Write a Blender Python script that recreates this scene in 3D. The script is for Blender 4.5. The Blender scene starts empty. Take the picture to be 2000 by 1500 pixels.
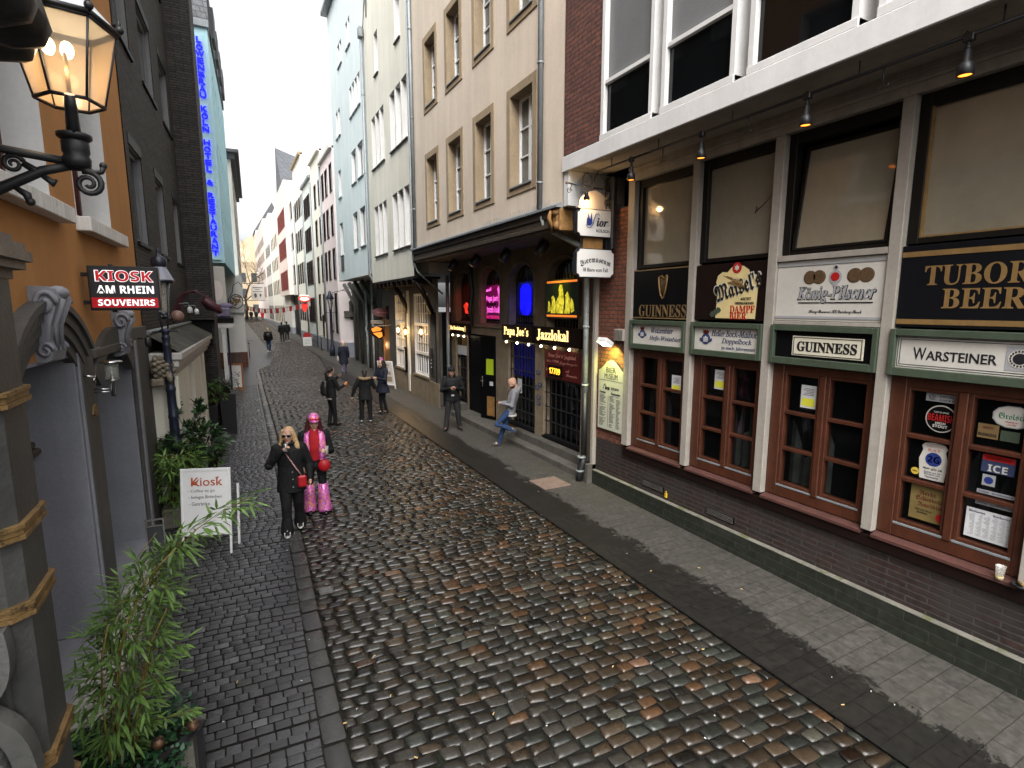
import bpy, bmesh, math, random
import numpy as np
from mathutils import Vector, Matrix
R = math.radians
random.seed(7); rng = np.random.default_rng(11)
SC = bpy.context.scene
COL = SC.collection

# ---------------------------------------------------------------- camera, sky, sun, exposure
cam_data = bpy.data.cameras.new("Camera"); cam = bpy.data.objects.new("Camera", cam_data); COL.objects.link(cam)
cam_data.sensor_width = 36.0; cam_data.lens = 1032 / 2000 * 36; cam_data.clip_start = 0.05; cam_data.clip_end = 3000
PITCH = math.atan(152 / 1032); YAW = R(27.97)
fw = Vector((math.sin(YAW) * math.cos(PITCH), math.cos(YAW) * math.cos(PITCH), -math.sin(PITCH)))
rt = Vector((math.cos(YAW), -math.sin(YAW), 0)); up = rt.cross(fw)
cam.matrix_world = Matrix(((rt.x, up.x, -fw.x, 0), (rt.y, up.y, -fw.y, 0), (rt.z, up.z, -fw.z, 3.6), (0, 0, 0, 1)))
SC.camera = cam

world = bpy.data.worlds.new("World"); SC.world = world; world.use_nodes = True
wn = world.node_tree; bg = wn.nodes["Background"]
sky = wn.nodes.new("ShaderNodeTexSky"); sky.sky_type = 'NISHITA'; sky.sun_disc = False
SUN_EL = R(52); SD = Vector((-.46 * math.cos(SUN_EL), -.888 * math.cos(SUN_EL), math.sin(SUN_EL)))
sky.sun_elevation = SUN_EL; sky.sun_rotation = math.atan2(SD.x, SD.y); sky.air_density = 1.0; sky.dust_density = 6.0; sky.ozone_density = 1.0
hsv = wn.nodes.new("ShaderNodeHueSaturation"); hsv.inputs["Saturation"].default_value = 0.08; hsv.inputs["Value"].default_value = 1.35
wn.links.new(sky.outputs[0], hsv.inputs["Color"]); wn.links.new(hsv.outputs[0], bg.inputs["Color"])
bg.inputs["Strength"].default_value = 0.15
sun_d = bpy.data.lights.new("Sun", 'SUN'); sun_d.energy = 1.35; sun_d.angle = R(45); sun_d.color = (1.0, 0.985, 0.96)
sun = bpy.data.objects.new("Sun", sun_d); COL.objects.link(sun); sun.location = (0, 0, 40)
sun.rotation_euler = SD.to_track_quat('Z', 'Y').to_euler()
SC.view_settings.view_transform = 'Standard'; SC.view_settings.look = 'None'
SC.view_settings.exposure = 0.95; SC.view_settings.gamma = 1.0
SC.cycles.max_bounces = 6; SC.cycles.glossy_bounces = 4; SC.cycles.transmission_bounces = 4
SC.cycles.caustics_reflective = False; SC.cycles.caustics_refractive = False
SC.cycles.sample_clamp_indirect = 4.0
SC.cycles.use_denoising = True

# ---------------------------------------------------------------- helpers
WL = {}
def gz(y): return 0.010 * y

def tag(o, label=None, cat=None, group=None, kind=None):
    if label: o["label"] = label
    if cat: o["category"] = cat
    if group: o["group"] = group
    if kind: o["kind"] = kind
    return o

def thing(name, label, cat, loc=(0, 0, 0), group=None, rz=0.0):
    o = bpy.data.objects.new(name, None); COL.objects.link(o)
    o.empty_display_size = 0.2
    o.location = loc; o.rotation_euler = (0, 0, rz); WL[o.name] = Vector(loc)
    return tag(o, label, cat, group)

def dup(root, loc, rz=None, label=None, group=None):
    r = root.copy(); COL.objects.link(r); r.location = loc; WL[r.name] = Vector(loc)
    if rz is not None: r.rotation_euler = (0, 0, rz)
    if label: r["label"] = label
    if group: r["group"] = group
    for ch in list(root.children):
        c = ch.copy(); COL.objects.link(c); c.parent = r
        for g in list(ch.children):
            d = g.copy(); COL.objects.link(d); d.parent = c
    return r

class MB:
    def __init__(s, M=None):
        s.v = []; s.f = []; s.M = M if M is not None else Matrix.Identity(4); s.smooth = set()
    def add(s, vs, fs, smooth=False):
        n = len(s.v); M = s.M
        s.v += [M @ Vector(p) for p in vs]
        for f in fs:
            if smooth: s.smooth.add(len(s.f))
            s.f.append([i + n for i in f])
        return s
    def box(s, x0, x1, y0, y1, z0, z1, b=0.0):
        if x1 < x0: x0, x1 = x1, x0
        if y1 < y0: y0, y1 = y1, y0
        if z1 < z0: z0, z1 = z1, z0
        if b <= 0:
            vs = [(x, y, z) for x in (x0, x1) for y in (y0, y1) for z in (z0, z1)]
            return s.add(vs, [(0, 1, 3, 2), (4, 6, 7, 5), (0, 4, 5, 1), (2, 3, 7, 6), (0, 2, 6, 4), (1, 5, 7, 3)])
        b = min(b, (x1 - x0) * .45, (y1 - y0) * .45, (z1 - z0) * .45)
        vs = []; idx = {}
        for i, x in enumerate((x0, x1)):
            for j, y in enumerate((y0, y1)):
                for k, z in enumerate((z0, z1)):
                    sx, sy, sz = (b if i == 0 else -b), (b if j == 0 else -b), (b if k == 0 else -b)
                    idx[(i, j, k, 0)] = len(vs); vs.append((x, y + sy, z + sz))
                    idx[(i, j, k, 1)] = len(vs); vs.append((x + sx, y, z + sz))
                    idx[(i, j, k, 2)] = len(vs); vs.append((x + sx, y + sy, z))
        fs = []
        for i in (0, 1):
            fs.append([idx[(i, a, c, 0)] for a, c in ((0, 0), (0, 1), (1, 1), (1, 0))])
            fs.append([idx[(a, i, c, 1)] for a, c in ((0, 0), (0, 1), (1, 1), (1, 0))])
            fs.append([idx[(a, c, i, 2)] for a, c in ((0, 0), (0, 1), (1, 1), (1, 0))])
        for a in (0, 1):
            for c in (0, 1):
                fs.append([idx[(a, c, 0, 0)], idx[(a, c, 1, 0)], idx[(a, c, 1, 1)], idx[(a, c, 0, 1)]])
                fs.append([idx[(a, 0, c, 0)], idx[(a, 1, c, 0)], idx[(a, 1, c, 2)], idx[(a, 0, c, 2)]])
                fs.append([idx[(0, a, c, 1)], idx[(1, a, c, 1)], idx[(1, a, c, 2)], idx[(0, a, c, 2)]])
                for e in (0, 1): fs.append([idx[(a, c, e, 0)], idx[(a, c, e, 1)], idx[(a, c, e, 2)]])
        return s.add(vs, fs)
    def quad(s, *p): return s.add(p, [tuple(range(len(p)))])
    def tube(s, pts, r, n=8, caps=True, smooth=True, flat=1.0):
        pts = [Vector(p) for p in pts]; m = len(pts)
        rs = r if isinstance(r, (list, tuple)) else [r] * m
        vs = []; prev = None
        for i in range(m):
            d = (pts[min(i + 1, m - 1)] - pts[max(i - 1, 0)])
            if d.length < 1e-9: d = Vector((0, 0, 1))
            d.normalize()
            if prev is None:
                a = d.cross(Vector((0, 0, 1)))
                if a.length < 1e-3: a = d.cross(Vector((1, 0, 0)))
            else:
                a = prev - d * prev.dot(d)
                if a.length < 1e-6: a = d.orthogonal()
            a.normalize(); prev = a; b = d.cross(a)
            for k in range(n):
                t = 2 * math.pi * k / n
                vs.append(pts[i] + a * (math.cos(t) * rs[i]) + b * (math.sin(t) * rs[i] * flat))
        fs = [(i * n + k, i * n + (k + 1) % n, (i + 1) * n + (k + 1) % n, (i + 1) * n + k) for i in range(m - 1) for k in range(n)]
        s.add(vs, fs, smooth)
        if caps:
            s.f.append([len(s.v) - len(vs) + k for k in range(n)]); s.f.append([len(s.v) - n + k for k in range(n)])
        return s
    def lathe(s, prof, c=(0, 0, 0), n=16, smooth=True, axis=None, arc=None):
        A = axis if axis is not None else Matrix.Identity(3); c = Vector(c)
        vs = []
        for r, z in prof:
            for k in range(n):
                t = 2 * math.pi * k / n + (math.pi / n if n <= 8 else 0)
                vs.append(c + A @ Vector((r * math.cos(t), r * math.sin(t), z)))
        m = len(prof)
        fs = [(i * n + k, i * n + (k + 1) % n, (i + 1) * n + (k + 1) % n, (i + 1) * n + k) for i in range(m - 1) for k in range(n)]
        s.add(vs, fs, smooth)
        b0 = len(s.v) - len(vs)
        if prof[0][0] > 1e-4: s.f.append([b0 + k for k in range(n)])
        if prof[-1][0] > 1e-4: s.f.append([b0 + (m - 1) * n + k for k in range(n)])
        return s
    def ball(s, c, r, nu=12, nv=8):
        r = r if isinstance(r, (list, tuple)) else (r, r, r)
        vs = [(c[0], c[1], c[2] - r[2])]
        for i in range(1, nv):
            ph = math.pi * i / nv - math.pi / 2
            for k in range(nu):
                t = 2 * math.pi * k / nu
                vs.append((c[0] + r[0] * math.cos(ph) * math.cos(t), c[1] + r[1] * math.cos(ph) * math.sin(t), c[2] + r[2] * math.sin(ph)))
        vs.append((c[0], c[1], c[2] + r[2])); L = len(vs) - 1
        fs = [(0, 1 + (k + 1) % nu, 1 + k) for k in range(nu)]
        for i in range(nv - 2):
            for k in range(nu):
                a = 1 + i * nu; fs.append((a + k, a + (k + 1) % nu, a + nu + (k + 1) % nu, a + nu + k))
        a = 1 + (nv - 2) * nu
        fs += [(a + k, a + (k + 1) % nu, L) for k in range(nu)]
        return s.add(vs, fs, True)
    def prism(s, poly, y0, y1):          # polygon in local x/z extruded along local y
        n = len(poly)
        vs = [(x, y0, z) for x, z in poly] + [(x, y1, z) for x, z in poly]
        fs = [tuple(range(n)), tuple(range(n, 2 * n))] + [(i, (i + 1) % n, n + (i + 1) % n, n + i) for i in range(n)]
        return s.add(vs, fs)
    def prismz(s, poly, z0, z1):
        n = len(poly)
        vs = [(x, y, z0) for x, y in poly] + [(x, y, z1) for x, y in poly]
        fs = [tuple(range(n)), tuple(range(n, 2 * n))] + [(i, (i + 1) % n, n + (i + 1) % n, n + i) for i in range(n)]
        return s.add(vs, fs)
    def loft(s, rings, n=14, smooth=True, caps=True):   # ring: (x,y,z,rx,ry)
        vs = []
        for x, y, z, rx, ry in rings:
            for k in range(n):
                t = 2 * math.pi * k / n
                vs.append((x + rx * math.cos(t), y + ry * math.sin(t), z))
        m = len(rings)
        fs = [(i * n + k, i * n + (k + 1) % n, (i + 1) * n + (k + 1) % n, (i + 1) * n + k) for i in range(m - 1) for k in range(n)]
        if caps: fs += [tuple(range(n)), tuple(range((m - 1) * n, m * n))]
        return s.add(vs, fs, smooth)
    def obj(s, name, mat, parent=None, local=False, loc=None, recalc=True):
        me = bpy.data.meshes.new(name)
        off = Vector((0, 0, 0))
        if parent is not None and not local: off = WL.get(parent.name, Vector((0, 0, 0)))
        if parent is None and loc is not None: off = Vector(loc)
        me.from_pydata([tuple(v - off) for v in s.v], [], s.f)
        if s.smooth:
            me.polygons.foreach_set("use_smooth", [i in s.smooth for i in range(len(s.f))])
        if recalc:
            bm = bmesh.new(); bm.from_mesh(me); bmesh.ops.recalc_face_normals(bm, faces=bm.faces); bm.to_mesh(me); bm.free()
        if mat: me.materials.append(mat)
        o = bpy.data.objects.new(name, me); COL.objects.link(o)
        if parent is not None: o.parent = parent; WL[o.name] = off
        else: o.location = off; WL[o.name] = off
        return o

def frame(P0, ang, left=False):
    """facade frame: local x = along the street, local y = out of the wall towards the street, z up"""
    a = R(ang); t = Vector((math.sin(a), math.cos(a), 0))
    n = Vector((math.cos(a), -math.sin(a), 0)) if left else Vector((-math.cos(a), math.sin(a), 0))
    return Matrix(((t.x, n.x, 0, P0[0]), (t.y, n.y, 0, P0[1]), (0, 0, 1, P0[2] if len(P0) > 2 else 0), (0, 0, 0, 1)))

def wall_holes(mb, u0, u1, z0, z1, holes, out=0.0, depth=0.25):
    us = sorted(set([u0, u1] + [h[0] for h in holes] + [h[1] for h in holes]))
    zs = sorted(set([z0, z1] + [h[2] for h in holes] + [h[3] for h in holes]))
    us = [u for u in us if u0 <= u <= u1]; zs = [z for z in zs if z0 <= z <= z1]
    for i in range(len(us) - 1):
        for j in range(len(zs) - 1):
            cu, cz = (us[i] + us[i + 1]) / 2, (zs[j] + zs[j + 1]) / 2
            if any(h[0] < cu < h[1] and h[2] < cz < h[3] for h in holes): continue
            mb.quad((us[i], out, zs[j]), (us[i + 1], out, zs[j]), (us[i + 1], out, zs[j + 1]), (us[i], out, zs[j + 1]))
    for h in holes:
        a, b, c, d = h[:4]; dp = h[4] if len(h) > 4 else depth
        for p, q in (((a, c), (b, c)), ((b, c), (b, d)), ((b, d), (a, d)), ((a, d), (a, c))):
            mb.quad((p[0], out, p[1]), (q[0], out, q[1]), (q[0], out - dp, q[1]), (p[0], out - dp, p[1]))
    return mb

# maths-alphabet lettering: serif bold, italic, script, blackletter, sans bold from the built-in font stack
STY = {'serif': (0x1D400, 0x1D41A, 0x1D7CE), 'ital': (0x1D434, 0x1D44E, None), 'bital': (0x1D468, 0x1D482, None), 'script': (0x1D4D0, 0x1D4EA, None),
       'black': (0x1D56C, 0x1D586, None), 'sans': (0x1D5D4, 0x1D5EE, 0x1D7EC), 'sital': (0x1D63C, 0x1D656, None)}
def sty(txt, st):
    if st is None: return txt
    A, a, d = STY[st]; out = ''
    for c in txt:
        if 'A' <= c <= 'Z': out += chr(A + ord(c) - 65)
        elif 'a' <= c <= 'z': out += '\u210e' if (st == 'ital' and c == 'h') else chr(a + ord(c) - 97)
        elif '0' <= c <= '9' and d: out += chr(d + ord(c) - 48)
        else: out += c
    return out

def text_geo(body, st=None, bold=0.0, ext=0.0, spacing=1.0, leading=1.0, align='CENTER'):
    c = bpy.data.curves.new('lettering', 'FONT'); c.body = sty(body, st); c.size = 1.0; c.align_x = align
    c.offset = bold; c.space_character = spacing; c.resolution_u = 3; c.space_line = leading
    o = bpy.data.objects.new('lettering', c); COL.objects.link(o)
    me = bpy.data.meshes.new_from_object(o.evaluated_get(bpy.context.evaluated_depsgraph_get()))
    vs = [Vector(v.co) for v in me.vertices]; fs = [list(p.vertices) for p in me.polygons]
    bpy.data.objects.remove(o); bpy.data.curves.remove(c); bpy.data.meshes.remove(me)
    return vs, fs

def lettering(parent, body, mat, F, u, z, w=None, h=None, out=0.0, st=None, bold=0.0, ext=0.004, rev=True, rot=0.0, spacing=1.0, name='lettering', into=None, shear=0.0):
    """letters centred on (u,z) of facade frame F; rev: reading direction runs against local x"""
    vs, fs = text_geo(body, st, bold, 0, spacing)
    if not vs: return None
    xs = [v.x for v in vs]; ys = [v.y for v in vs]
    x0, x1, y0, y1 = min(xs), max(xs), min(ys), max(ys)
    sy = (h / (y1 - y0)) if h else None; sx = (w / (x1 - x0)) if w else sy
    if sy is None: sy = sx
    sg = -1 if rev else 1; c, sn = math.cos(rot), math.sin(rot)
    pts = []
    for v in vs:
        X = (v.x - (x0 + x1) / 2) * sx; Y = (v.y - (y0 + y1) / 2) * sy
        X += shear * Y
        X, Y = X * c - Y * sn, X * sn + Y * c
        pts.append((u + sg * X, out, z + Y))
    mb = into or MB(F)
    if ext > 0:
        n = len(pts)
        fr = [(p[0], out + ext, p[2]) for p in pts]
        mb.add(fr, fs)
        from collections import Counter
        ec = Counter()
        for f in fs:
            for i in range(len(f)): ec[tuple(sorted((f[i], f[(i + 1) % len(f)])))] += 1
        eb = [e for e, k in ec.items() if k == 1]
        mb.add(pts + fr, [(a, b, b + n, a + n) for a, b in eb])
    else: mb.add(pts, fs)
    if into is not None: return None
    return mb.obj(name, mat, parent, recalc=False)

# ---------------------------------------------------------------- materials
MATS = {}
def mat(name, col, rough=0.7, spec=0.4, n1=(6.0, 0.25), n2=None, bump=None, metal=0.0, coat=0.0, emis=None, rvar=0.0, alpha=None, streak=None, attr=None, dirt=None, trans=0.0, enoise=None):
    m = bpy.data.materials.new(name); m.use_nodes = True; MATS[name] = m
    nt = m.node_tree; p = nt.nodes["Principled BSDF"]; N = nt.nodes.new; L = nt.links.new
    p.inputs["Roughness"].default_value = rough; p.inputs["Specular IOR Level"].default_value = spec; p.inputs["Metallic"].default_value = metal
    if coat: p.inputs["Coat Weight"].default_value = coat; p.inputs["Coat Roughness"].default_value = 0.05
    if trans: p.inputs["Transmission Weight"].default_value = trans
    if alpha is not None: p.inputs["Alpha"].default_value = alpha
    if emis:
        p.inputs["Emission Color"].default_value = (*emis[0], 1); p.inputs["Emission Strength"].default_value = emis[1]
    tc = N("ShaderNodeNewGeometry")
    cur = None
    if attr:
        a = N("ShaderNodeVertexColor"); a.layer_name = attr; cur = a.outputs["Color"]
    else:
        rgb = N("ShaderNodeRGB"); rgb.outputs[0].default_value = (*col, 1); cur = rgb.outputs[0]
    def noise(scale, detail=5, vec=None):
        t = N("ShaderNodeTexNoise"); t.inputs["Scale"].default_value = scale; t.inputs["Detail"].default_value = detail; t.inputs["Roughness"].default_value = 0.65
        L(vec or tc.outputs["Position"], t.inputs["Vector"]); return t
    def vary(cur, nz, amt):
        mr = N("ShaderNodeMapRange"); mr.inputs["From Min"].default_value = 0.3; mr.inputs["From Max"].default_value = 0.7
        mr.inputs["To Min"].default_value = 1 - amt; mr.inputs["To Max"].default_value = 1 + amt
        L(nz.outputs["Fac"], mr.inputs["Value"])
        mx = N("ShaderNodeVectorMath"); mx.operation = 'SCALE'; L(cur, mx.inputs[0]); L(mr.outputs[0], mx.inputs["Scale"]); return mx.outputs[0]
    if n1: cur = vary(cur, noise(n1[0]), n1[1])
    if n2: cur = vary(cur, noise(n2[0]), n2[1])
    if streak:   # vertical rain streaks: noise stretched in z
        mp = N("ShaderNodeMapping"); mp.inputs["Scale"].default_value = (streak[0], streak[0], streak[0] * 0.06); L(tc.outputs["Position"], mp.inputs["Vector"])
        cur = vary(cur, noise(1.0, 4, mp.outputs[0]), streak[1])
    if dirt:   # blotches of another colour: (colour, scale, threshold)
        nz = noise(dirt[1], 7); rp = N("ShaderNodeMapRange"); rp.inputs["From Min"].default_value = dirt[2]; rp.inputs["From Max"].default_value = dirt[2] + 0.08
        L(nz.outputs["Fac"], rp.inputs["Value"]); mx = N("ShaderNodeMix"); mx.data_type = 'RGBA'
        L(rp.outputs[0], mx.inputs[0]); L(cur, mx.inputs[6]); mx.inputs[7].default_value = (*dirt[0], 1); cur = mx.outputs[2]
    L(cur, p.inputs["Base Color"])
    if rvar:
        nz = noise(3.0, 4); mr = N("ShaderNodeMapRange"); mr.inputs["From Min"].default_value = .3; mr.inputs["From Max"].default_value = .7
        mr.inputs["To Min"].default_value = max(0.03, rough - rvar); mr.inputs["To Max"].default_value = rough + rvar
        L(nz.outputs["Fac"], mr.inputs["Value"]); L(mr.outputs[0], p.inputs["Roughness"])
    if enoise:
        mr = N("ShaderNodeMapRange"); mr.inputs["From Min"].default_value = .34; mr.inputs["From Max"].default_value = .66; mr.inputs["To Min"].default_value = emis[1] * enoise[1]; mr.inputs["To Max"].default_value = emis[1] * 1.4
        L(noise(enoise[0], 3).outputs["Fac"], mr.inputs["Value"]); L(mr.outputs[0], p.inputs["Emission Strength"])
    if bump:
        nz = noise(bump[0], 6); b = N("ShaderNodeBump"); b.inputs["Strength"].default_value = bump[1]; b.inputs["Distance"].default_value = 0.02
        L(nz.outputs["Fac"], b.inputs["Height"]); L(b.outputs[0], p.inputs["Normal"])
    return m

def brick_mat(name, c1, c2, mortar, bw=0.25, bh=0.075, mw=0.010, rough=0.8, bump=0.5, spec=0.3, floor=False, dirt=None, moss=None, off=0.5, rot=0.0):
    m = bpy.data.materials.new(name); m.use_nodes = True; MATS[name] = m
    nt = m.node_tree; p = nt.nodes["Principled BSDF"]; N = nt.nodes.new; L = nt.links.new
    g = N("ShaderNodeNewGeometry"); sp = N("ShaderNodeSeparateXYZ"); L(g.outputs["Position"], sp.inputs[0])
    cb = N("ShaderNodeCombineXYZ")
    if floor: L(sp.outputs[0], cb.inputs[0]); L(sp.outputs[1], cb.inputs[1])
    else:
        ad = N("ShaderNodeMath"); ad.operation = 'ADD'; L(sp.outputs[0], ad.inputs[0]); L(sp.outputs[1], ad.inputs[1])
        L(ad.outputs[0], cb.inputs[0]); L(sp.outputs[2], cb.inputs[1])
    nzw = N("ShaderNodeTexNoise"); nzw.inputs["Scale"].default_value = 3.0; L(g.outputs["Position"], nzw.inputs["Vector"])
    sc = N("ShaderNodeVectorMath"); sc.operation = 'SCALE'; sc.inputs["Scale"].default_value = 0.012; L(nzw.outputs["Color"], sc.inputs[0])
    av = N("ShaderNodeVectorMath"); av.operation = 'ADD'; L(cb.outputs[0], av.inputs[0]); L(sc.outputs[0], av.inputs[1])
    mp = N("ShaderNodeMapping"); mp.inputs["Rotation"].default_value = (0, 0, rot); L(av.outputs[0], mp.inputs["Vector"])
    bt = N("ShaderNodeTexBrick"); bt.inputs["Scale"].default_value = 1.0; bt.inputs["Brick Width"].default_value = bw; bt.inputs["Row Height"].default_value = bh
    bt.inputs["Mortar Size"].default_value = mw; bt.inputs["Mortar Smooth"].default_value = 0.3; bt.inputs["Bias"].default_value = -0.1; bt.offset = off
    bt.inputs["Color1"].default_value = (*c1, 1); bt.inputs["Color2"].default_value = (*c2, 1); bt.inputs["Mortar"].default_value = (*mortar, 1)
    L(mp.outputs[0], bt.inputs["Vector"])
    cur = bt.outputs["Color"]
    nz = N("ShaderNodeTexNoise"); nz.inputs["Scale"].default_value = 14; nz.inputs["Detail"].default_value = 6; L(g.outputs["Position"], nz.inputs["Vector"])
    mr = N("ShaderNodeMapRange"); mr.inputs["From Min"].default_value = .3; mr.inputs["From Max"].default_value = .7; mr.inputs["To Min"].default_value = .65; mr.inputs["To Max"].default_value = 1.3
    L(nz.outputs["Fac"], mr.inputs["Value"]); vm = N("ShaderNodeVectorMath"); vm.operation = 'SCALE'; L(cur, vm.inputs[0]); L(mr.outputs[0], vm.inputs["Scale"]); cur = vm.outputs[0]
    if dirt:
        for (dc, ds, dt, dw) in dirt:
            n2 = N("ShaderNodeTexNoise"); n2.inputs["Scale"].default_value = ds; n2.inputs["Detail"].default_value = 9; n2.inputs["Roughness"].default_value = .7; L(g.outputs["Position"], n2.inputs["Vector"])
            r2 = N("ShaderNodeMapRange"); r2.inputs["From Min"].default_value = dt; r2.inputs["From Max"].default_value = dt + dw; L(n2.outputs["Fac"], r2.inputs["Value"])
            mx = N("ShaderNodeMix"); mx.data_type = 'RGBA'; L(r2.outputs[0], mx.inputs[0]); L(cur, mx.inputs[6]); mx.inputs[7].default_value = (*dc, 1); cur = mx.outputs[2]
    L(cur, p.inputs["Base Color"]); p.inputs["Roughness"].default_value = rough; p.inputs["Specular IOR Level"].default_value = spec
    sub = N("ShaderNodeMath"); sub.operation = 'MULTIPLY_ADD'; L(bt.outputs["Fac"], sub.inputs[0]); sub.inputs[1].default_value = -1.0
    s2 = N("ShaderNodeMath"); s2.operation = 'MULTIPLY'; L(nz.outputs["Fac"], s2.inputs[0]); s2.inputs[1].default_value = 0.5; L(s2.outputs[0], sub.inputs[2])
    b = N("ShaderNodeBump"); b.inputs["Strength"].default_value = bump; b.inputs["Distance"].default_value = 0.012; L(sub.outputs[0], b.inputs["Height"]); L(b.outputs[0], p.inputs["Normal"])
    return m

M = MATS
mat('beige_plaster', (.60, .51, .415), .85, .2, (0.7, .07), (25, .05), (60, .15), streak=(2.6, .09), dirt=((.44, .37, .29), 1.1, .70))
mat('cream_plaster', (.66, .63, .54), .85, .2, (0.7, .06), None, (60, .12), streak=(2.6, .08), dirt=((.50, .47, .38), 1.2, .70))
mat('blue_plaster', (.64, .70, .70), .85, .2, (0.7, .05), None, (60, .1), streak=(2.4, .05))
mat('pink_plaster', (.72, .63, .61), .85, .2, (0.7, .05), None, (60, .1))
mat('yellow_plaster', (.72, .70, .60), .85, .2, (0.7, .05))
mat('pale_green_plaster', (.60, .64, .59), .85, .2, (0.7, .05))
mat('pale_yellow_plaster', (.72, .70, .61), .85, .2, (0.7, .05))
mat('salmon_plaster', (.66, .56, .50), .85, .2, (0.7, .05))
mat('offwhite_plaster', (.60, .58, .53), .85, .2, (0.7, .05))
mat('far_pink_plaster', (.64, .55, .51), .85, .2, (0.7, .05))
mat('orange_plaster', (.44, .21, .072), .85, .2, (0.8, .10), (30, .05), (70, .2), streak=(2.5, .06))
mat('hotel_plaster', (.42, .64, .70), .8, .2, (0.7, .04))
mat('white_paint', (.62, .61, .595), .55, .35, (1.5, .06), (20, .04), (90, .05), streak=(3, .06))
mat('dirty_white_paint', (.30, .27, .235), .6, .3, (1.5, .10), (14, .08), (50, .12), streak=(4, .14), dirt=((.22, .19, .15), 5.0, .66))
mat('white_wood', (.72, .72, .71), .45, .4, (3, .05))
mat('stone_trim', (.30, .23, .15), .85, .2, (3, .12), (18, .08), (40, .25), streak=(3, .08))
mat('sand_stone', (.21, .165, .11), .85, .25, (2.5, .2), (16, .1), (40, .3), streak=(3, .12))
mat('dark_stone', (.085, .078, .068), .8, .3, (2.5, .25), (16, .12), (40, .3), streak=(3, .15))
mat('grey_paint', (.235, .24, .27), .7, .3, (1.5, .10), (22, .06), (45, .3), streak=(3, .08))
mat('dark_grey_paint', (.075, .071, .066), .7, .3, (1.5, .15), (22, .1), (45, .35), streak=(2, .3))
mat('step_stone', (.32, .31, .29), .75, .3, (3, .2), (20, .1), (40, .25), dirt=((.13, .12, .10), 3.0, .6))
mat('red_door_wood', (.060, .014, .010), .45, .4, (4, .2))
mat('brown_wood', (.062, .019, .009), .42, .45, (5, .25), (30, .12), (60, .15), streak=(8, .15))
mat('sill_wood', (.075, .032, .026), .6, .3, (4, .2), (25, .12), (40, .2), dirt=((.4, .36, .33), 22, .72))
mat('black_frame', (.006, .005, .004), .5, .22, (4, .2))
mat('black_metal', (.014, .014, .016), .45, .5, (6, .2), None, (60, .1))
mat('blue_black_metal', (.012, .016, .032), .4, .5, (4, .2))
mat('column_paint', (.050, .050, .047), .5, .4, (4, .2), (25, .1), (45, .25), dirt=((.13, .12, .10), 18, .70))
mat('gold_paint', (.20, .122, .045), .5, .5, (12, .4), None, (60, .4), metal=.35, dirt=((.05, .035, .02), 14, .56))
mat('zinc', (.22, .24, .25), .55, .5, (4, .12), (20, .08), None, metal=.3, streak=(5, .1))
mat('white_pipe', (.42, .45, .43), .5, .4, (5, .2), None, None, dirt=((.14, .15, .14), 9, .6))
mat('chrome', (.6, .6, .6), .2, .5, None, metal=1.0)
mat('dark_glass', (.003, .0035, .004), .05, .4, None, rvar=0.03)
mat('grey_glass', (.05, .055, .06), .08, .5, (1.2, .4))
mat('frosted_panel', (.21, .185, .135), .07, .8, (1.2, .12), (9, .05), None, rvar=.05)
mat('blind', (.20, .205, .21), .35, .4, (2, .06))
mat('curtain_glass', (.13, .13, .115), .15, .45, (2.5, .35))
mat('green_paint', (.047, .064, .042), .5, .4, (4, .12), (30, .1), (50, .15), streak=(6, .12))
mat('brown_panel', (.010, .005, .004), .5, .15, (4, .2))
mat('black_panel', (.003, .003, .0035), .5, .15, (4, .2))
mat('navy_panel', (.004, .0045, .006), .5, .15, (4, .2))
mat('sign_white', (.50, .475, .43), .4, .4, (3, .07), (22, .03), dirt=((.36, .32, .25), 4, .72))
mat('sign_grey', (.30, .30, .31), .4, .4, (3, .07))
mat('cream_label', (.62, .50, .24), .5, .3, (4, .1))
mat('gold_letter', (.185, .108, .038), .5, .4, (10, .2))
mat('dull_gold_letter', (.155, .10, .042), .5, .4, (10, .2))
mat('black_letter', (.010, .010, .012), .5, .4, None)
mat('blue_letter', (.015, .03, .16), .5, .4, None)
mat('navy_letter', (.03, .04, .09), .5, .4, None)
mat('red_letter', (.36, .012, .012), .45, .4, None)
mat('red_sign', (.30, .006, .010), .4, .4, (4, .08))
mat('dark_red_board', (.09, .010, .009), .5, .35, (4, .2))
mat('orange_letter', (.45, .09, .03), .6, .3, None)
mat('pale_red_letter', (.42, .18, .15), .6, .3, None)
mat('charcoal_sign', (.020, .021, .023), .4, .4, None)
mat('lit_white_letter', (.8, .8, .8), .4, .4, None, emis=((1, 1, 1), .45))
mat('lit_red_letter', (.4, .01, .02), .4, .4, None, emis=((.8, .02, .03), .18))
mat('lit_red_panel', (.3, .006, .01), .4, .4, None, emis=((.7, .01, .02), .16))
mat('paper', (.55, .55, .56), .6, .3, (5, .08))
mat('yellow_paper', (.62, .60, .05), .6, .3, (5, .05))
mat('menu_board', (.46, .47, .38), .5, .3, (2, .05))
mat('dark_joint', (.008, .007, .0055), .7, .25, (8, .4), (40, .3), (60, .5), dirt=((.009, .012, .005), 3, .55))
mat('cobble', (.1, .1, .1), .27, .46, (28, .22), (110, .14), (85, .14), rvar=.07, attr='Col')
mat('paver', (.1, .1, .1), .34, .40, (30, .18), (110, .12), (120, .16), rvar=.12, attr='Col')
mat('skin', (.46, .27, .19), .5, .4, (12, .1))
mat('skin_tan', (.38, .21, .14), .5, .4, (12, .1))
mat('black_cloth', (.008, .008, .009), .75, .25, (9, .3), None, (16, .9))
mat('charcoal_cloth', (.020, .019, .019), .8, .2, (9, .3), None, (16, .9))
mat('navy_cloth', (.010, .012, .022), .75, .25, (9, .3), None, (16, .9))
mat('grey_cloth', (.20, .20, .215), .9, .1, (9, .2), (120, .15), (14, .9))
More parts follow.
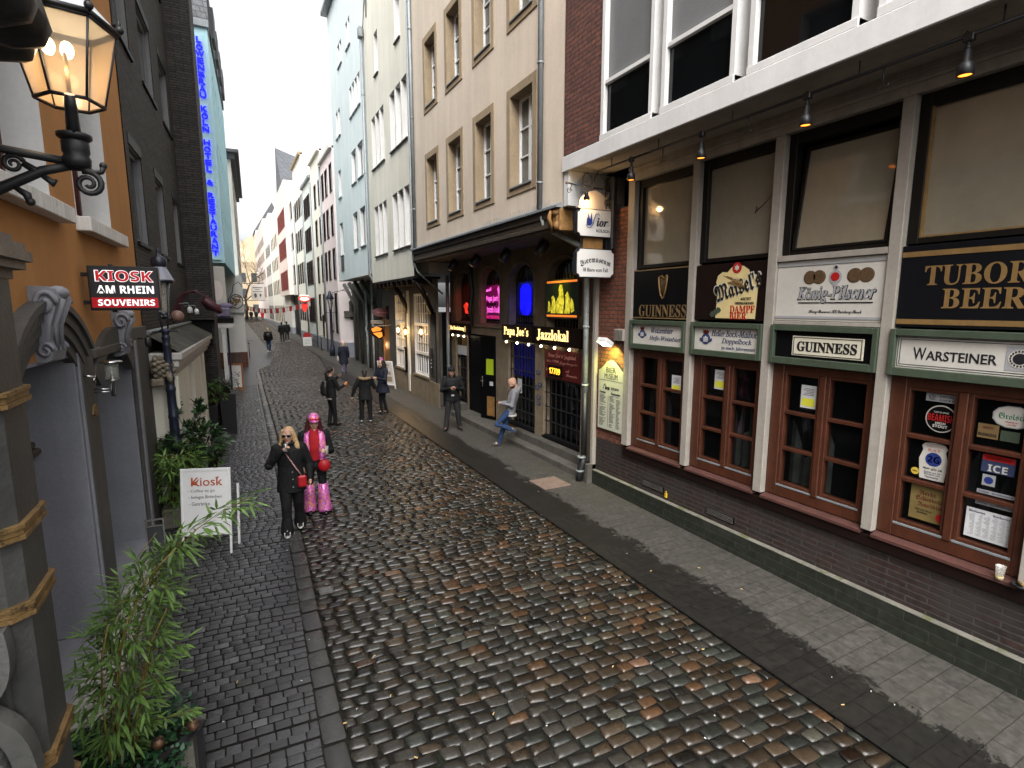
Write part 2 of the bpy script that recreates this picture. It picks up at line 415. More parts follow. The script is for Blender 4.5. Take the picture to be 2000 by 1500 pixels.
mat('jeans', (.022, .045, .11), .85, .2, (12, .25), (150, .15), (60, .4))
mat('red_cloth', (.36, .012, .018), .75, .25, (9, .15), None, (40, .4))
mat('fur', (.27, .19, .11), .95, .1, (60, .5), None, (90, 1.0))
mat('blonde_hair', (.48, .32, .15), .5, .4, (40, .4), None, (90, .6))
mat('red_hair', (.055, .010, .012), .45, .4, (40, .4), None, (90, .6))
mat('dark_hair', (.012, .008, .006), .45, .4, (40, .4), None, (90, .6))
mat('beard', (.02, .010, .007), .7, .3, (40, .4))
mat('leather', (.012, .011, .010), .35, .5, (9, .3))
mat('red_bag', (.36, .008, .014), .4, .45, (9, .15))
mat('white_sole', (.68, .67, .65), .5, .35, (20, .1))
mat('beer', (.42, .12, .012), .1, .5, None)
mat('clear_plastic', (.7, .68, .62), .12, .5, None, alpha=.35)
mat('tin', (.45, .45, .46), .3, .5, None, metal=.8)
mat('lip', (.34, .07, .06), .5, .4, None)
mat('eye', (.015, .012, .012), .2, .5, None)
mat('leaf_bamboo', (.105, .19, .042), .45, .4, (20, .4), (3, .35))
mat('leaf_laurel', (.022, .055, .016), .28, .5, (20, .4), (4, .3))
mat('leaf_ivy', (.020, .070, .026), .4, .4, (30, .6), (5, .4))
mat('leaf_shrub', (.06, .12, .02), .45, .4, (20, .4), (3, .3))
mat('culm', (.26, .19, .045), .45, .4, (12, .3))
mat('bark', (.055, .042, .03), .9, .2, (12, .3), None, (30, .5))
mat('soil', (.02, .014, .01), .9, .2, (20, .4), None, (40, .8))
mat('copper', (.20, .105, .06), .42, .5, (20, .35), None, (60, .3), metal=.6, dirt=((.05, .045, .035), 25, .5))
mat('concrete', (.16, .15, .125), .75, .3, (3, .2), (22, .12), (40, .3), dirt=((.10, .105, .05), 5, .55))
mat('slate', (.075, .078, .085), .6, .4, (4, .2), (25, .12))
mat('tile_dark', (.045, .040, .036), .6, .35, (6, .2), None, None)
mat('shutter_red', (.22, .055, .045), .6, .3, (3, .1))
mat('brown_frame', (.045, .030, .026), .6, .3, (4, .15))
mat('maroon_metal', (.055, .012, .018), .5, .4, (6, .2))
mat('carved_wood', (.060, .046, .033), .7, .3, (5, .25), (25, .15), (35, .4))
mat('ochre_wood', (.24, .125, .04), .6, .35, (6, .3), (30, .2), (45, .3))
mat('soffit', (.13, .115, .105), .8, .2, (2, .2), (14, .1), (40, .2))
mat('lit_wall_pink', (.42, .35, .31), .8, .2, (1.5, .08), None, (60, .12))  # pinkish tone of the wall under lamplight, put into the colour
mat('lion_stone', (.19, .16, .12), .85, .2, (12, .4), (40, .2), (30, .9))
mat('rust_red', (.30, .02, .02), .5, .3, None)
mat('orange_wood', (.28, .10, .025), .5, .4, (6, .2))
mat('roof_felt', (.055, .053, .048), .8, .3, (2, .35), (18, .2), (50, .3), dirt=((.10, .11, .04), 4, .56))
mat('brick_dark_frame', (.17, .17, .175), .5, .4, (5, .1))
mat('lamp_glow', (1, .8, .4), .5, .2, None, emis=((1, .55, .16), 14))
mat('bulb_glow', (1, .85, .6), .5, .2, None, emis=((1, .82, .55), 22))
mat('bulb_small', (1, .85, .6), .5, .2, None, emis=((1, .80, .50), 9))
mat('rail_glow', (1, .5, .1), .5, .2, None, emis=((1, .34, .045), 1.25))
mat('neon_blue', (.005, .005, .35), .4, .3, None, emis=((.004, .004, 1.0), 1.5))
mat('sign_glow', (1, .7, .3), .4, .3, None, emis=((1, .68, .24), 1.15))
mat('counter_glow', (1, .5, .05), .4, .3, None, emis=((1, .42, .03), 1.5))
mat('pink_glow', (.8, .1, .6), .4, .3, None, emis=((.95, .14, .70), .6), enoise=(7, .3))
mat('magenta_glow', (.8, .05, .3), .4, .3, None, emis=((.80, .03, .25), .32))
mat('violet_panel', (.15, .01, .09), .4, .3, None, emis=((.20, .0, .12), .10))
mat('blue_glow', (.02, .02, .8), .4, .3, None, emis=((.006, .005, .95), .55), enoise=(4, .25))
mat('deep_blue', (.01, .012, .10), .3, .4, (6, .3), None, None, emis=((.006, .006, .30), .025))
mat('yellow_glow', (.8, .75, .05), .4, .3, (20, .5), emis=((.75, .62, .05), .42), enoise=(14, .12))
mat('red_glow', (.8, .05, .02), .4, .3, None, emis=((.9, .04, .02), .6), enoise=(7, .15))
mat('lantern_glass', (.74, .56, .38), .12, .5, None, alpha=.5)
mat('lamp_glass_clear', (.6, .6, .52), .05, .5, None, alpha=.28)
mat('lantern_plate', (.55, .56, .57), .6, .3, (20, .2))
mat('globe_white', (.7, .7, .68), .3, .4, None)
brick_mat('brick_red', (.155, .060, .042), (.10, .040, .032), (.05, .038, .033), .235, .075, .012)
brick_mat('brick_low', (.034, .018, .015), (.019, .0145, .0135), (.046, .041, .036), .40, .072, .010, dirt=[((.035, .030, .027), 1.6, .44, .22)])
brick_mat('brick_orange', (.20, .068, .038), (.14, .052, .034), (.07, .05, .04), .235, .075, .012)
brick_mat('brick_dark', (.046, .040, .036), (.026, .023, .021), (.010, .009, .009), .36, .060, .009, bump=.9)
brick_mat('plinth_stone', (.015, .018, .011), (.012, .0145, .009), (.032, .032, .024), .48, .125, .005, dirt=[((.030, .028, .024), 2.0, .5, .2)])
brick_mat('slate_tiles', (.10, .105, .115), (.075, .08, .088), (.03, .03, .035), .3, .2, .015, rough=.55)
brick_mat('slab_light', (.23, .205, .17), (.185, .17, .145), (.07, .062, .052), .30, .20, .006, rough=.62, floor=True, bump=.25, spec=.35, dirt=[((.11, .10, .085), 1.3, .52, .2), ((.045, .042, .037), 6.0, .66, .05)])
brick_mat('slab_dark', (.030, .028, .025), (.022, .021, .019), (.014, .013, .012), .20, .10, .006, rough=.5, floor=True, bump=.3, spec=.4, dirt=[((.055, .05, .043), 5.0, .60, .12)])
brick_mat('far_paving', (.065, .065, .068), (.05, .05, .053), (.025, .025, .025), .2, .15, .010, rough=.42, floor=True, bump=.4, spec=.45)
mat('sign_face', (.62, .60, .57), .4, .4, (3, .05))
mat('cream_plate', (.60, .56, .44), .45, .4, (3, .06))
mat('flood_glow', (1, 1, .6), .4, .3, None, emis=((1, .98, .45), 6))
mat('yellow_sticker', (.55, .38, .05), .4, .4, None)
mat('gold_poster', (.16, .115, .04), .5, .4, (6, .15))
mat('green_letter', (.02, .16, .08), .5, .4, None)
mat('yellow_paint_tag', (.55, .36, .02), .4, .4, None)
mat('deep_green', (.03, .05, .025), .4, .4, (6, .3))
mat('orange_glow', (.8, .3, .05), .4, .3, None, emis=((.9, .22, .03), .5))
mat('blue_pane', (.01, .012, .12), .2, .4, (4, .5), None, None, emis=((.008, .010, .5), .045))
mat('lime_paper', (.42, .55, .02), .6, .3, (5, .05))
mat('maroon_sign', (.11, .045, .06), .5, .4, (6, .2))
mat('dark_grey_arch', (.075, .072, .070), .7, .3, (1.5, .15), (22, .1), (45, .3))
mat('sill_white', (.66, .65, .62), .6, .3, (2, .06), (25, .06), (50, .1), streak=(14, .18), dirt=((.32, .30, .26), 9, .64))
mat('charcoal_face', (.030, .031, .034), .35, .4, None)
mat('porch_white', (.42, .41, .39), .6, .3, (2, .12), (20, .08), None, dirt=((.2, .19, .16), 5, .64))
mat('globe_pink', (.22, .13, .10), .35, .4, None)
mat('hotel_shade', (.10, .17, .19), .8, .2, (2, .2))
mat('violet_bundle', (.15, .13, .20), .6, .3, (6, .3))
mat('blue_banner', (.015, .022, .06), .7, .3, (6, .2))
mat('end_beige', (.42, .34, .23), .85, .2, (.3, .12))
mat('scroll_paint', (.085, .085, .08), .5, .4, (4, .25), (25, .1), (45, .25))
mat('capital_stone', (.15, .125, .10), .55, .4, (5, .25), (25, .1), (30, .3))
mat('lantern_bulb', (1, .9, .7), .5, .2, None, emis=((1, .80, .46), 11))
mat('planter_black', (.008, .008, .010), .4, .45, (6, .2))
mat('hood_pale', (.26, .27, .33), .4, .4, None)
mat('board_white', (.82, .82, .81), .5, .35, (6, .04), (40, .02))
mat('strap_pattern', (.45, .25, .24), .6, .3, (60, .7))
mat('pale_rim', (.60, .50, .52), .4, .4, None)
mat('red_goggle', (.50, .015, .01), .12, .6, (30, .3), coat=.5)
mat('violet_cloth', (.14, .11, .20), .8, .2, (10, .2))
mat('pale_pink_cloth', (.55, .36, .36), .9, .1, (20, .3))
mat('shoe_grey', (.055, .055, .055), .6, .3, (9, .2))
mat('rust_glow', (.6, .03, .02), .4, .4, None, emis=((.85, .05, .04), .32))
mat('sign_glow_pale', (.8, .7, .6), .4, .4, None, emis=((1, .75, .55), .5))
mat('cover_grey', (.10, .10, .10), .4, .5, (20, .3))
mat('plate_brown', (.17, .12, .095), .7, .3, (6, .2), (40, .15), (60, .3))
mat('litter_white', (.55, .55, .53), .7, .3, None)
mat('litter_tan', (.50, .33, .14), .7, .3, None)
def sequin():
    m = bpy.data.materials.new('pink_sequin'); m.use_nodes = True; MATS['pink_sequin'] = m; nt = m.node_tree; N = nt.nodes.new; L = nt.links.new; p = nt.nodes['Principled BSDF']
    g = N('ShaderNodeNewGeometry'); v = N('ShaderNodeTexVoronoi'); v.inputs['Scale'].default_value = 42; L(g.outputs['Position'], v.inputs['Vector']); r = N('ShaderNodeValToRGB'); sp = N('ShaderNodeSeparateColor'); L(v.outputs['Color'], sp.inputs[0]); L(sp.outputs[0], r.inputs[0])
    e = r.color_ramp.elements; e[0].position = 0; e[0].color = (.55, .10, .34, 1); e[1].position = 1; e[1].color = (.75, .50, .62, 1)
    for ps, c in ((.35, (.60, .16, .42, 1)), (.55, (.30, .06, .34, 1)), (.7, (.70, .30, .12, 1)), (.85, (.62, .22, .50, 1))): q = e.new(ps); q.color = c
    r.color_ramp.interpolation = 'CONSTANT'; L(r.outputs[0], p.inputs['Base Color']); p.inputs['Roughness'].default_value = .28; p.inputs['Metallic'].default_value = .2
sequin()
mat('medal', (.085, .05, .025), .5, .4, (40, .4))
mat('pub_glass', (.004, .0045, .005), .04, .45, None, alpha=.40)
mat('drape', (.075, .085, .075), .8, .2, (6, .3), None, (18, .6))
mat('drape_dark', (.03, .03, .032), .8, .2, (6, .4))
# ---------------------------------------------------------------- setting: ground, road, pavements
def slab_walk():
    m = brick_mat('slab_walk', (.058, .053, .046), (.045, .042, .037), (.026, .023, .019), .30, .20, .006, rough=.62, floor=True, bump=.25, spec=.35, dirt=[((.045, .044, .034), 1.3, .50, .2)])
    nt = m.node_tree; N = nt.nodes.new; L = nt.links.new; p = nt.nodes["Principled BSDF"]
    cur = p.inputs["Base Color"].links[0].from_socket
    g = N("ShaderNodeNewGeometry"); sp = N("ShaderNodeSeparateXYZ"); L(g.outputs["Position"], sp.inputs[0])
    def nz(sc, det, amp):
        t = N("ShaderNodeTexNoise"); t.inputs["Scale"].default_value = sc; t.inputs["Detail"].default_value = det; t.inputs["Roughness"].default_value = .72
        L(g.outputs["Position"], t.inputs["Vector"]); a = N("ShaderNodeMath"); a.operation = 'MULTIPLY_ADD'; L(t.outputs["Fac"], a.inputs[0]); a.inputs[1].default_value = amp; a.inputs[2].default_value = -amp / 2; return a.outputs[0]
    def add(a, b):
        n = N("ShaderNodeMath"); n.operation = 'ADD'; L(a, n.inputs[0]); L(b, n.inputs[1]); return n.outputs[0]
    x = add(add(sp.outputs[0], nz(.8, 3, .40)), add(nz(4.5, 10, .85), nz(22, 6, .55)))
    r = N("ShaderNodeMapRange"); r.inputs["From Min"].default_value = 5.15; r.inputs["From Max"].default_value = 5.21; L(x, r.inputs["Value"])
    mx = N("ShaderNodeMix"); mx.data_type = 'RGBA'; L(r.outputs[0], mx.inputs[0]); L(cur, mx.inputs[7])
    d = N("ShaderNodeVectorMath"); d.operation = 'SCALE'; L(cur, d.inputs[0]); d.inputs["Scale"].default_value = .27
    L(d.outputs[0], mx.inputs[6]); L(mx.outputs[2], p.inputs["Base Color"])
    rr = N("ShaderNodeMapRange"); rr.inputs["To Min"].default_value = .42; rr.inputs["To Max"].default_value = .68; L(r.outputs[0], rr.inputs["Value"]); L(rr.outputs[0], p.inputs["Roughness"])
    return m
slab_walk()
def interp(tab):
    ys = [a for a, b in tab]; xs = [b for a, b in tab]
    return lambda y: np.interp(y, ys, xs)
XL = interp([(-8, .35), (0, .50), (3.8, .62), (7.4, .74), (9.8, .80), (15.3, .92), (23.7, 1.06), (30.5, 1.18), (33.0, 1.9), (37, 2.36), (130, 2.5)])
XR = interp([(-8, 4.46), (30, 4.45), (36, 5.0), (130, 5.1)])
XW = interp([(-8, -2.0), (8, -1.30), (31.9, -.26), (32, .62), (130, 2.2)])

def strip(name, xa, xb, ys, dz, m, kind='structure'):
    mb = MB(); n = len(ys)
    vs = []
    for y in ys: vs += [(float(xa(y)), float(y), gz(y) + dz), (float(xb(y)), float(y), gz(y) + dz)]
    mb.add(vs, [(2 * i, 2 * i + 1, 2 * i + 3, 2 * i + 2) for i in range(n - 1)])
    return tag(mb.obj(name, m), kind=kind)
ys_all = np.concatenate([np.arange(-8, 40, .5), np.arange(40, 131, 3.0)])
g = MB(); g.quad((-400, -60, -.66), (400, -60, -.66), (400, 140, 1.34), (-400, 140, 1.34)); g.quad((-400, 140, 1.34), (400, 140, 1.34), (400, 1200, 1.34), (-400, 1200, 1.34))
tag(g.obj('ground', M['far_paving']), kind='structure')
strip('road_bed', lambda y: XL(y) - .03, lambda y: XR(y) + .03, ys_all, -.026, M['dark_joint'])

def stone_mesh(name, rows, m, nx, ny, dome, edge, zbase, tiltamp, colf, jit=.014, parent=None):
    """rows: list of (xa, xb, ya_at(x) , depth); every stone is a little domed block, all of them one sheet of paving"""
    V = []; F = []; Cc = []
    gx = np.array([-1, -.89, -.4, .4, .89, 1]) if nx == 6 else np.array([-1, -.8, .8, 1]); gy = np.array([-1, -.84, 0, .84, 1]) if ny == 5 else np.array([-1, -.78, .78, 1]); GX, GY = np.meshgrid(gx, gy); GX = GX.ravel(); GY = GY.ravel()
    q = np.arange(nx * ny).reshape(ny, nx)
    fl = np.stack([q[:-1, :-1].ravel(), q[:-1, 1:].ravel(), q[1:, 1:].ravel(), q[1:, :-1].ravel()], 1)
    xa, xb, ya, yb, sk = rows; n = len(xa)
    cx, cy = (xa + xb) / 2, (ya + yb) / 2; hx, hy = (xb - xa) / 2, (yb - ya) / 2
    cj = rng.normal(0, jit, (n, 4, 2))
    w = np.stack([(1 - GX) * (1 - GY), (1 + GX) * (1 - GY), (1 + GX) * (1 + GY), (1 - GX) * (1 + GY)], 1) / 4
    # superellipse rounding of the outline
    k = 1 - .09 * (np.abs(GX) * np.abs(GY)) ** 3
    px = cx[:, None] + hx[:, None] * (GX * k)[None] + (cj[:, :, 0] @ w.T)
    py = cy[:, None] + hy[:, None] * (GY * k)[None] + (cj[:, :, 1] @ w.T) + sk[:, None] * ((GX)[None] * hx[:, None])
    r = np.maximum(np.abs(GX), np.abs(GY))
    h = dome * (1 - .55 * (GX ** 2 + GY ** 2)) - np.where(r > .99, edge, 0)
    amp = rng.uniform(.4, 1.3, n); tx = rng.normal(0, tiltamp, n); ty = rng.normal(0, tiltamp, n); dz = rng.normal(0, .0035, n) * (tiltamp > .015)
    pz = gz(py) + zbase + amp[:, None] * h[None] + tx[:, None] * (GX[None] * hx[:, None]) + ty[:, None] * (GY[None] * hy[:, None]) + dz[:, None]
    nv = nx * ny
    verts = np.stack([px, py, pz], 2).reshape(-1, 3)
    faces = (fl[None] + (np.arange(n) * nv)[:, None, None]).reshape(-1, 4)
    col = colf(cx, cy)
    col = np.repeat(col, nv, axis=0); col = np.concatenate([col, np.ones((len(col), 1))], 1)
    me = bpy.data.meshes.new(name)
    me.vertices.add(len(verts)); me.vertices.foreach_set("co", verts.ravel().astype(np.float32))
    me.loops.add(faces.size); me.loops.foreach_set("vertex_index", faces.ravel().astype(np.int32))
    me.polygons.add(len(faces)); me.polygons.foreach_set("loop_start", np.arange(0, faces.size, 4, dtype=np.int32)); me.polygons.foreach_set("loop_total", np.full(len(faces), 4, dtype=np.int32))
    me.update(calc_edges=True)
    ca = me.color_attributes.new("Col", 'FLOAT_COLOR', 'POINT'); ca.data.foreach_set("color", col.ravel().astype(np.float32))
    me.polygons.foreach_set("use_smooth", np.ones(len(faces), dtype=bool))
    me.materials.append(m)
    o = bpy.data.objects.new(name, me); COL.objects.link(o); return tag(o, kind='structure')

def rows_of(y0, y1, pitch, wmean, xl, xr, joint, skew=-.07, wob=.03, wvar=.18):
    A = [[], [], [], [], []]; y = y0; r = 0
    while y < y1:
        p = pitch * rng.uniform(.90, 1.10)
        a, b = float(xl(y)), float(xr(y)); x = a - (wmean * rng.uniform(.0, .55) if r % 2 else 0)
        ph = rng.uniform(-.01, .01)
        while x < b - .03:
            w = wmean * rng.uniform(1 - wvar, 1 + wvar); xe = min(x + w, b); xs = max(x, a)
            if b - xe < .06: xe = b
            if xe - xs > .05:
                xm = (xs + xe) / 2; yo = skew * (xm - a) + wob * math.sin(xm * 2.1 + y * .35) + ph
                A[0].append(xs + joint / 2); A[1].append(xe - joint / 2); A[2].append(y + yo + joint / 2); A[3].append(y + yo + p - joint / 2); A[4].append(skew)
            x = xe
        y += p; r += 1
    return [np.array(v) for v in A]

def cobble_col(cx, cy):
    n = len(cx); g = rng.uniform(.016, .052, n)
    g = g * .58; c = np.stack([g * 1.10, g, g * .80], 1)
    br = rng.uniform(0, 1, n); p = np.clip(.20 + .34 * (cx - 1.2) / 2.0, .08, .72)  # brown share grows to the right, painting in the missing sky reflection
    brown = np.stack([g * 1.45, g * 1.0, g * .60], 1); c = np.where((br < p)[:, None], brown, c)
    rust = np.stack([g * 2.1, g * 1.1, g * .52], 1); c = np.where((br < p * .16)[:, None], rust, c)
    gr = rng.uniform(0, 1, n); c = np.where((gr < .10)[:, None], np.stack([g * .92, g * 1.0, g * .80], 1), c)
    dk = rng.uniform(0, 1, n); c = np.where((dk < .05)[:, None], c * .35, c)
    pk = rng.uniform(0, 1, n); c = np.where((pk < .007)[:, None], np.array([[.10, .055, .033]]), c)
    c = np.where(((pk > .007) & (pk < .017))[:, None], np.array([[.045, .043, .032]]), c)
    return c
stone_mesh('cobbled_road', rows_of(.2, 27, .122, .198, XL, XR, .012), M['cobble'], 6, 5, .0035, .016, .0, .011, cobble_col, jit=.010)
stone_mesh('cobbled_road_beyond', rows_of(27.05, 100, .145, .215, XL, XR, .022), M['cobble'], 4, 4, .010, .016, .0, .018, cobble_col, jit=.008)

def paver_col(cx, cy):
    n = len(cx); g = rng.uniform(.036, .056, n); lt = rng.uniform(0, 1, n)
    g = np.where(lt < .04, g * 1.7, g)
    return np.stack([g, g * 1.0, g * 1.05], 1)
def kerb_col(cx, cy):
    g = rng.uniform(.036, .050, len(cx)); return np.stack([g * 1.02, g, g * .97], 1)
strip('pavement_bed', lambda y: -3.2 + 0 * y, lambda y: XL(y) - .01, ys_all[ys_all < 36.1], -.010, M['dark_joint'])
stone_mesh('pavement_pavers', rows_of(.0, 25, .098, .130, lambda y: XW(y) - .15, lambda y: XL(y) - .20, .007, skew=-.05, wob=.012, wvar=.13), M['paver'], 4, 4, .0012, .0035, .002, .006, paver_col, jit=.0016)
# kerb stones
A = [[], [], [], [], []]; y = .0
while y < 31:
    l = rng.uniform(.26, .42); x = float(XL(y + l / 2))
    for v, a in zip(A, (x - .195, x - .008, y + .005, y + l - .005, -.03)): v.append(a)
    y += l
stone_mesh('kerb_stones', [np.array(v) for v in A], M['paver'], 4, 4, .003, .010, .006, .006, kerb_col, jit=.003)
strip('pavement_far', lambda y: XW(y) - .3, lambda y: XL(y), np.concatenate([np.arange(25, 40, .5), np.arange(40, 131, 3.)]), .003, M['far_paving'])
# the right pavement: pale slabs at the wall, a dark worn band beside the cobbles
def edge_wave(y): return 5.20 + .10 * np.sin(y * .9 + 1) + .06 * np.sin(y * 2.3) + .03 * np.sin(y * 6.1)
strip('pavement_slabs', lambda y: XR(y) + .012, lambda y: 7.4 + 0 * y, ys_all, .004, M['slab_walk'])
# ---------------------------------------------------------------- the beer tavern on the right
RB = frame((6.22, 0), 0)
FE = lambda x, y, z=0: Matrix(((1, 0, 0, x), (0, -1, 0, y), (0, 0, 1, z), (0, 0, 0, 1)))    # frame facing the camera end of the street
tav = thing('tavern', 'tavern with white concrete pillars, brown wooden windows and dark brick base', 'building', (6.22, 4.0, 0))
BAYS = [(5.99, 7.27), (4.64, 5.87), (3.21, 4.51), (1.83, 3.09), (.43, 1.70), (-.95, .30)][:5]
PIL = [(7.27, 7.43), (5.87, 5.99), (4.51, 4.64), (3.09, 3.21), (1.70, 1.83), (.30, .43)]
m = MB(RB); m.box(-.5, 8.26, -.4, -.06, .36, 1.03); m.obj('brick_base', M['brick_low'], tav)
m = MB(RB); m.box(7.43, 8.26, -.4, -.055, 1.03, 5.33); m.obj('brick_pier', M['brick_orange'], tav)
m = MB(RB); m.box(-.6, 8.30, -.4, .02, -.2, .362, .006); m.obj('stone_plinth', M['plinth_stone'], tav)
m = MB(RB); m.box(-.6, 8.27, -.4, .024, .362, .374, .003); m.obj('plinth_edge', M['concrete'], tav)
for a, b in PIL: m = MB(RB); m.box(a, b, -.16, 0, 1.085, 5.70, .006); m.obj('pillar', M['dirty_white_paint'], tav)
m = MB(RB); m.box(-.6, 7.43, -.3, .003, 5.70, 5.97, .005); m.box(-.6, 7.43, .003, .028, 5.80, 5.835, .004); m.box(-.6, 7.43, .003, .02, 5.885, 5.91, .004); m.obj('lintel', M['dirty_white_paint'], tav)
m = MB(RB); m.box(-.6, 8.2, -6, -.55, 0, 13.5); m.box(-.55, 8.2, -.55, .56, 5.98, 6.15); m.box(-.6, 8.25, -6, .8, 13.5, 13.7); m.box(-.6, -.57, -.55, -.2, 0, 6.0); m.obj('inner_core', M['black_panel'], tav)  # unseen black core added to keep sky light from leaking behind the windows
m = MB(RB); m.box(-.6, 8.085, .003, .80, 5.955, 6.0); m.obj('soffit', M['dirty_white_paint'], tav)
m = MB(RB); m.box(-.6, 8.25, .80, .84, 5.94, 6.195, .008); m.box(-.6, 8.25, .2, .80, 6.0, 6.19); m.box(8.09, 8.25, -.05, .80, 5.36, 5.954, .006); m.obj('white_beam', M['white_paint'], tav)
m = MB(RB); m.box(7.235, 8.25, .2, .80, 6.19, 13.5); m.obj('upper_brick_wall', M['brick_red'], tav)
m = MB(RB); m.box(-.6, 7.2, .2, .6, 8.9, 13.5); m.box(-.6, 7.235, .2, .55, 6.19, 8.9); m.obj('upper_wall', M['white_paint'], tav)
# upper floor windows between white posts
UW = [(6.05, 7.17), (4.67, 5.83), (3.27, 4.44), (1.9, 3.05), (.5, 1.68)]
for k, (a, b) in enumerate(UW):
    f = MB(RB); fw_ = .05
    f.box(a - .03, a + fw_, .56, .815, 6.196, 9.0, .006); f.box(b - fw_, b + .03, .56, .815, 6.196, 9.0, .006)
    f.box(a + fw_, b - fw_, .56, .80, 7.02, 7.08, .005); f.box(a - .03, b + .03, .56, .83, 6.197, 6.285, .006); f.box(a + fw_, b - fw_, .56, .80, 8.9, 9.0)
    w = f.obj('window', M['white_paint'], tav)
    p = MB(RB); p.box(a + fw_, b - fw_, .60, .745, 6.285, 7.02); p.obj('pane', M['dark_glass'], w)
    if k < 2:
        p = MB(RB)
        n = 96
        for i in range(n):
            z0 = 7.08 + i * 1.82 / n; p.box(a + fw_, b - fw_, .70, .728 + .004 * (i % 2), z0, z0 + 1.82 / n)
        p.obj('roller_blind', M['blind'], w)
    else:
        p = MB(RB); p.box(a + fw_, b - fw_, .60, .745, 7.08, 8.9); p.obj('pane', M['dark_glass'], w)
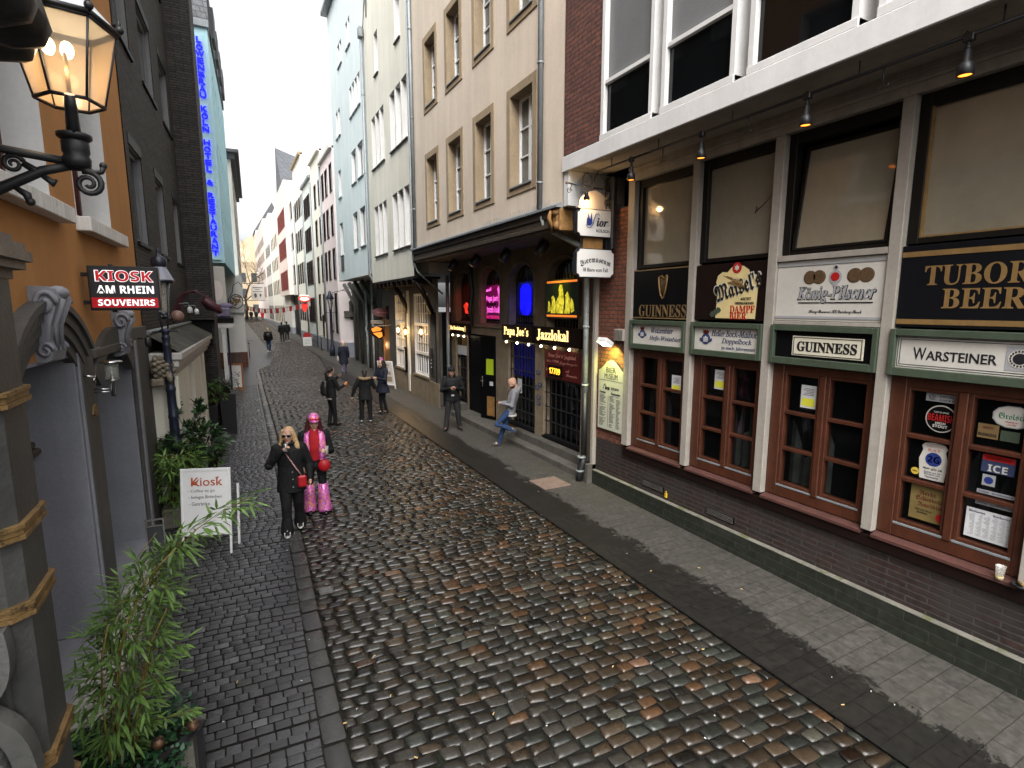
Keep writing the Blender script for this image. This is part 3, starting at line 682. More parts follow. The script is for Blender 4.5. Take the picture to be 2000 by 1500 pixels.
# wooden casements
for k, (a, b) in enumerate(BAYS):
    f = MB(RB); o0, o1 = -.20, -.085
    a1, b1 = a + .005, b - .005
    f.box(a1, a1 + .085, o0, o1, 1.10, 2.865, .006); f.box(b1 - .15, b1, o0, o1, 1.10, 2.865, .006)
    f.box(a1 + .085, b1 - .15, o0, o1, 2.76, 2.865, .006); f.box(a1 + .085, b1 - .15, o0, o1, 1.10, 1.235, .006)
    mid = (a + b) / 2 - .0325
    f.box(mid - .038, mid + .038, o0, o1 + .015, 1.235, 2.76, .006)
    z0, z1 = 1.235, 2.76
    for (c, d) in ((a1 + .085, mid - .038), (mid + .038, b1 - .15)):
        s = .038
        f.box(c, c + s, o0, o1 - .012, z0, z1, .004); f.box(d - s, d, o0, o1 - .012, z0, z1, .004)
        f.box(c + s, d - s, o0, o1 - .012, z1 - s, z1, .004); f.box(c + s, d - s, o0, o1 - .012, z0, z0 + .06, .004)
        for zz in (1.752, 2.235): f.box(c + s, d - s, o0, o1 - .016, zz - .022, zz + .022, .004)
    w = f.obj('casement_window', M['brown_wood'], tav)
    p = MB(RB); p.quad((a1 + .085, o0 + .045, 1.235), (b1 - .15, o0 + .045, 1.235), (b1 - .15, o0 + .045, 2.76), (a1 + .085, o0 + .045, 2.76)); p.obj('pane', M['pub_glass'], w)
    p = MB(RB); rr = random.Random(k); pts = []
    for i in range(9): t_ = i / 8; pts.append((a1 + .1 + (b1 - a1 - .25) * (.02 + .52 * t_ if k % 2 else .45 + .55 * t_), -.36 + .03 * (i % 2), 1.25))
    for i in range(8):
        p_, q_ = pts[i], pts[i + 1]; h_ = (.5 + .5 * rr.random(), .5 + .5 * rr.random()) if k % 2 else (.62 + .25 * math.sin(i), .62 + .25 * math.sin(i + 1)); p.quad(p_, q_, (q_[0], q_[1], 1.25 + h_[1]), (p_[0], p_[1], 1.25 + h_[0]))
    p.obj('drape', M['drape' if k in (2, 1) else 'drape_dark'], w)
    p = MB(RB); p.box(a1 + .09, mid - .04, o1 - .01, o1 + .004, 1.237, 1.262, .003); p.box(mid + .04, b1 - .155, o1 - .01, o1 + .004, 1.237, 1.262, .003); p.obj('weather_bar', M['zinc'], w)
    s = MB(RB); s.add([(a, -.12, 1.095), (b, -.12, 1.095), (b, .012, 1.062), (a, .012, 1.062), (a, .012, 1.03), (b, .012, 1.03), (a, -.12, 1.03), (b, -.12, 1.03)], [(0, 1, 2, 3), (3, 2, 5, 4), (4, 5, 7, 6), (0, 3, 4, 6), (1, 2, 5, 7), (0, 1, 7, 6)])
    s.obj('window_sill', M['sill_wood'], tav)
    # upper frosted light above the signs
    za, zb = (4.235 if k != 2 else 4.225), 5.70
    f = MB(RB); o0, o1 = -.22, -.09; bw = .10
    f.box(a1, a1 + .05, o0, o1, za, zb, .004); f.box(b1 - bw, b1, o0, o1, za, zb, .004); f.box(a1 + .05, b1 - bw, o0, o1, zb - .13, zb, .004); f.box(a1 + .05, b1 - bw, o0, o1, za, za + .06, .004)
    w = f.obj('upper_light_frame', M['black_frame'], tav)
    if k == 2:      # tilted open inwards at the top
        T = RB @ Matrix.Translation((0, -.10, za + .06)) @ Matrix.Rotation(R(7), 4, 'X')
        p = MB(RB); p.box(a1 + .05, b1 - bw, -.50, -.46, za + .06, zb - .13); p.obj('back_wall', M['blind'], w)
        p = MB(T); H_ = zb - .13 - za - .06; c, d = a1 + .055, b1 - bw - .03
        p.box(c, c + .04, -.03, .02, 0, H_ - .03, .003); p.box(d - .05, d, -.03, .02, 0, H_ - .03, .003); p.box(c + .04, d - .05, -.03, .02, 0, .03, .003); p.box(c + .04, d - .05, -.03, .02, H_ - .075, H_ - .03, .003)
        p.obj('tilted_sash', M['black_frame'], w)
        p = MB(T); p.box(c + .04, d - .05, -.01, .0, .03, H_ - .075); p.obj('pane', M['frosted_panel'], w)
        p = MB(RB)
        for i in range(16): p.tube([(a1 + .035 + .008 * math.cos(t), -.084 + .004 * (i % 2), 5.50 - i * .030 + .013 * math.sin(t)) for t in np.linspace(0, 6.28, 8)], .003, 5)
        p.obj('stay_chain', M['zinc'], w)
    else:
        p = MB(RB); p.box(a1 + .05, b1 - bw, o0 + .05, o0 + .065, za + .06, zb - .13); p.obj('pane', M['frosted_panel'], w)
        if k == 3:
            p = MB(RB); g_ = .018
            p.box(a1 + .05, a1 + .05 + g_, o0 + .065, o1 - .02, za + .06, zb - .13); p.box(b1 - bw - g_, b1 - bw, o0 + .065, o1 - .02, za + .06, zb - .13); p.box(a1 + .07, b1 - bw - g_, o0 + .065, o1 - .02, za + .06, za + .06 + g_)
            p.obj('glazing_bead', M['gold_letter'], w)
        if k == 1:
            p = MB(RB); p.tube([(4.98, -.150, 4.87), (4.93, -.150, 4.90), (4.88, -.150, 4.93), (4.80, -.150, 5.00), (4.72, -.150, 5.07)], [.012, .007, .005, .004, .002], 5); p.tube([(4.99, -.150, 4.84), (4.97, -.150, 4.93)], .008, 5); p.obj('glass_crack', M['black_letter'], w)
# dark strip painting the shadow under the sills, wall vents
m = MB(RB); m.box(-.6, 7.40, -.07, -.01, .90, 1.032, .004); m.obj('sill_shade_strip', M['brown_panel'], tav)
for a, b, z in ((6.35, 6.89, .52), (4.93, 5.45, .50)):
    v = MB(RB); v.box(a, b, -.058, -.045, z - .05, z + .06, .003)
    w = v.obj('wall_vent', M['black_panel'], tav)
    l = MB(RB)
    for i in range(4): l.box(a + .02, b - .02, -.045, -.038, z - .035 + i * .024, z - .024 + i * .024)
    l.obj('vent_slat', M['dark_stone'], w)
m = MB(RB); m.box(8.262, 8.35, -.35, .02, -.1, 5.0, .008); m.obj('party_pier', M['dirty_white_paint'], tav)

# ---- signs on the front
def green_sign(k, body, label, kind):
    a, b = BAYS[k]
    t = thing('beer_sign', label, 'sign', (6.2, (a + b) / 2, 3.1), 'beer signs in green wooden frames')
    f = MB(RB); z0, z1, w_ = 2.875, 3.365, .055
    f.box(a, a + w_, -.10, .035, z0, z1, .005); f.box(b - w_, b, -.10, .035, z0, z1, .005); f.box(a + w_, b - w_, -.10, .035, z1 - .07, z1, .005); f.box(a + w_, b - w_, -.10, .035, z0, z0 + .085, .005)
    f.obj('frame', M['green_paint'], t)
    p = MB(RB); p.box(a + w_, b - w_, -.08, -.02, z0 + .085, z1 - .07); p.obj('panel', M[kind], t)
    return t, a, b
def crest(t, u, z, s=1.0):
    c = MB(RB); c.lathe([(0, 0), (.085 * s, 0), (.085 * s, .004), (0, .004)], (u, -.019, z), 24, False, Matrix(((1, 0, 0), (0, 0, 1), (0, 1, 0)))); c.obj('crest_ring', M['navy_letter'], t)
    c = MB(RB); c.lathe([(0, .004), (.062 * s, .004), (.062 * s, .007), (0, .007)], (u, -.019, z), 24, False, Matrix(((1, 0, 0), (0, 0, 1), (0, 1, 0)))); c.obj('crest_field', M['blue_letter'], t)
    c = MB(RB)
    for dx in (-.03, 0, .03): c.box(u + dx * s - .01 * s, u + dx * s + .01 * s, -.013, -.008, z - .045 * s, z + (.03 if dx else .045) * s)
    c.box(u - .05 * s, u + .05 * s, -.013, -.008, z - .015 * s, z - .005 * s); c.obj('crest_charge', M['sign_white'], t)
    c = MB(RB); c.prism([(u + x * s, z + y * s) for x, y in ((-.05, .085), (.05, .085), (.06, .14), (.035, .115), (.02, .15), (0, .12), (-.02, .15), (-.035, .115), (-.06, .14))], -.019, -.012); c.obj('crown', M['dark_red_board'], t)
    c = MB(RB); c.prism([(u + x * s, z + y * s) for x, y in ((-.12, -.03), (-.08, -.05), (-.08, .0), (-.12, .02))], -.019, -.015); c.prism([(u + x * s, z + y * s) for x, y in ((.12, -.03), (.08, -.05), (.08, .0), (.12, .02))], -.019, -.015); c.obj('ribbon', M['navy_letter'], t)
t, a, b = green_sign(0, '', 'white green framed sign reading Weizenbier and Hefe-Weissbier', 'sign_white')
crest(t, 6.98, 3.13, .85); lettering(t, 'Weizenbier', M['navy_letter'], RB, 6.52, 3.205, w=.50, h=.095, out=-.02, st='ital', bold=.012); lettering(t, 'Hefe-Weissbier', M['navy_letter'], RB, 6.45, 3.065, w=.72, h=.095, out=-.02, st='ital', bold=.012)
t, a, b = green_sign(1, '', 'white green framed sign reading Heller Bock, Maibock and Doppelbock', 'sign_white')
crest(t, 5.60, 3.12, .95); lettering(t, 'Heller Bock-Maibock', M['navy_letter'], RB, 5.09, 3.215, w=.82, h=.095, out=-.02, st='ital', bold=.012); lettering(t, 'Doppelbock', M['navy_letter'], RB, 5.06, 3.10, w=.50, h=.095, out=-.02, st='ital', bold=.012); lettering(t, 'je nach Jahreszeit', M['navy_letter'], RB, 5.03, 3.005, w=.56, h=.06, out=-.02)
t, a, b = green_sign(2, '', 'green framed black sign with cream plate reading GUINNESS', 'black_panel')
p = MB(RB); p.box(3.36, 4.22, -.02, -.008, 2.99, 3.235, .01); p.obj('plate', M['cream_plate'] if 'cream_plate' in M else M['sign_white'], t)
p = MB(RB)
for z in (3.005, 3.213): p.box(3.38, 4.20, -.008, -.005, z, z + .008)
for u in (3.38, 4.192): p.box(u, u + .008, -.008, -.005, 3.013, 3.213)
p.obj('border_line', M['black_letter'], t)
lettering(t, 'GUINNESS', M['black_letter'], RB, 3.79, 3.11, w=.72, h=.125, out=-.008, st='serif', bold=.02)
t, a, b = green_sign(3, '', 'long white green framed sign reading WARSTEINER', 'sign_white')
p = MB(RB)
for d in (0.0, .022):
    for z in (2.972 + d, 3.278 - d): p.box(1.9, 3.02 - d, -.02, -.017, z, z + .006)
    p.box(3.02 - d, 3.026 - d, -.02, -.017, 2.972 + d, 3.284 - d)
p.obj('border_line', M['black_letter'], t)
lettering(t, 'W', M['black_letter'], RB, 2.82, 3.118, w=.115, h=.125, out=-.02, st=None, bold=.005, name='lettering'); 
lettering(t, 'ARSTEINER', M['black_letter'], RB, 2.475, 3.105, w=.57, h=.095, out=-.02, bold=.012)
p = MB(RB); p.box(1.93, 2.13, -.02, -.016, 3.02, 3.24); p.obj('seal_plate', M['sign_grey'], t)
p = MB(RB); p.lathe([(0, 0), (.085, 0), (.085, .003), (0, .003)], (2.03, -.016, 3.13), 24, False, Matrix(((1, 0, 0), (0, 0, 1), (0, 1, 0)))); p.obj('seal', M['sign_white'], t)
p = MB(RB); p.lathe([(0, .003), (.05, .003), (.05, .006), (0, .006)], (2.03, -.016, 3.13), 24, False, Matrix(((1, 0, 0), (0, 0, 1), (0, 1, 0)))); 
for i in range(18): 
    an = i * 2 * math.pi / 18; p.box(2.03 + .068 * math.cos(an) - .006, 2.03 + .068 * math.cos(an) + .006, -.013, -.011, 3.13 + .068 * math.sin(an) - .009, 3.13 + .068 * math.sin(an) + .009)
p.obj('seal_centre', M['black_letter'], t)
t, a, b = green_sign(4, '', 'green framed plain white sign board at the near end of the tavern', 'sign_white')

def board(k, label, kind, z0=3.40, z1=4.20):
    a, b = BAYS[k]; t = thing('beer_sign', label, 'sign', (6.2, (a + b) / 2, 3.8), 'large beer boards above the green frames')
    p = MB(RB); p.box(a + .003, b - .003, -.12, -.04, z0, z1, .004); p.obj('board', M[kind], t); return t
t = board(0, 'black board with a golden harp over the word GUINNESS', 'black_panel')
lettering(t, 'GUINNESS', M['dull_gold_letter'], RB, 6.57, 3.525, w=1.08, h=.20, out=-.04, st='serif', bold=.0)
h = MB(RB); hx, hz = 6.55, 3.92
h.tube([(hx + .10, -.03, hz + .15), (hx + .085, -.03, hz + .0), (hx + .05, -.03, hz - .13), (hx + .0, -.03, hz - .20), (hx - .03, -.03, hz - .17)], [.012, .014, .013, .012, .010], 6)
h.tube([(hx + .10, -.03, hz + .15), (hx + .03, -.03, hz + .165), (hx - .03, -.03, hz + .12), (hx - .085, -.03, hz + .17), (hx - .10, -.03, hz + .14)], [.010, .013, .014, .013, .01], 6)
h.tube([(hx - .095, -.03, hz + .16), (hx - .08, -.03, hz + .03), (hx - .055, -.03, hz - .08), (hx - .02, -.03, hz - .18)], [.012, .013, .012, .012], 6)
for i in range(5): h.tube([(hx + .07 - .03 * i, -.03, hz + .14), (hx + .045 - .022 * i, -.03, hz - .10 - .015 * i)], .0035, 4)
h.obj('harp_emblem', M['gold_letter'], t)
for z in (4.19, 3.395): m = MB(RB); m.box(6.0, 7.26, -.05, -.035, z, z + .02); m.obj('edge_strip', M['dull_gold_letter'], t)
t = board(1, 'dark brown board with a cream tankard shaped Maisel\'s Dampfbier label', 'brown_panel')
u0 = 5.13
pts = [(.33, -.36), (-.33, -.36), (-.345, .05), (-.38, .12), (-.36, .20), (-.29, .235), (-.22, .22), (-.19, .30), (-.10, .355), (0, .37), (.09, .345), (.16, .28), (.24, .29), (.32, .24), (.345, .15), (.31, .05)]
p = MB(RB); p.prism([(u0 + x * 1.03, 3.79 + z * 1.03) for x, z in pts], -.042, -.036); p.obj('label_edge', M['black_letter'], t)
p = MB(RB); p.prism([(u0 + x, 3.79 + z) for x, z in pts], -.04, -.030); p.obj('label', M['cream_label'], t)
p = MB(RB); p.lathe([(0, 0), (.075, 0), (.075, .006), (0, .006)], (u0, -.032, 4.125), 22, False, Matrix(((1, 0, 0), (0, 0, 1), (0, 1, 0)))); p.obj('seal', M['red_letter'], t)
p = MB(RB)
for i in range(2):
    p.prism([(u0 + .045 * math.cos(R(90 + i * 60 + j * 120)), 4.125 + .045 * math.sin(R(90 + i * 60 + j * 120))) for j in range(3)], -.027 + .001 * i, -.024 + .001 * i)
p.obj('star', M['sign_white'], t)
p = MB(RB)
for i in range(7):
    p.tube([(u0 - .22, -.028, 3.80), (u0 - .05 + .03 * i, -.026, 3.93), (u0 + .22 - .06 * i, -.027, 4.03 - .01 * i)], [.004, .012, .003], 5)
p.obj('barley', M['gold_letter'], t)
lettering(t, "Maisel's", M['sign_white'], RB, u0 - .02, 3.865, w=.80, h=.27, out=-.030, st='black', bold=.03, rot=R(16))
lettering(t, "Maisel's", M['black_letter'], RB, u0 - .02, 3.865, w=.77, h=.24, out=-.025, st='black', bold=.010, rot=R(16))
lettering(t, 'AECHT', M['black_letter'], RB, u0 - .17, 3.70, w=.17, h=.038, out=-.029, st='serif'); lettering(t, 'OBERGÄRIGES', M['black_letter'], RB, u0 - .15, 3.645, w=.30, h=.042, out=-.029, st='serif')
lettering(t, 'DAMPF', M['red_letter'], RB, u0 - .12, 3.56, w=.40, h=.10, out=-.029, st='serif', bold=.004); lettering(t, 'BIER', M['red_letter'], RB, u0 - .06, 3.465, w=.28, h=.09, out=-.029, st='serif', bold=.004)
p = MB(RB)
for i in range(3): p.prism([(u0 + .28 + .05 * i + x, 3.54 - .03 * i + z) for x, z in ((-.05, 0), (-.02, .04), (.02, .045), (.05, 0), (.02, -.04), (-.02, -.035))], -.029 + .001 * i, -.024 + .001 * i)
p.obj('hop_leaf', M['green_paint'], t)
t = board(2, 'white board with medals and the script name König-Pilsener', 'sign_white', 3.42, 4.15)
for z0, z1, o in ((4.155, 4.225, .0), (3.37, 3.415, -.01)): m = MB(RB); m.box(3.215, 4.505, -.10, o, z0, z1, .004); m.obj('white_ledge', M['dirty_white_paint'], t)
m = MB(RB); m.box(3.22, 4.50, -.04, -.03, 4.09, 4.12); m.box(3.22, 4.50, -.04, -.03, 3.45, 3.48); m.obj('grey_line', M['sign_grey'], t)
lettering(t, 'König-Pilsener', M['black_letter'], RB, 3.76, 3.735, w=.92, h=.215, out=-.04, st='bital', bold=.03); lettering(t, 'König-Pilsener', M['green_line'] if 'green_line' in M else M['sign_grey'], RB, 3.76, 3.737, w=.90, h=.195, out=-.035, st='bital', bold=-.004)
m = MB(RB); m.box(3.33, 3.87, -.04, -.034, 3.635, 3.648); m.box(3.93, 4.20, -.04, -.034, 3.635, 3.648); m.obj('underline', M['black_letter'], t)
lettering(t, 'König-Brauerei KG Duisburg-Beeck', M['black_letter'], RB, 3.75, 3.53, w=.62, h=.055, out=-.04, st='script')
DISC = Matrix(((1, 0, 0), (0, 0, 1), (0, 1, 0)))
for u in (4.07, 3.96, 3.55, 3.42):
    p = MB(RB); p.lathe([(0, 0), (.082, 0), (.082, .005), (.068, .008), (0, .008)], (u, -.040, 3.945), 22, False, DISC); p.obj('medal', M['medal'], t)
p = MB(RB); p.lathe([(0, 0), (.075, 0), (.075, .006), (0, .006)], (3.765, -.04, 3.94), 20, False, DISC); p.lathe([(.018, 0), (.018, .006), (.03, .006), (.03, 0)], (3.765, -.04, 4.045), 12, False, DISC); p.prism([(3.70, 3.89), (3.83, 3.89), (3.765, 3.825)], -.04, -.035); p.obj('seal', M['sign_grey'], t)
p = MB(RB); p.lathe([(0, .006), (.05, .006), (.05, .010), (0, .010)], (3.765, -.04, 3.94), 20, False, DISC); p.obj('seal_field', M['red_letter'], t)
t = board(3, 'dark blue-black board with gold letters TUBORG BEER', 'navy_panel', 3.385, 4.215)
for z in (4.10, 3.415): m = MB(RB); m.box(1.84, 3.08, -.042, -.034, z, z + .052); m.obj('gold_line', M['gold_letter'], t)
lettering(t, 'TUBORG', M['gold_letter'], RB, 2.36, 3.905, w=1.0, h=.20, out=-.04, st='serif', bold=.004); lettering(t, 'BEER', M['gold_letter'], RB, 2.37, 3.675, w=.64, h=.19, out=-.04, st='serif', bold=.004)
t = board(4, 'plain dark board above the plain white green framed sign', 'brown_panel')

# ---- lamp rail
rail = thing('lamp_rail', 'black iron rail with hooks hung under the white tavern soffit', 'rail', (5.58, 4, 5.82))
m = MB(); m.tube([(5.58, -.5, 5.822), (5.58, 7.42, 5.822)], .017, 8)
for y in (7.1, 6.05, 4.78, 3.30, 2.2, 1.1): m.tube([(5.58, y, 5.83), (5.58, y, 5.956)], .007, 6)
m.obj('pole', M['black_metal'], rail)
for y in (5.95, 4.55, 3.07, 1.6):
    h = MB(); h.tube([(5.58, y, 5.81), (5.58, y, 5.66)], [.010, .006], 6); h.tube([(5.58, y + .05, 5.665), (5.58, y + .045, 5.635), (5.58, y + .015, 5.63), (5.58, y, 5.66), (5.58, y - .015, 5.63), (5.58, y - .045, 5.635), (5.58, y - .05, 5.665)], .006, 6); h.obj('hook', M['black_metal'], rail)
def rail_lamp():
    t = thing('spot_lamp', 'small black spot lamp with unlit face at the far end of the rail', 'lamp', (5.58, 6.62, 5.82), 'spot lamps on the tavern rail')
    m = MB(Matrix.Translation((5.58, 6.62, 5.82)))
    m.box(-.028, .028, -.04, .04, -.05, .02, .008); m.tube([(-.0, .0, .02), (0, .02, .04), (0, .035, .02)], .006, 6); m.tube([(0, 0, -.05), (0, 0, -.075)], .016, 8)
    m.ball((0, 0, -.09), .022); m.obj('clamp', M['black_metal'], t)
    m = MB(Matrix.Translation((5.58, 6.62, 5.82))); m.lathe([(.018, -.10), (.030, -.115), (.032, -.20), (.058, -.225), (.060, -.31), (.052, -.312), (.050, -.29)], (0, 0, 0), 18); m.obj('lamp_head', M['black_metal'], t)
    m = MB(Matrix.Translation((5.58, 6.62, 5.82))); m.lathe([(0, -.302), (.050, -.302)], (0, 0, 0), 18, False); m.obj('lamp_face', M['rail_glow'], t)
    return t
rl = rail_lamp()
for y, lb in ((5.25, 'spot lamp with glowing orange face between the Guinness and Maisel boards'), (3.82, 'spot lamp with glowing orange face beside the tilted open window'), (2.42, 'largest spot lamp with glowing orange face over the Tuborg bay'), (1.0, 'spot lamp nearest the viewer at the near end of the rail')):
    dup(rl, (5.58, y, 5.82), None, lb)

# ---- hanging signs on the iron bracket
br = thing('iron_bracket', 'black iron bracket with brass knob carrying the hanging tavern signs', 'bracket', (5.8, 7.8, 5.6))
m = MB(); m.tube([(6.2, 7.82, 5.62), (5.20, 7.80, 5.665)], .014, 8)
for x0, s_ in ((5.62, 1), (5.86, 1)): m.tube([(x0 - .10, 7.8, 5.64), (x0 - .10, 7.8, 5.78), (x0 - .05, 7.8, 5.86), (x0 + .03, 7.8, 5.86), (x0 + .09, 7.8, 5.78), (x0 + .10, 7.8, 5.62)], .009, 7)
m.tube([(5.93, 7.8, 5.90), (6.2, 7.8, 5.93)], .008, 6); m.tube([(5.42, 7.6, 5.64), (5.58, 7.42, 5.822)], .008, 6)
m.tube([(5.24 + .05 * math.cos(t) * (1 - t / 12), 7.8, 5.54 + .05 * math.sin(t) * (1 - t / 12)) for t in np.linspace(0, 9, 20)], .006, 6)
m.tube([(5.30, 7.8, 5.66), (5.27, 7.8, 5.58)], .006, 6)
m.obj('arm', M['black_metal'], br)
m = MB(); m.ball((5.19, 7.8, 5.665), .028); m.obj('knob', M['gold_paint'], br)
m = MB(); m.box(6.10, 6.2, 7.70, 7.95, 4.6, 5.85, .02); m.tube([(6.15, 7.8, 5.9), (6.0, 7.8, 5.4), (6.15, 7.8, 5.0)], .012, 6)
for k in range(3): m.tube([(6.12 - .10 * math.cos(t) , 7.8, 5.3 - .25 * k + .10 * math.sin(t)) for t in np.linspace(0, 5, 14)], .010, 6)
m.obj('wall_scroll', M['black_metal'], br)
def spot(name, label, p, q, lit=True):
    t = thing(name, label, 'lamp', p, 'spots on the sign bracket'); d = (Vector(q) - Vector(p)).normalized(); rm = d.to_track_quat('Z', 'Y').to_matrix()
    m = MB(Matrix.Translation(p)); m.lathe([(.012, -.07), (.03, -.06), (.036, 0), (.056, .045), (.060, .06)], (0, 0, 0), 14, True, rm); m.tube([(0, 0, 0), (-.09, 0, .05), (-.10, 0, .15)], .006, 6); m.obj('lamp_shade', M['black_metal'], t)
    m = MB(Matrix.Translation(p)); m.ball(tuple(d * .04), .045, 10, 6); m.obj('bulb', M['lamp_glow'] if lit else M['dark_glass'], t)
    return t
sp_ = spot('sign_spot', 'lit spot lamp shining down on the upper hanging sign', (5.50, 7.66, 5.46), (5.62, 7.80, 5.15))
pl = bpy.data.lights.new('sign_spot_light', 'POINT'); pl.energy = 5; pl.color = (1, .66, .30); pl.shadow_soft_size = .04; lo = bpy.data.objects.new('light_source', pl); COL.objects.link(lo); lo.parent = sp_; lo.location = (.06, .04, -.08)
spot('sign_spot', 'unlit black spot lamp beside the wall end of the sign bracket', (5.97, 7.66, 5.50), (5.95, 7.80, 5.1), False)
FS = FE(0, 7.8)
def hang(label, z0, z1, x0=5.38, x1=6.20, cut=.06):
    t = thing('hanging_sign', label, 'sign', ((x0 + x1) / 2, 7.8, z1), 'hanging signs on the tavern corner')
    P = []
    for (cx, cz, s0) in ((x0, z0, 0), (x1, z0, 1), (x1, z1, 2), (x0, z1, 3)):
        for k in range(5):
            a = {0: (90, 0), 1: (180, 90), 2: (270, 180), 3: (360, 270)}[s0]; an = R(a[0] + (a[1] - a[0]) * k / 4); P.append((cx + cut * math.cos(an), cz + cut * math.sin(an)))
    m = MB(FS); m.prism(P, -.05, .045); m.obj('sign_case', M['black_metal'], t)
    c = ((x0 + x1) / 2, (z0 + z1) / 2); m = MB(FS); m.prism([(c[0] + (x - c[0]) * .965, c[1] + (z - c[1]) * .945) for x, z in P], .045, .052); m.obj('sign_face', M['sign_face'] if 'sign_face' in M else M['sign_white'], t)
    return t
t = hang('white hanging sign with a blue swoosh reading Sion Kölsch', 4.80, 5.27)
kw = dict(out=.053, rev=False)
lettering(t, 'ion', M['black_letter'], FS, 5.92, 5.055, w=.26, h=.15, st='bital', bold=.02, **kw); lettering(t, 'KÖLSCH', M['black_letter'], FS, 5.93, 4.915, w=.28, h=.06, **kw)
m = MB(FS); m.tube([(5.85, .055, 5.17), (5.82, .055, 5.20), (5.77, .055, 5.19), (5.74, .055, 5.12), (5.71, .055, 5.02), (5.66, .055, 4.96), (5.60, .055, 4.955), (5.555, .055, 5.0)], [.006, .014, .016, .018, .022, .020, .014, .004], 6, flat=.3); m.obj('swoosh', M['navy_letter'], t)
m = MB(FS); m.prism([(5.58, 4.99), (5.66, 4.985), (5.70, 5.03), (5.695, 5.10), (5.675, 5.21), (5.655, 5.10), (5.645, 5.10), (5.64, 5.15), (5.63, 5.10), (5.61, 5.20), (5.595, 5.09), (5.585, 5.13), (5.575, 5.04)], .053, .057); m.obj('church_emblem', M['blue_letter'], t)
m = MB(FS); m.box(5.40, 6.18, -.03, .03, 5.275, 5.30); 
m.prism([(5.45, 5.30), (6.12, 5.30), (6.10, 5.42), (6.05, 5.48), (5.93, 5.56), (5.79, 5.60), (5.64, 5.56), (5.52, 5.48), (5.47, 5.42)], -.02, -.01); m.obj('lit_wall_patch', M['lit_wall_pink'], t)  # arched panel standing in for the lamplit wall behind the sign
t = hang('lower white hanging sign with blackletter word Biermuseum', 4.10, 4.60)
vs_, fs_ = None, None
bm_ = MB(FS); word = 'Biermuseum'
ws = [.085, .04, .055, .055, .095, .065, .055, .055, .065, .095]; tot = sum(ws); x = 5.79 - tot / 2
for ch, wd in zip(word, ws):
    xc = x + wd / 2; dx = (xc - 5.79) / (tot / 2); lettering(t, ch, None, FS, xc, 4.40 - .075 * dx * dx, w=wd * .92, h=.075 if ch in 'iermusn' else .105, st='black', bold=.0, rot=R(-16 * dx), into=bm_, **kw); x += wd
bm_.obj('lettering', M['black_letter'], t, recalc=False)
lettering(t, '18 Biere vom Faß', M['black_letter'], FS, 5.79, 4.235, w=.54, h=.068, **kw)
m = MB()
for x in (5.50, 6.06):
    for i in range(5): m.tube([(x + .012 * math.cos(q), 7.8 + (.006 * (i % 2)), 4.65 + i * .035 + .02 * math.sin(q)) for q in np.linspace(0, 6.28, 9)], .005, 5)
m.obj('chain', M['black_metal'], t)
m = MB(); m.box(5.58, 6.00, 7.83, 7.87, 4.57, 4.83, .005); m.obj('wood_link', M['ochre_wood'], t)

# ---- menu board, floodlight, vent
t = thing('menu_board', 'pale green price board with arched top lit from above', 'board', (6.2, 7.78, 1.9))
P = [(7.42, 1.27), (8.14, 1.27), (8.14, 2.40)] + [(8.14 - .72 * k / 12, 2.40 + .20 * max(0, math.sin(math.pi * (k / 12)) ** 1.6)) for k in range(1, 12)] + [(7.42, 2.40)]
m = MB(RB); m.prism([(7.78 + (x - 7.78) * 1.035, 1.9 + (z - 1.9) * 1.02) for x, z in P], -.054, -.015); m.obj('board_edge', M['black_metal'], t)
m = MB(RB); m.prism(P, -.015, .0); m.obj('board_face', M['menu_board'], t)
lettering(t, 'BIER', M['dark_stone'], RB, 7.77, 2.42, w=.28, h=.10, out=.001); lettering(t, 'MUSEUM', M['dark_stone'], RB, 7.77, 2.30, w=.38, h=.10, out=.001)
lettering(t, 'Sion', M['black_letter'], RB, 7.90, 2.09, w=.20, h=.11, out=.001, st='script', bold=.03); lettering(t, 'KÖLSCH', M['black_letter'], RB, 7.65, 2.08, w=.22, h=.055, out=.001)
lettering(t, 'Fassbier', M['black_letter'], RB, 8.0, 1.985, w=.18, h=.045, out=.001); lettering(t, 'Flaschenbier', M['black_letter'], RB, 7.62, 1.98, w=.26, h=.045, out=.001)
m = MB(RB); m.box(7.44, 8.12, .0, .003, 2.215, 2.221); m.box(7.835, 7.841, .0, .003, 1.33, 1.93)
rr = random.Random(3)
for i in range(26):
    z = 1.92 - i * .0235
    for (u, wmax) in ((8.10, .20), (7.80, .16), (7.60, .13)):
        if rr.random() < .92: m.box(u - wmax * rr.uniform(.45, 1), u, .0, .002, z, z + .009)
m.obj('price_lines', M['dark_stone'], t)
t = thing('floodlight', 'small white floodlight glowing over the price board', 'lamp', (6.02, 7.62, 2.95))
T = Matrix.Translation((6.02, 7.66, 2.95)) @ Matrix.Rotation(R(32), 4, 'Y')
m = MB(T); m.box(-.10, .10, -.07, .20, -.035, .05, .012); m.obj('lamp_case', M['white_paint'], t)
m = MB(T); m.box(-.085, .085, -.055, .185, -.040, -.036); m.obj('lamp_face', M['flood_glow'] if 'flood_glow' in M else M['bulb_glow'], t)
m = MB(); m.tube([(6.12, 7.66, 2.93), (6.27, 7.66, 2.98)], .012, 6); m.tube([(6.24, 7.55, 3.0), (6.2, 7.5, 2.85), (6.25, 7.47, 2.75)], .006, 6); m.obj('lamp_arm', M['black_metal'], t)
pl = bpy.data.lights.new('flood_light', 'SPOT'); pl.energy = 70; pl.color = (.88, .88, .18); pl.shadow_soft_size = .05; pl.spot_size = R(125); pl.spot_blend = .8; lo = bpy.data.objects.new('light_source', pl); COL.objects.link(lo); lo.parent = t; lo.location = (.06, .05, -.07); lo.rotation_euler = Vector((.22, .12, -.34)).to_track_quat('-Z', 'Y').to_euler()
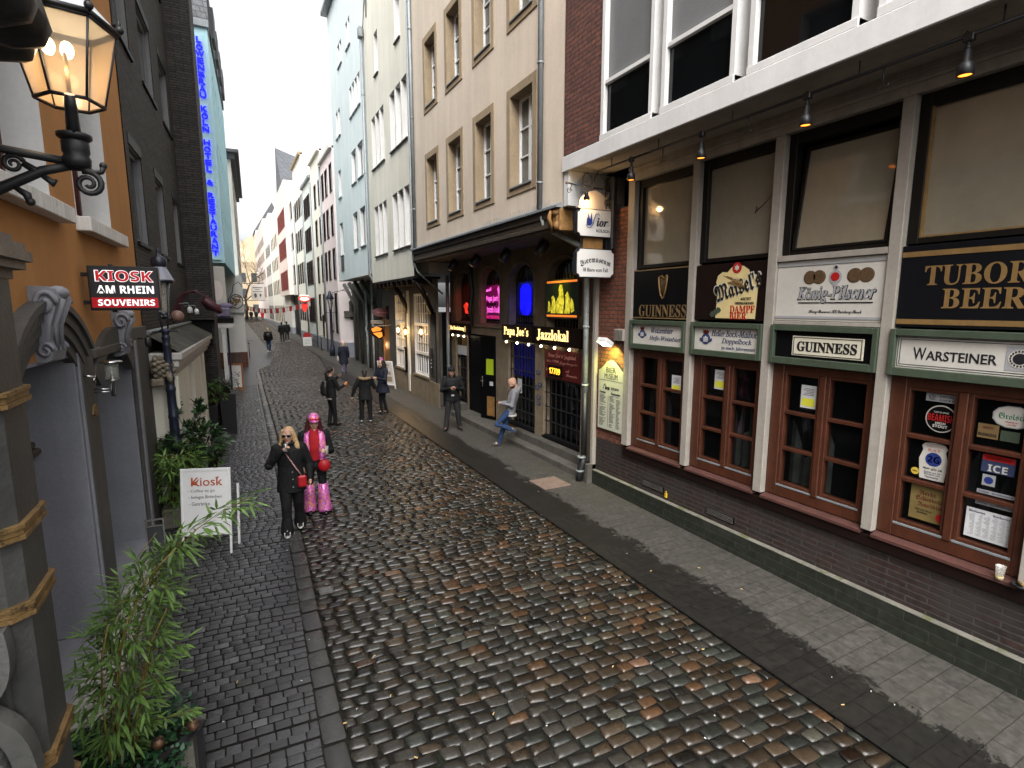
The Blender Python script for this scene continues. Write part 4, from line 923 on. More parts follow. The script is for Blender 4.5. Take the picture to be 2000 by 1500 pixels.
t = thing('wall_vent_box', 'small white louvred vent box on the brick above the floodlight', 'vent', (6.25, 7.55, 3.08))
m = MB(RB); m.box(7.42, 7.68, -.055, .04, 2.98, 3.19, .01); m.obj('box', M['dirty_white_paint'], t)
m = MB(RB)
for i in range(6): m.box(7.45 + i * .037, 7.468 + i * .037, .04, .046, 3.0, 3.17)
m.obj('louvre', M['dark_stone'], t)

# ---- stickers and notices in the windows
OW = -.155
WG = 'stickers in the near tavern window'
def sticker(label, u, z, w, h, kind, txt=(), shape='rect', cat='sticker', out=OW, rim=None, group=WG):
    t = thing('window_sticker' if cat == 'sticker' else 'window_notice', label, cat, (6.37, u, z), group)
    m = MB(RB)
    if shape == 'round': P = [(u + w / 2 * math.cos(a), z + h / 2 * math.sin(a)) for a in np.linspace(0, 2 * math.pi, 29)[:-1]]
    elif shape == 'oct': P = [(u + w / 2 * x, z + h / 2 * y) for x, y in ((-1, -.3), (-.75, -.75), (-.3, -1), (.3, -1), (.75, -.75), (1, -.3), (1, .3), (.75, .75), (.3, 1), (-.3, 1), (-.75, .75), (-1, .3))]
    elif shape == 'mug': P = [(u + x, z + y) for x, y in ((-.11, -.15), (.11, -.15), (.13, .06), (.10, .16), (.115, .20), (.09, .235), (.0, .25), (-.09, .235), (-.115, .20), (-.10, .16), (-.13, .06))]
    else: P = [(u - w / 2, z - h / 2), (u + w / 2, z - h / 2), (u + w / 2, z + h / 2), (u - w / 2, z + h / 2)]
    if rim:
        m.prism([(u + (x - u) * 1.09, z + (y - z) * 1.09) for x, y in P], out, out + .002); m.obj('rim', M[rim], t); m = MB(RB)
    m.prism(P, out + .002, out + .005); m.obj('sheet', M[kind], t)
    for (body, du, dz, ww, hh, mt, st) in txt: lettering(t, body, M[mt], RB, u + du, z + dz, w=ww, h=hh, out=out + .006, st=st, ext=.001, bold=.0)
    return t
sticker('white landscape sticker above the round stout sticker', 2.64, 2.67, .27, .085, 'sign_grey', [('LOCAL', -.05, .015, .12, .02, 'black_letter', 'sans'), ('LUCKY', -.05, -.02, .12, .02, 'black_letter', 'sans'), ('@', .08, 0, .06, .06, 'black_letter', None)])
sticker('round black and red sticker reading BEAMISH', 2.625, 2.455, .25, .26, 'black_panel', [('BEAMISH', 0, .01, .23, .075, 'red_letter', 'sans'), ('IRISH', 0, -.045, .09, .022, 'sign_white', 'sans'), ('STOUT', 0, -.078, .13, .03, 'sign_white', 'sans'), ('GENUINE', 0, .068, .13, .018, 'sign_white', None)], 'round', rim='sign_white')
sticker('white tankard shaped sticker with a blue disc reading 2G', 2.645, 1.95, .25, .4, 'sign_white', [('●', 0, .07, .145, .145, 'blue_letter', None), ('2G', 0, .07, .105, .07, 'sign_white', 'sans'), ('Hier gilt 2G', 0, -.035, .17, .028, 'black_letter', 'sans'), ('Zutritt nur für', 0, -.07, .15, .02, 'navy_letter', None), ('Geimpfte und', 0, -.095, .14, .02, 'navy_letter', None), ('Genesene', 0, -.12, .12, .02, 'navy_letter', None), ('RAT', 0, .165, .11, .03, 'pale_red_letter', 'sans'), ('DOM KÖLSCH', 0, .21, .15, .02, 'pale_red_letter', None)], 'mug')
sticker('small round yellow sticker with a black moustache', 2.80, 1.86, .075, .075, 'yellow_sticker' if 'yellow_sticker' in M else 'gold_letter', [('~', 0, .0, .045, .016, 'black_letter', 'sans')], 'round')
sticker('gold parchment poster in blackletter for Aecht Schlenkerla Rauchbier', 2.64, 1.53, .35, .37, 'gold_poster' if 'gold_poster' in M else 'dull_gold_letter', [('Aecht', .02, .11, .15, .06, 'dark_red_board', 'black'), ('Schlenkerla', .0, .05, .24, .06, 'dark_red_board', 'black'), ('Rauchbier', -.01, -.015, .22, .06, 'dark_red_board', 'black'), ('HELLER BRAU', .04, -.075, .15, .018, 'black_letter', 'serif'), ('BAMBERG', .05, -.105, .10, .018, 'black_letter', 'serif'), ('●', -.115, -.115, .09, .09, 'red_letter', None)])
sticker('silver edged oval sticker with the green word Grolsch', 2.07, 2.575, .27, .19, 'sign_white', [('Grolsch', 0, .0, .20, .075, 'green_letter' if 'green_letter' in M else 'green_paint', 'black'), ('PREMIUM', 0, -.05, .09, .016, 'red_letter', None), ('LAGER', 0, -.073, .07, .014, 'red_letter', None)], 'oct', rim='sign_grey')
sticker('small brass plate sticker under the oval green lettered sticker', 2.235, 2.41, .16, .14, 'dull_gold_letter', [('BUDWEISER', 0, -.035, .14, .03, 'black_letter', 'sans'), ('BREWED', 0, .035, .08, .02, 'dark_red_board', None)])
sticker('small dark green plate sticker at the right edge', 2.07, 2.39, .14, .10, 'green_paint')
sticker('dark blue sticker reading SMIRNOFF ICE', 2.125, 2.10, .25, .17, 'navy_letter', [('▬', 0, .06, .24, .055, 'red_letter', None), ('SMIRNOFF', 0, .06, .20, .035, 'sign_white', 'sans'), ('ICE', 0, -.04, .15, .07, 'sign_white', 'sans')])
sticker('small pale sticker with a blue circle under the dark blue sticker', 2.18, 1.935, .10, .11, 'sign_grey', [('●', 0, 0, .07, .07, 'blue_letter', None)])
sticker('long white strip sticker just above the window bar', 2.115, 1.815, .29, .038, 'sign_grey', [('ŠVEJK  GUINNESS', 0, 0, .26, .02, 'navy_letter', 'sans')])
sticker('long white strip sticker just below the window bar', 2.115, 1.70, .29, .038, 'sign_grey', [('ŠVEJK  GUINNESS', 0, 0, .26, .02, 'navy_letter', 'sans')])
t = sticker('large pale blue printed menu sheet in the lowest pane', 2.125, 1.48, .39, .30, 'paper', [('Bierkarten', .11, .12, .13, .022, 'navy_letter', 'serif'), ('Bierkarten', -.08, .12, .13, .022, 'navy_letter', 'serif')], cat='notice')
m = MB(RB); rr = random.Random(5)
for i in range(16):
    for j in range(6): m.box(2.125 - .17 + j * .058, 2.125 - .17 + j * .058 + rr.uniform(.02, .05), OW + .006, OW + .007, 1.36 + i * .014, 1.364 + i * .014)
m.obj('print_lines', M['sign_grey'], t)
for u, z, lb in ((6.28, 2.34, 'paper notice with a yellow block in the first window from the corner'), (5.41, 2.52, 'paper notice with a yellow block in the window under the Maibock sign'), (4.04, 2.47, 'paper notice with a yellow block in the window under the framed GUINNESS plate')):
    t = sticker(lb, u, z, .20, .29, 'paper', (), cat='notice', group='paper notices in the tavern windows')
    m = MB(RB); m.box(u - .085, u + .085, OW + .006, OW + .007, z - .12, z - .02); m.obj('yellow_block', M['yellow_paper'], t)
    m = MB(RB)
    for i in range(5): m.box(u - .07, u + .07 - .02 * (i % 3), OW + .007, OW + .008, z + .02 + i * .02, z + .026 + i * .02)
    m.obj('print_lines', M['dark_stone'], t)
# cup, ashtray, padlock tag
t = thing('plastic_cup', 'clear plastic cup standing on the brown sill at the right', 'cup', (6.20, 1.95, 1.062))
m = MB(Matrix.Translation((6.205, 1.95, 1.07))); m.lathe([(.028, 0), (.040, .13), (.042, .132), (.036, .13), (.026, .006)], (0, 0, 0), 18); m.obj('cup_wall', M['clear_plastic'], t)
m = MB(Matrix.Translation((6.205, 1.95, 1.07))); m.lathe([(0, .004), (.027, .004), (.031, .03), (0, .03)], (0, 0, 0), 16); m.obj('drink_rest', M['cream_label'], t)
t = thing('ashtray', 'black ashtray holding something golden on the sill', 'ashtray', (6.2, 1.80, 1.062))
m = MB(Matrix.Translation((6.20, 1.79, 1.066))); m.lathe([(.055, 0), (.07, .03), (.062, .03), (.05, .008), (0, .008)], (0, 0, 0), 20); m.obj('dish', M['black_metal'], t)
m = MB(Matrix.Translation((6.20, 1.79, 1.066))); m.tube([(-.03, -.03, .03), (.02, .03, .035)], [.012, .016], 8); m.obj('wrapper', M['gold_paint'], t)
m = MB(RB); m.box(6.265, 6.315, -.055, -.03, .42, .50, .006); m.tube([(6.275, -.04, .50), (6.28, -.04, .53), (6.30, -.04, .53), (6.305, -.04, .50)], .006, 6)
tag(m.obj('padlock', M['yellow_paint_tag'] if 'yellow_paint_tag' in M else M['gold_letter'], loc=(6.25, 6.29, .46)), 'small yellow padlock hanging from the left brick vent', 'padlock')
# ---------------------------------------------------------------- jazz bar under the beige house
RP = frame((6.65, 0), 0); RU = frame((5.42, 0), 0)
pap = thing('jazz_bar', 'beige plastered house with stone framed windows over a dark arched jazz bar', 'building', (6.0, 12.6, 0))
GR = [(14.5, 15.65), (12.78, 13.93), (11.02, 12.17), (9.2, 10.42)]
ROWS = [(5.88, 8.0), (9.09, 11.12), (12.25, 14.2)]
holes = [(a + .15, b - .15, z0 + .15, z1 - .17, .10) for a, b in GR for z0, z1 in ROWS]
m = MB(RU); wall_holes(m, 8.262, 17.0, 5.34, 15.0, holes, 0, .10); m.box(8.27, 16.99, -6, -.5, 5.5, 15.0); m.obj('upper_wall', M['beige_plaster'], pap)
def stone_window(F, par, a, b, z0, z1):
    f = MB(F); j = .155
    f.box(a, a + j, -.30, .022, z0, z1, .008); f.box(b - j, b, -.30, .022, z0, z1, .008); f.box(a + j, b - j, -.30, .021, z1 - .175, z1, .008); f.box(a + j, b - j, -.30, .021, z0, z0 + .155, .008)
    w = f.obj('stone_frame', M['stone_trim'], par)
    g = MB(F); i0, i1, k0, k1 = a + j, b - j, z0 + .155, z1 - .175
    s = .055
    g.box(i0, i0 + s, -.27, -.20, k0, k1, .005); g.box(i1 - s, i1, -.27, -.20, k0, k1, .005); g.box(i0 + s, i1 - s, -.27, -.20, k1 - s, k1, .005); g.box(i0 + s, i1 - s, -.27, -.20, k0, k0 + .08, .005)
    md = (i0 + i1) / 2; g.box(md - .04, md + .04, -.265, -.19, k0 + .08, k1 - s, .005)
    for q in (1, 2):
        zz = k0 + .08 + (k1 - s - k0 - .08) * q / 3
        g.box(i0 + s, md - .04, -.26, -.205, zz - .015, zz + .015); g.box(md + .04, i1 - s, -.26, -.205, zz - .015, zz + .015)
    g.obj('sash', M['white_wood'], w)
    p = MB(F); p.box(i0 + s, i1 - s, -.25, -.24, k0 + .08, k1 - s); p.obj('pane', M['curtain_glass'], w)
    c = MB(F); c.add([(i0, -.20, k0 + .05), (i1, -.20, k0 + .05), (i1, .05, k0 + .008), (i0, .05, k0 + .008), (i0, .05, k0 - .02), (i1, .05, k0 - .02), (i0, -.2, k0 - .02), (i1, -.2, k0 - .02)], [(0, 1, 2, 3), (3, 2, 5, 4), (4, 5, 7, 6), (0, 3, 4, 6), (1, 2, 5, 7), (0, 1, 7, 6)]); c.obj('zinc_sill', M['zinc'], w)
for a, b in GR:
    for z0, z1 in ROWS: stone_window(RU, pap, a, b, z0, z1)
m = MB(RU); m.add([(8.3, 0, 5.46), (17.0, 0, 5.46), (17.0, .12, 5.40), (8.3, .12, 5.40), (8.3, .12, 5.36), (17, .12, 5.36), (8.3, -.05, 5.36), (17, -.05, 5.36)], [(0, 1, 2, 3), (3, 2, 5, 4), (4, 5, 7, 6), (0, 3, 4, 6), (1, 2, 5, 7)]); m.obj('zinc_ledge', M['zinc'], pap)
m = MB(RU); rr = random.Random(1)
for i in range(70):
    u = 8.6 + i * .043; m.tube([(u, .05, 5.43), (u + rr.uniform(-.02, .02), .05 + rr.uniform(-.05, .06), 5.53)], .0022, 3, False)
m.obj('bird_spikes', M['zinc'], pap)
m = MB(RU)
for (z0, z1, o) in ((5.22, 5.357, .06), (5.12, 5.22, .03), (5.03, 5.12, .05), (4.98, 5.03, .015)): m.box(8.55, 16.98, -.2, o, z0, z1, .012)
m.obj('carved_beam', M['carved_wood'], pap)
m = MB(RU); m.box(8.33, 8.55, -.24, .06, 5.0, 5.34, .05); m.ball((8.42, .03, 5.28), (.08, .08, .07)); m.ball((8.38, .04, 5.05), (.06, .07, .08)); m.box(8.27, 8.33, -.25, .05, 4.95, 5.34, .02)
m.tube([(8.52, .08, 5.33), (8.55, .11, 5.2), (8.52, .07, 5.08), (8.56, .04, 4.97)], [.035, .045, .03, .02], 8); m.obj('beam_head', M['ochre_wood'], pap)
m = MB(); m.box(5.45, 6.70, 8.36, 17.0, 5.03, 5.10); m.obj('soffit', M['soffit'], pap)
# ground floor
def arch_poly(u0, u1, zs, zt, n=12):
    c, r = (u0 + u1) / 2, (u1 - u0) / 2
    return [(c + r * math.cos(t), zs + (zt - zs) * math.sin(t)) for t in np.linspace(math.pi, 0, n)]
AR = [(15.25, 16.5, 3.12), (13.27, 14.52, 3.10), (11.4, 12.68, 3.08), (9.47, 10.74, 3.0)]
ZS, ZT = 4.28, 4.66
LOW = [(15.6, 16.55, .5, 2.62), (13.5, 15.5, .15, 2.75), (11.3, 12.75, .40, 2.66), (9.33, 10.9, .40, 2.60)]
m = MB(RP)
hs = [(a, b, zb, ZT, .30) for a, b, zb in AR] + [(*l, .30) for l in LOW]
wall_holes(m, 8.30, 17.0, .0, 5.03, hs, 0, .22)
for a, b, zb in AR:          # spandrels close the square hole down to a round head
    pl_ = arch_poly(a, b, ZS, ZT); n = len(pl_)
    for i in range(n - 1):
        (x0, z0), (x1, z1) = pl_[i], pl_[i + 1]
        m.quad((x0, .0, z0), (x1, .0, z1), (x1, .0, ZT), (x0, .0, ZT)); m.quad((x0, .0, z0), (x1, .0, z1), (x1, -.22, z1), (x0, -.22, z0))
m.obj('stone_wall', M['sand_stone'], pap)
m = MB(RP)
for a, b, zb in AR:
    pl_ = arch_poly(a - .07, b + .07, ZS, ZT + .07, 16)
    m.tube([(a - .07, .012, zb)] + [(x, .012, z) for x, z in pl_] + [(b + .07, .012, zb)], .022, 6)
m.box(8.35, 16.9, .0, .035, 2.98, 3.04, .008); m.obj('stone_moulding', M['sand_stone'], pap)
for bx in ((8.30, 12.1, .0, .22, -.1, .40), (8.35, 12.1, .22, .50, -.1, .22), (15.6, 17.0, .0, .22, -.1, .48), (8.262, 8.36, .22, .56, -.1, .48)): m = MB(RP); m.box(*bx, .008); m.obj('plinth_block', M['dark_stone'], pap)
m = MB(RP); m.box(11.95, 15.55, -.3, .60, -.05, .285, .012); m.obj('door_step', M['dark_stone'], pap)
# arched lights with curtains
for i, (a, b, zb) in enumerate(AR):
    f = MB(RP); pl_ = arch_poly(a, b, ZS, ZT, 14)
    f.prism([(a, zb)] + pl_ + [(b, zb)], -.24, -.21); w = f.obj('arched_window', M['dark_glass'], pap)
    c = MB(RP); n = 9
    for k in range(n):
        u = a + .06 + (b - a - .12) * (k + .5) / n; top = ZS + (ZT - ZS) * math.sqrt(max(0, 1 - ((u - (a + b) / 2) / ((b - a) / 2)) ** 2)) - .05
        c.box(u - .022, u + .022, -.21, -.195, zb + .1, top)
    c.obj('curtain_stripe', M['carved_wood'], w)
    c = MB(RP); c.box(a, b, -.21, -.17, zb, zb + .06); c.obj('window_rail', M['black_metal'], w)
def ub(t, mtn, pts, o0=-.15, o1=-.13, name='glow_shape'):
    q = MB(RP); q.prism(pts, o0, o1); return q.obj(name, M[mtn], t)
# red light in the first arch with a dark carved ornament beside it
t = thing('window_figure', 'red glowing figure low in the leftmost arch of the bar', 'light', (6.75, 15.9, 3.5))
ub(t, 'red_glow', [(16.15, 3.62), (15.92, 3.72), (15.80, 3.68), (15.62, 3.46), (15.42, 3.38), (15.62, 3.34), (16.0, 3.38), (16.05, 3.5)])
t = thing('carved_ornament', 'dark carved timber scroll between the red and the pink arch', 'ornament', (6.6, 15.05, 3.8))
m = MB(RP); m.tube([(15.0, .06, 5.0), (15.1, .08, 4.5), (15.0, .06, 4.0), (15.12, .09, 3.5), (14.95, .07, 3.0)], [.05, .07, .05, .07, .03], 8)
for z in (4.7, 4.25, 3.8, 3.4): m.tube([(15.1 + .11 * math.cos(q) * (1 - q / 9), .08, z + .11 * math.sin(q) * (1 - q / 9)) for q in np.linspace(0, 7, 14)], .018, 6)
m.obj('scroll', M['black_metal'], t)
# pink lit sign in the second arch
t = thing('lit_sign', 'pink glowing sign with bar name in the second arch', 'sign', (6.75, 13.9, 3.7))
ub(t, 'violet_panel', [(13.30, 3.22), (14.48, 3.22), (14.48, 4.20), (13.30, 4.20)], -.18, -.155, 'panel')
kw = dict(out=-.15, st='sans', bold=.02)
lettering(t, "Papa Joe's", M['pink_glow'], RP, 14.02, 3.80, w=.80, h=.20, **kw); lettering(t, 'Jazzlokal', M['pink_glow'], RP, 14.02, 3.48, w=.80, h=.22, **kw)
lettering(t, 'EM STRECKSTRUMP', M['magenta_glow'], RP, 13.9, 3.285, w=1.05, h=.09, **kw)
ub(t, 'pink_glow', [(14.10, 4.05), (14.42, 4.02), (14.40, 4.09), (14.2, 4.10), (14.1, 4.14)]); ub(t, 'pink_glow', [(13.58, 3.40), (13.32, 3.40), (13.32, 3.85), (13.48, 4.0), (13.60, 4.16), (13.66, 4.10), (13.56, 3.8)])
m = MB(RP)
for u in (14.33, 14.17, 14.01, 13.85): m.box(u - .05, u + .05, -.15, -.14, 3.62, 3.69)
m.obj('piano_keys', M['black_panel'], t)
# blue light
t = thing('lit_sign', 'deep blue glowing rounded panel in the third arch', 'sign', (6.75, 12.0, 3.75))
def rrect(u0, u1, z0, z1, r=.12):
    P = []
    for cx, cz, a0 in ((u1 - r, z1 - r, 0), (u0 + r, z1 - r, 90), (u0 + r, z0 + r, 180), (u1 - r, z0 + r, 270)):
        P += [(cx + r * math.cos(R(a0 + k * 30)), cz + r * math.sin(R(a0 + k * 30))) for k in range(4)]
    return P
ub(t, 'deep_blue', rrect(11.50, 12.55, 3.35, 4.22), -.18, -.155, 'panel'); ub(t, 'blue_glow', rrect(11.75, 12.33, 3.37, 4.17, .2), -.15, -.14)
# painted panel
t = thing('lit_sign', 'red framed panel with yellow glowing figures in the fourth arch', 'sign', (6.7, 10.1, 3.8))
m = MB(RP); P = rrect(9.36, 10.78, 3.32, 4.20, .14); m.prism(P, -.05, .05); m.obj('sign_case', M['carved_wood'], t)
ub(t, 'deep_green' if 'deep_green' in M else 'green_paint', [(9.40, 3.42), (10.74, 3.42), (10.74, 4.10), (9.40, 4.10)], .05, .056, 'panel')
for z in (3.36, 4.12): ub(t, 'orange_glow' if 'orange_glow' in M else 'red_glow', [(9.46, z), (10.68, z), (10.68, z + .045), (9.46, z + .045)], .05, .057, 'edge_light')
FG = [[(10.50, 3.44), (10.30, 3.44), (10.28, 3.6), (10.34, 3.78), (10.40, 3.84), (10.47, 3.80), (10.44, 3.68)], [(10.25, 3.44), (9.98, 3.44), (9.95, 3.7), (9.99, 3.9), (10.03, 4.06), (10.12, 4.08), (10.17, 3.98), (10.15, 3.85), (10.27, 3.70)], [(9.93, 3.44), (9.72, 3.44), (9.66, 3.62), (9.74, 3.80), (9.82, 3.92), (9.90, 3.84), (9.88, 3.66)], [(10.62, 3.46), (10.5, 3.5), (10.54, 3.7), (10.6, 3.72)], [(9.66, 3.46), (9.55, 3.5), (9.6, 3.72), (9.68, 3.78)]]
for P in FG: ub(t, 'yellow_glow', P, .057, .062, 'glowing_figure')
# lower lattice windows
for i, (a, b, z0, z1) in enumerate((LOW[2], LOW[3], LOW[0])):
    f = MB(RP); f.box(a, b, -.26, -.20, z0, z1); w = f.obj('bar_window', M['dark_glass'], pap)
    g = MB(RP); n = 7 if i < 2 else 4
    for k in range(n + 1): u = a + .02 + (b - a - .04) * k / n; g.box(u - .011, u + .011, -.10, -.075, z0 + .08, z1, .003)
    nz = 6
    for k in range(nz + 1): z = z0 + .08 + (z1 - z0 - .1) * k / nz; g.box(a, b, -.075, -.055, z - .013, z + .013, .003)
    g.obj('iron_grille', M['black_metal'], w)
    g = MB(RP); g.box(a, b, -.2, .03, z0, z0 + .07, .006); g.obj('sill', M['black_panel'], w)
    if i == 0:
        g = MB(RP); g.box(a + .02, b - .02, -.20, -.17, 1.75, 2.64); g.obj('blue_lit_pane', M['blue_pane'] if 'blue_pane' in M else M['deep_blue'], w)
        g = MB(RP)
        for k in range(10): g.box(a + .06 + k * .145, a + .10 + k * .145, -.17, -.16, 1.78, 2.6)
        g.obj('curtain_stripe', M['deep_blue'], w)
    if i == 2:
        g = MB(RP); g.box(a + .05, b - .05, -.06, -.05, 2.02, 2.32); g.obj('notice', M['paper'], w); g = MB(RP); g.box(a + .05, a + .55, -.06, -.05, 2.34, 2.6); g.obj('lit_notice', M['gold_letter'], w)
# open door
d = MB(RP); d.box(13.5, 15.5, -1.2, -1.15, .285, 2.75); d.box(15.45, 15.5, -1.15, -.02, .285, 2.75); d.box(13.5, 13.55, -1.15, -.3, .285, 2.75); d.obj('doorway_dark', M['black_panel'], pap)
d = MB(RP); d.box(14.55, 15.47, -.12, -.05, .285, 2.70, .01); d.box(14.6, 15.4, -.05, -.03, 1.6, 2.6, .01); d.box(14.6, 15.4, -.05, -.03, .5, 1.4, .01); dd = d.obj('closed_leaf', M['black_panel'], pap)
T = RP @ Matrix.Translation((13.54, -.06, 0)) @ Matrix.Rotation(R(18), 4, 'Z')
d = MB(T); d.box(0, .72, -.06, 0, .285, 2.72, .008); d.box(.1, .62, 0, .015, 1.6, 2.6, .008); dd = d.obj('open_leaf', M['black_panel'], pap)
d = MB(T); d.box(.60, .64, 0, .02, 1.25, 1.55, .004); d.tube([(.62, .02, 1.42), (.62, .06, 1.42), (.52, .06, 1.42)], .010, 6); d.obj('door_handle', M['chrome'], dd)
def on_leaf(label, u0, u1, z0, z1, mt, cat):
    m = MB(T); m.box(u0, u1, .016, .022, z0, z1); return tag(m.obj('door_poster', M[mt], loc=tuple(T @ Vector(((u0 + u1) / 2, .02, (z0 + z1) / 2)))), label, cat)
on_leaf('yellow green poster on the open black bar door', .14, .44, 1.62, 2.08, 'lime_paper' if 'lime_paper' in M else 'yellow_paper', 'poster')
on_leaf('small white notice on the black bar door', .16, .30, 1.30, 1.42, 'paper', 'notice')
on_leaf('brown orange board at the foot of the bar door', .10, .42, .40, .98, 'ochre_wood', 'board')
# main sign with bulbs
def bar_sign(label, u0, u1, z0, z1, txt, tw, th, nb, ub0, ub1, zb, split=None):
    t = thing('bar_sign', label, 'sign', (6.5, (u0 + u1) / 2, z0))
    m = MB(RP); m.box(u0, u1, .02, .14, z0, z1, .008)
    if split: m.box(split - .008, split + .008, .14, .148, z0, z1)
    m.obj('sign_box', M['brown_panel'], t)
    for body, uc, w in txt: lettering(t, body, M['sign_glow'], RP, uc, z0 + (z1 - z0) * .54, w=w, h=th, out=.142, st='serif', bold=.004)
    for k in range(nb):
        u = ub0 + (ub1 - ub0) * k / max(1, nb - 1); q = MB(RP); q.ball((u, .12, zb), .030, 10, 7); q.obj('bulb', M['bulb_small'], t)
    return t
t = bar_sign("long dark sign with glowing yellow letters Papa Joe´s Jazzlokal above bulbs", 9.18, 12.84, 2.70, 3.12, [('Papa Joe´s', 12.06, 1.32), ('Jazzlokal', 10.30, 1.35)], 1, .27, 6, 12.62, 9.62, 2.655, 11.17)
bar_sign('short dark sign with glowing letters Em Streckstrump above three bulbs', 15.2, 16.85, 2.70, 3.05, [('{ Em Streckstrump }', 16.05, 1.35)], 1, .17, 3, 16.5, 15.55, 2.655)
# red board
t = thing('concert_board', 'dark red board with glowing orange counter 17709', 'board', (6.6, 10.0, 2.3))
m = MB(RP); m.box(9.31, 10.75, .0, .05, 1.93, 2.60, .006); m.obj('panel', M['dark_red_board'], t)
lettering(t, 'Papa Joe´s Jazzlokal', M['pale_red_letter'], RP, 10.03, 2.46, w=1.15, h=.115, out=.05, st='black'); lettering(t, 'über 17000 Jazz-Konzerte', M['pale_red_letter'], RP, 10.03, 2.32, w=1.25, h=.09, out=.05, st='script'); lettering(t, 'seit', M['pale_red_letter'], RP, 9.78, 2.16, w=.14, h=.08, out=.05, st='script'); lettering(t, 'Konzerte', M['pale_red_letter'], RP, 9.63, 2.05, w=.42, h=.095, out=.05, st='script', bold=.02); lettering(t, 'die', M['pale_red_letter'], RP, 10.66, 2.13, w=.09, h=.08, out=.05, st='script')
m = MB(RP); m.box(9.98, 10.58, .05, .075, 1.98, 2.24, .006); m.obj('counter_case', M['black_panel'], t); lettering(t, '17709', M['counter_glow'], RP, 10.28, 2.11, w=.46, h=.14, out=.076, st='sans')
for i, (u, z) in enumerate(((11.12, 1.98), (11.05, 1.68), (11.17, 1.60), (11.10, 1.36), (11.10, 1.22))):
    t = thing('name_plate', ['small dark blue plate highest on the pillar between the bar windows', 'small dark blue plate right of centre on the bar pillar', 'small dark blue plate left of centre on the bar pillar', 'small dark blue plate second from the bottom of the bar pillar', 'small dark blue plate lowest on the bar pillar'][i], 'plate', (6.65, u, z), 'plates on the bar pillar')
    m = MB(RP); m.box(u - .09, u + .09, .0, .012, z - .05, z + .05, .003); m.obj('plate', M['navy_letter'], t)
    m = MB(RP)
    for k in (-.02, .005, .025): m.box(u - .06, u + .06, .012, .013, z + k - .005, z + k + .003)
    m.obj('text_line', M['sign_grey'], t)
m = MB(RP); m.box(12.05, 12.27, -.045, -.035, 1.32, 1.70); t = tag(m.obj('notice', M['paper'], loc=(6.7, 12.16, 1.5)), 'white paper notice on the lattice window beside the grey hoodie man', 'notice')
# stage lights under the soffit
CL = [((1, .05, .35), (13.9, 3.9)), ((.05, .04, 1), (12.04, 3.9)), ((.95, .85, .10), (10.1, 4.0)), ((1, .08, .03), (15.9, 3.9))]
for i, (u, x) in enumerate(((13.55, 6.05), (11.75, 6.05), (9.9, 5.98), (15.3, 6.1))):
    t = thing('stage_light', ['black stage light tinting the second arch pink', 'black stage light tinting the third arch blue', 'black stage light tinting the fourth arch yellow', 'black stage light tinting the leftmost arch red'][i], 'lamp', (x, u, 4.85), 'stage lights under the bar soffit')
    T2 = Matrix.Translation((x, u, 4.83)) @ Matrix.Rotation(R(40), 4, 'Y')
    m = MB(T2); m.lathe([(.06, -.18), (.10, -.16), (.11, .10), (.09, .16)], (0, 0, 0), 12); m.obj('lamp_can', M['black_metal'], t)
    m = MB(Matrix.Translation((x, u, 4.83))); m.tube([(0, -.13, 0), (0, -.13, .12), (0, 0, .20), (0, .13, .12), (0, .13, 0)], .012, 6); m.obj('yoke', M['black_metal'], t)
    sl = bpy.data.lights.new('stage_light_beam', 'SPOT'); sl.energy = (20, 30, 14, 16)[i]; sl.color = CL[i][0]; sl.spot_size = R(62); sl.spot_blend = .9; sl.shadow_soft_size = .05
    so = bpy.data.objects.new('light_source', sl); COL.objects.link(so); so.parent = t; so.location = (.12, 0, -.16)
    dv = Vector((6.65, CL[i][1][0], CL[i][1][1])) - Vector((x + .12, u, 4.69)); so.rotation_euler = dv.to_track_quat('-Z', 'Y').to_euler()
# downpipes
def pipe(name, label, pts, r, mt, collars=()):
    t = thing(name, label, 'drainpipe', pts[0], 'drainpipes on the right hand fronts')
    m = MB(); m.tube(pts, r, 10); m.obj('pipe', M[mt], t)
    c = MB()
    for (x, y, z) in collars: c.lathe([(r + .006, -.02), (r + .012, -.01), (r + .012, .01), (r + .006, .02)], (x, y, z), 12)
    if collars: c.obj('collar', M[mt], t)
    return t
pipe('drainpipe', 'grey zinc drainpipe down the beige wall near its right end', [(5.345, 8.95, 15), (5.345, 8.95, 5.42)], .052, 'zinc', [(5.345, 8.95, z) for z in (5.9, 8.0, 10.4)])
pipe('drainpipe', 'grey zinc drainpipe at the left edge of the beige wall', [(5.35, 16.62, 15), (5.35, 16.62, 5.42)], .05, 'zinc', [(5.35, 16.62, z) for z in (6.6, 9.3, 11.8)])
pipe('drainpipe', 'thin dark pipe on the seam of beige and cream houses', [(5.38, 16.98, 15), (5.38, 16.98, 5.1), (5.5, 16.9, 4.7), (6.3, 16.75, 4.0)], .03, 'zinc')
t = pipe('drainpipe', 'pale peeling drainpipe with black foot at the tavern corner', [(5.40, 8.93, 5.3), (5.42, 8.9, 5.1), (6.05, 8.6, 4.75), (6.16, 8.52, 4.5), (6.16, 8.5, 1.9)], .055, 'white_pipe', [(6.16, 8.5, z) for z in (2.05, 3.2)])
m = MB(); m.tube([(6.16, 8.5, 1.9), (6.16, 8.5, .62)], .062, 10); m.tube([(6.16, 8.5, .62), (6.14, 8.5, .45), (6.08, 8.5, .3), (6.06, 8.5, .06)], [.07, .085, .075, .075], 10); m.obj('pipe_foot', M['black_metal'], t)
m = MB()
for z in (.58, .30): m.lathe([(.085, -.02), (.09, 0), (.085, .02)], (6.11 if z > .4 else 6.08, 8.5, z), 12)
m.obj('pipe_ring', M['zinc'], t)
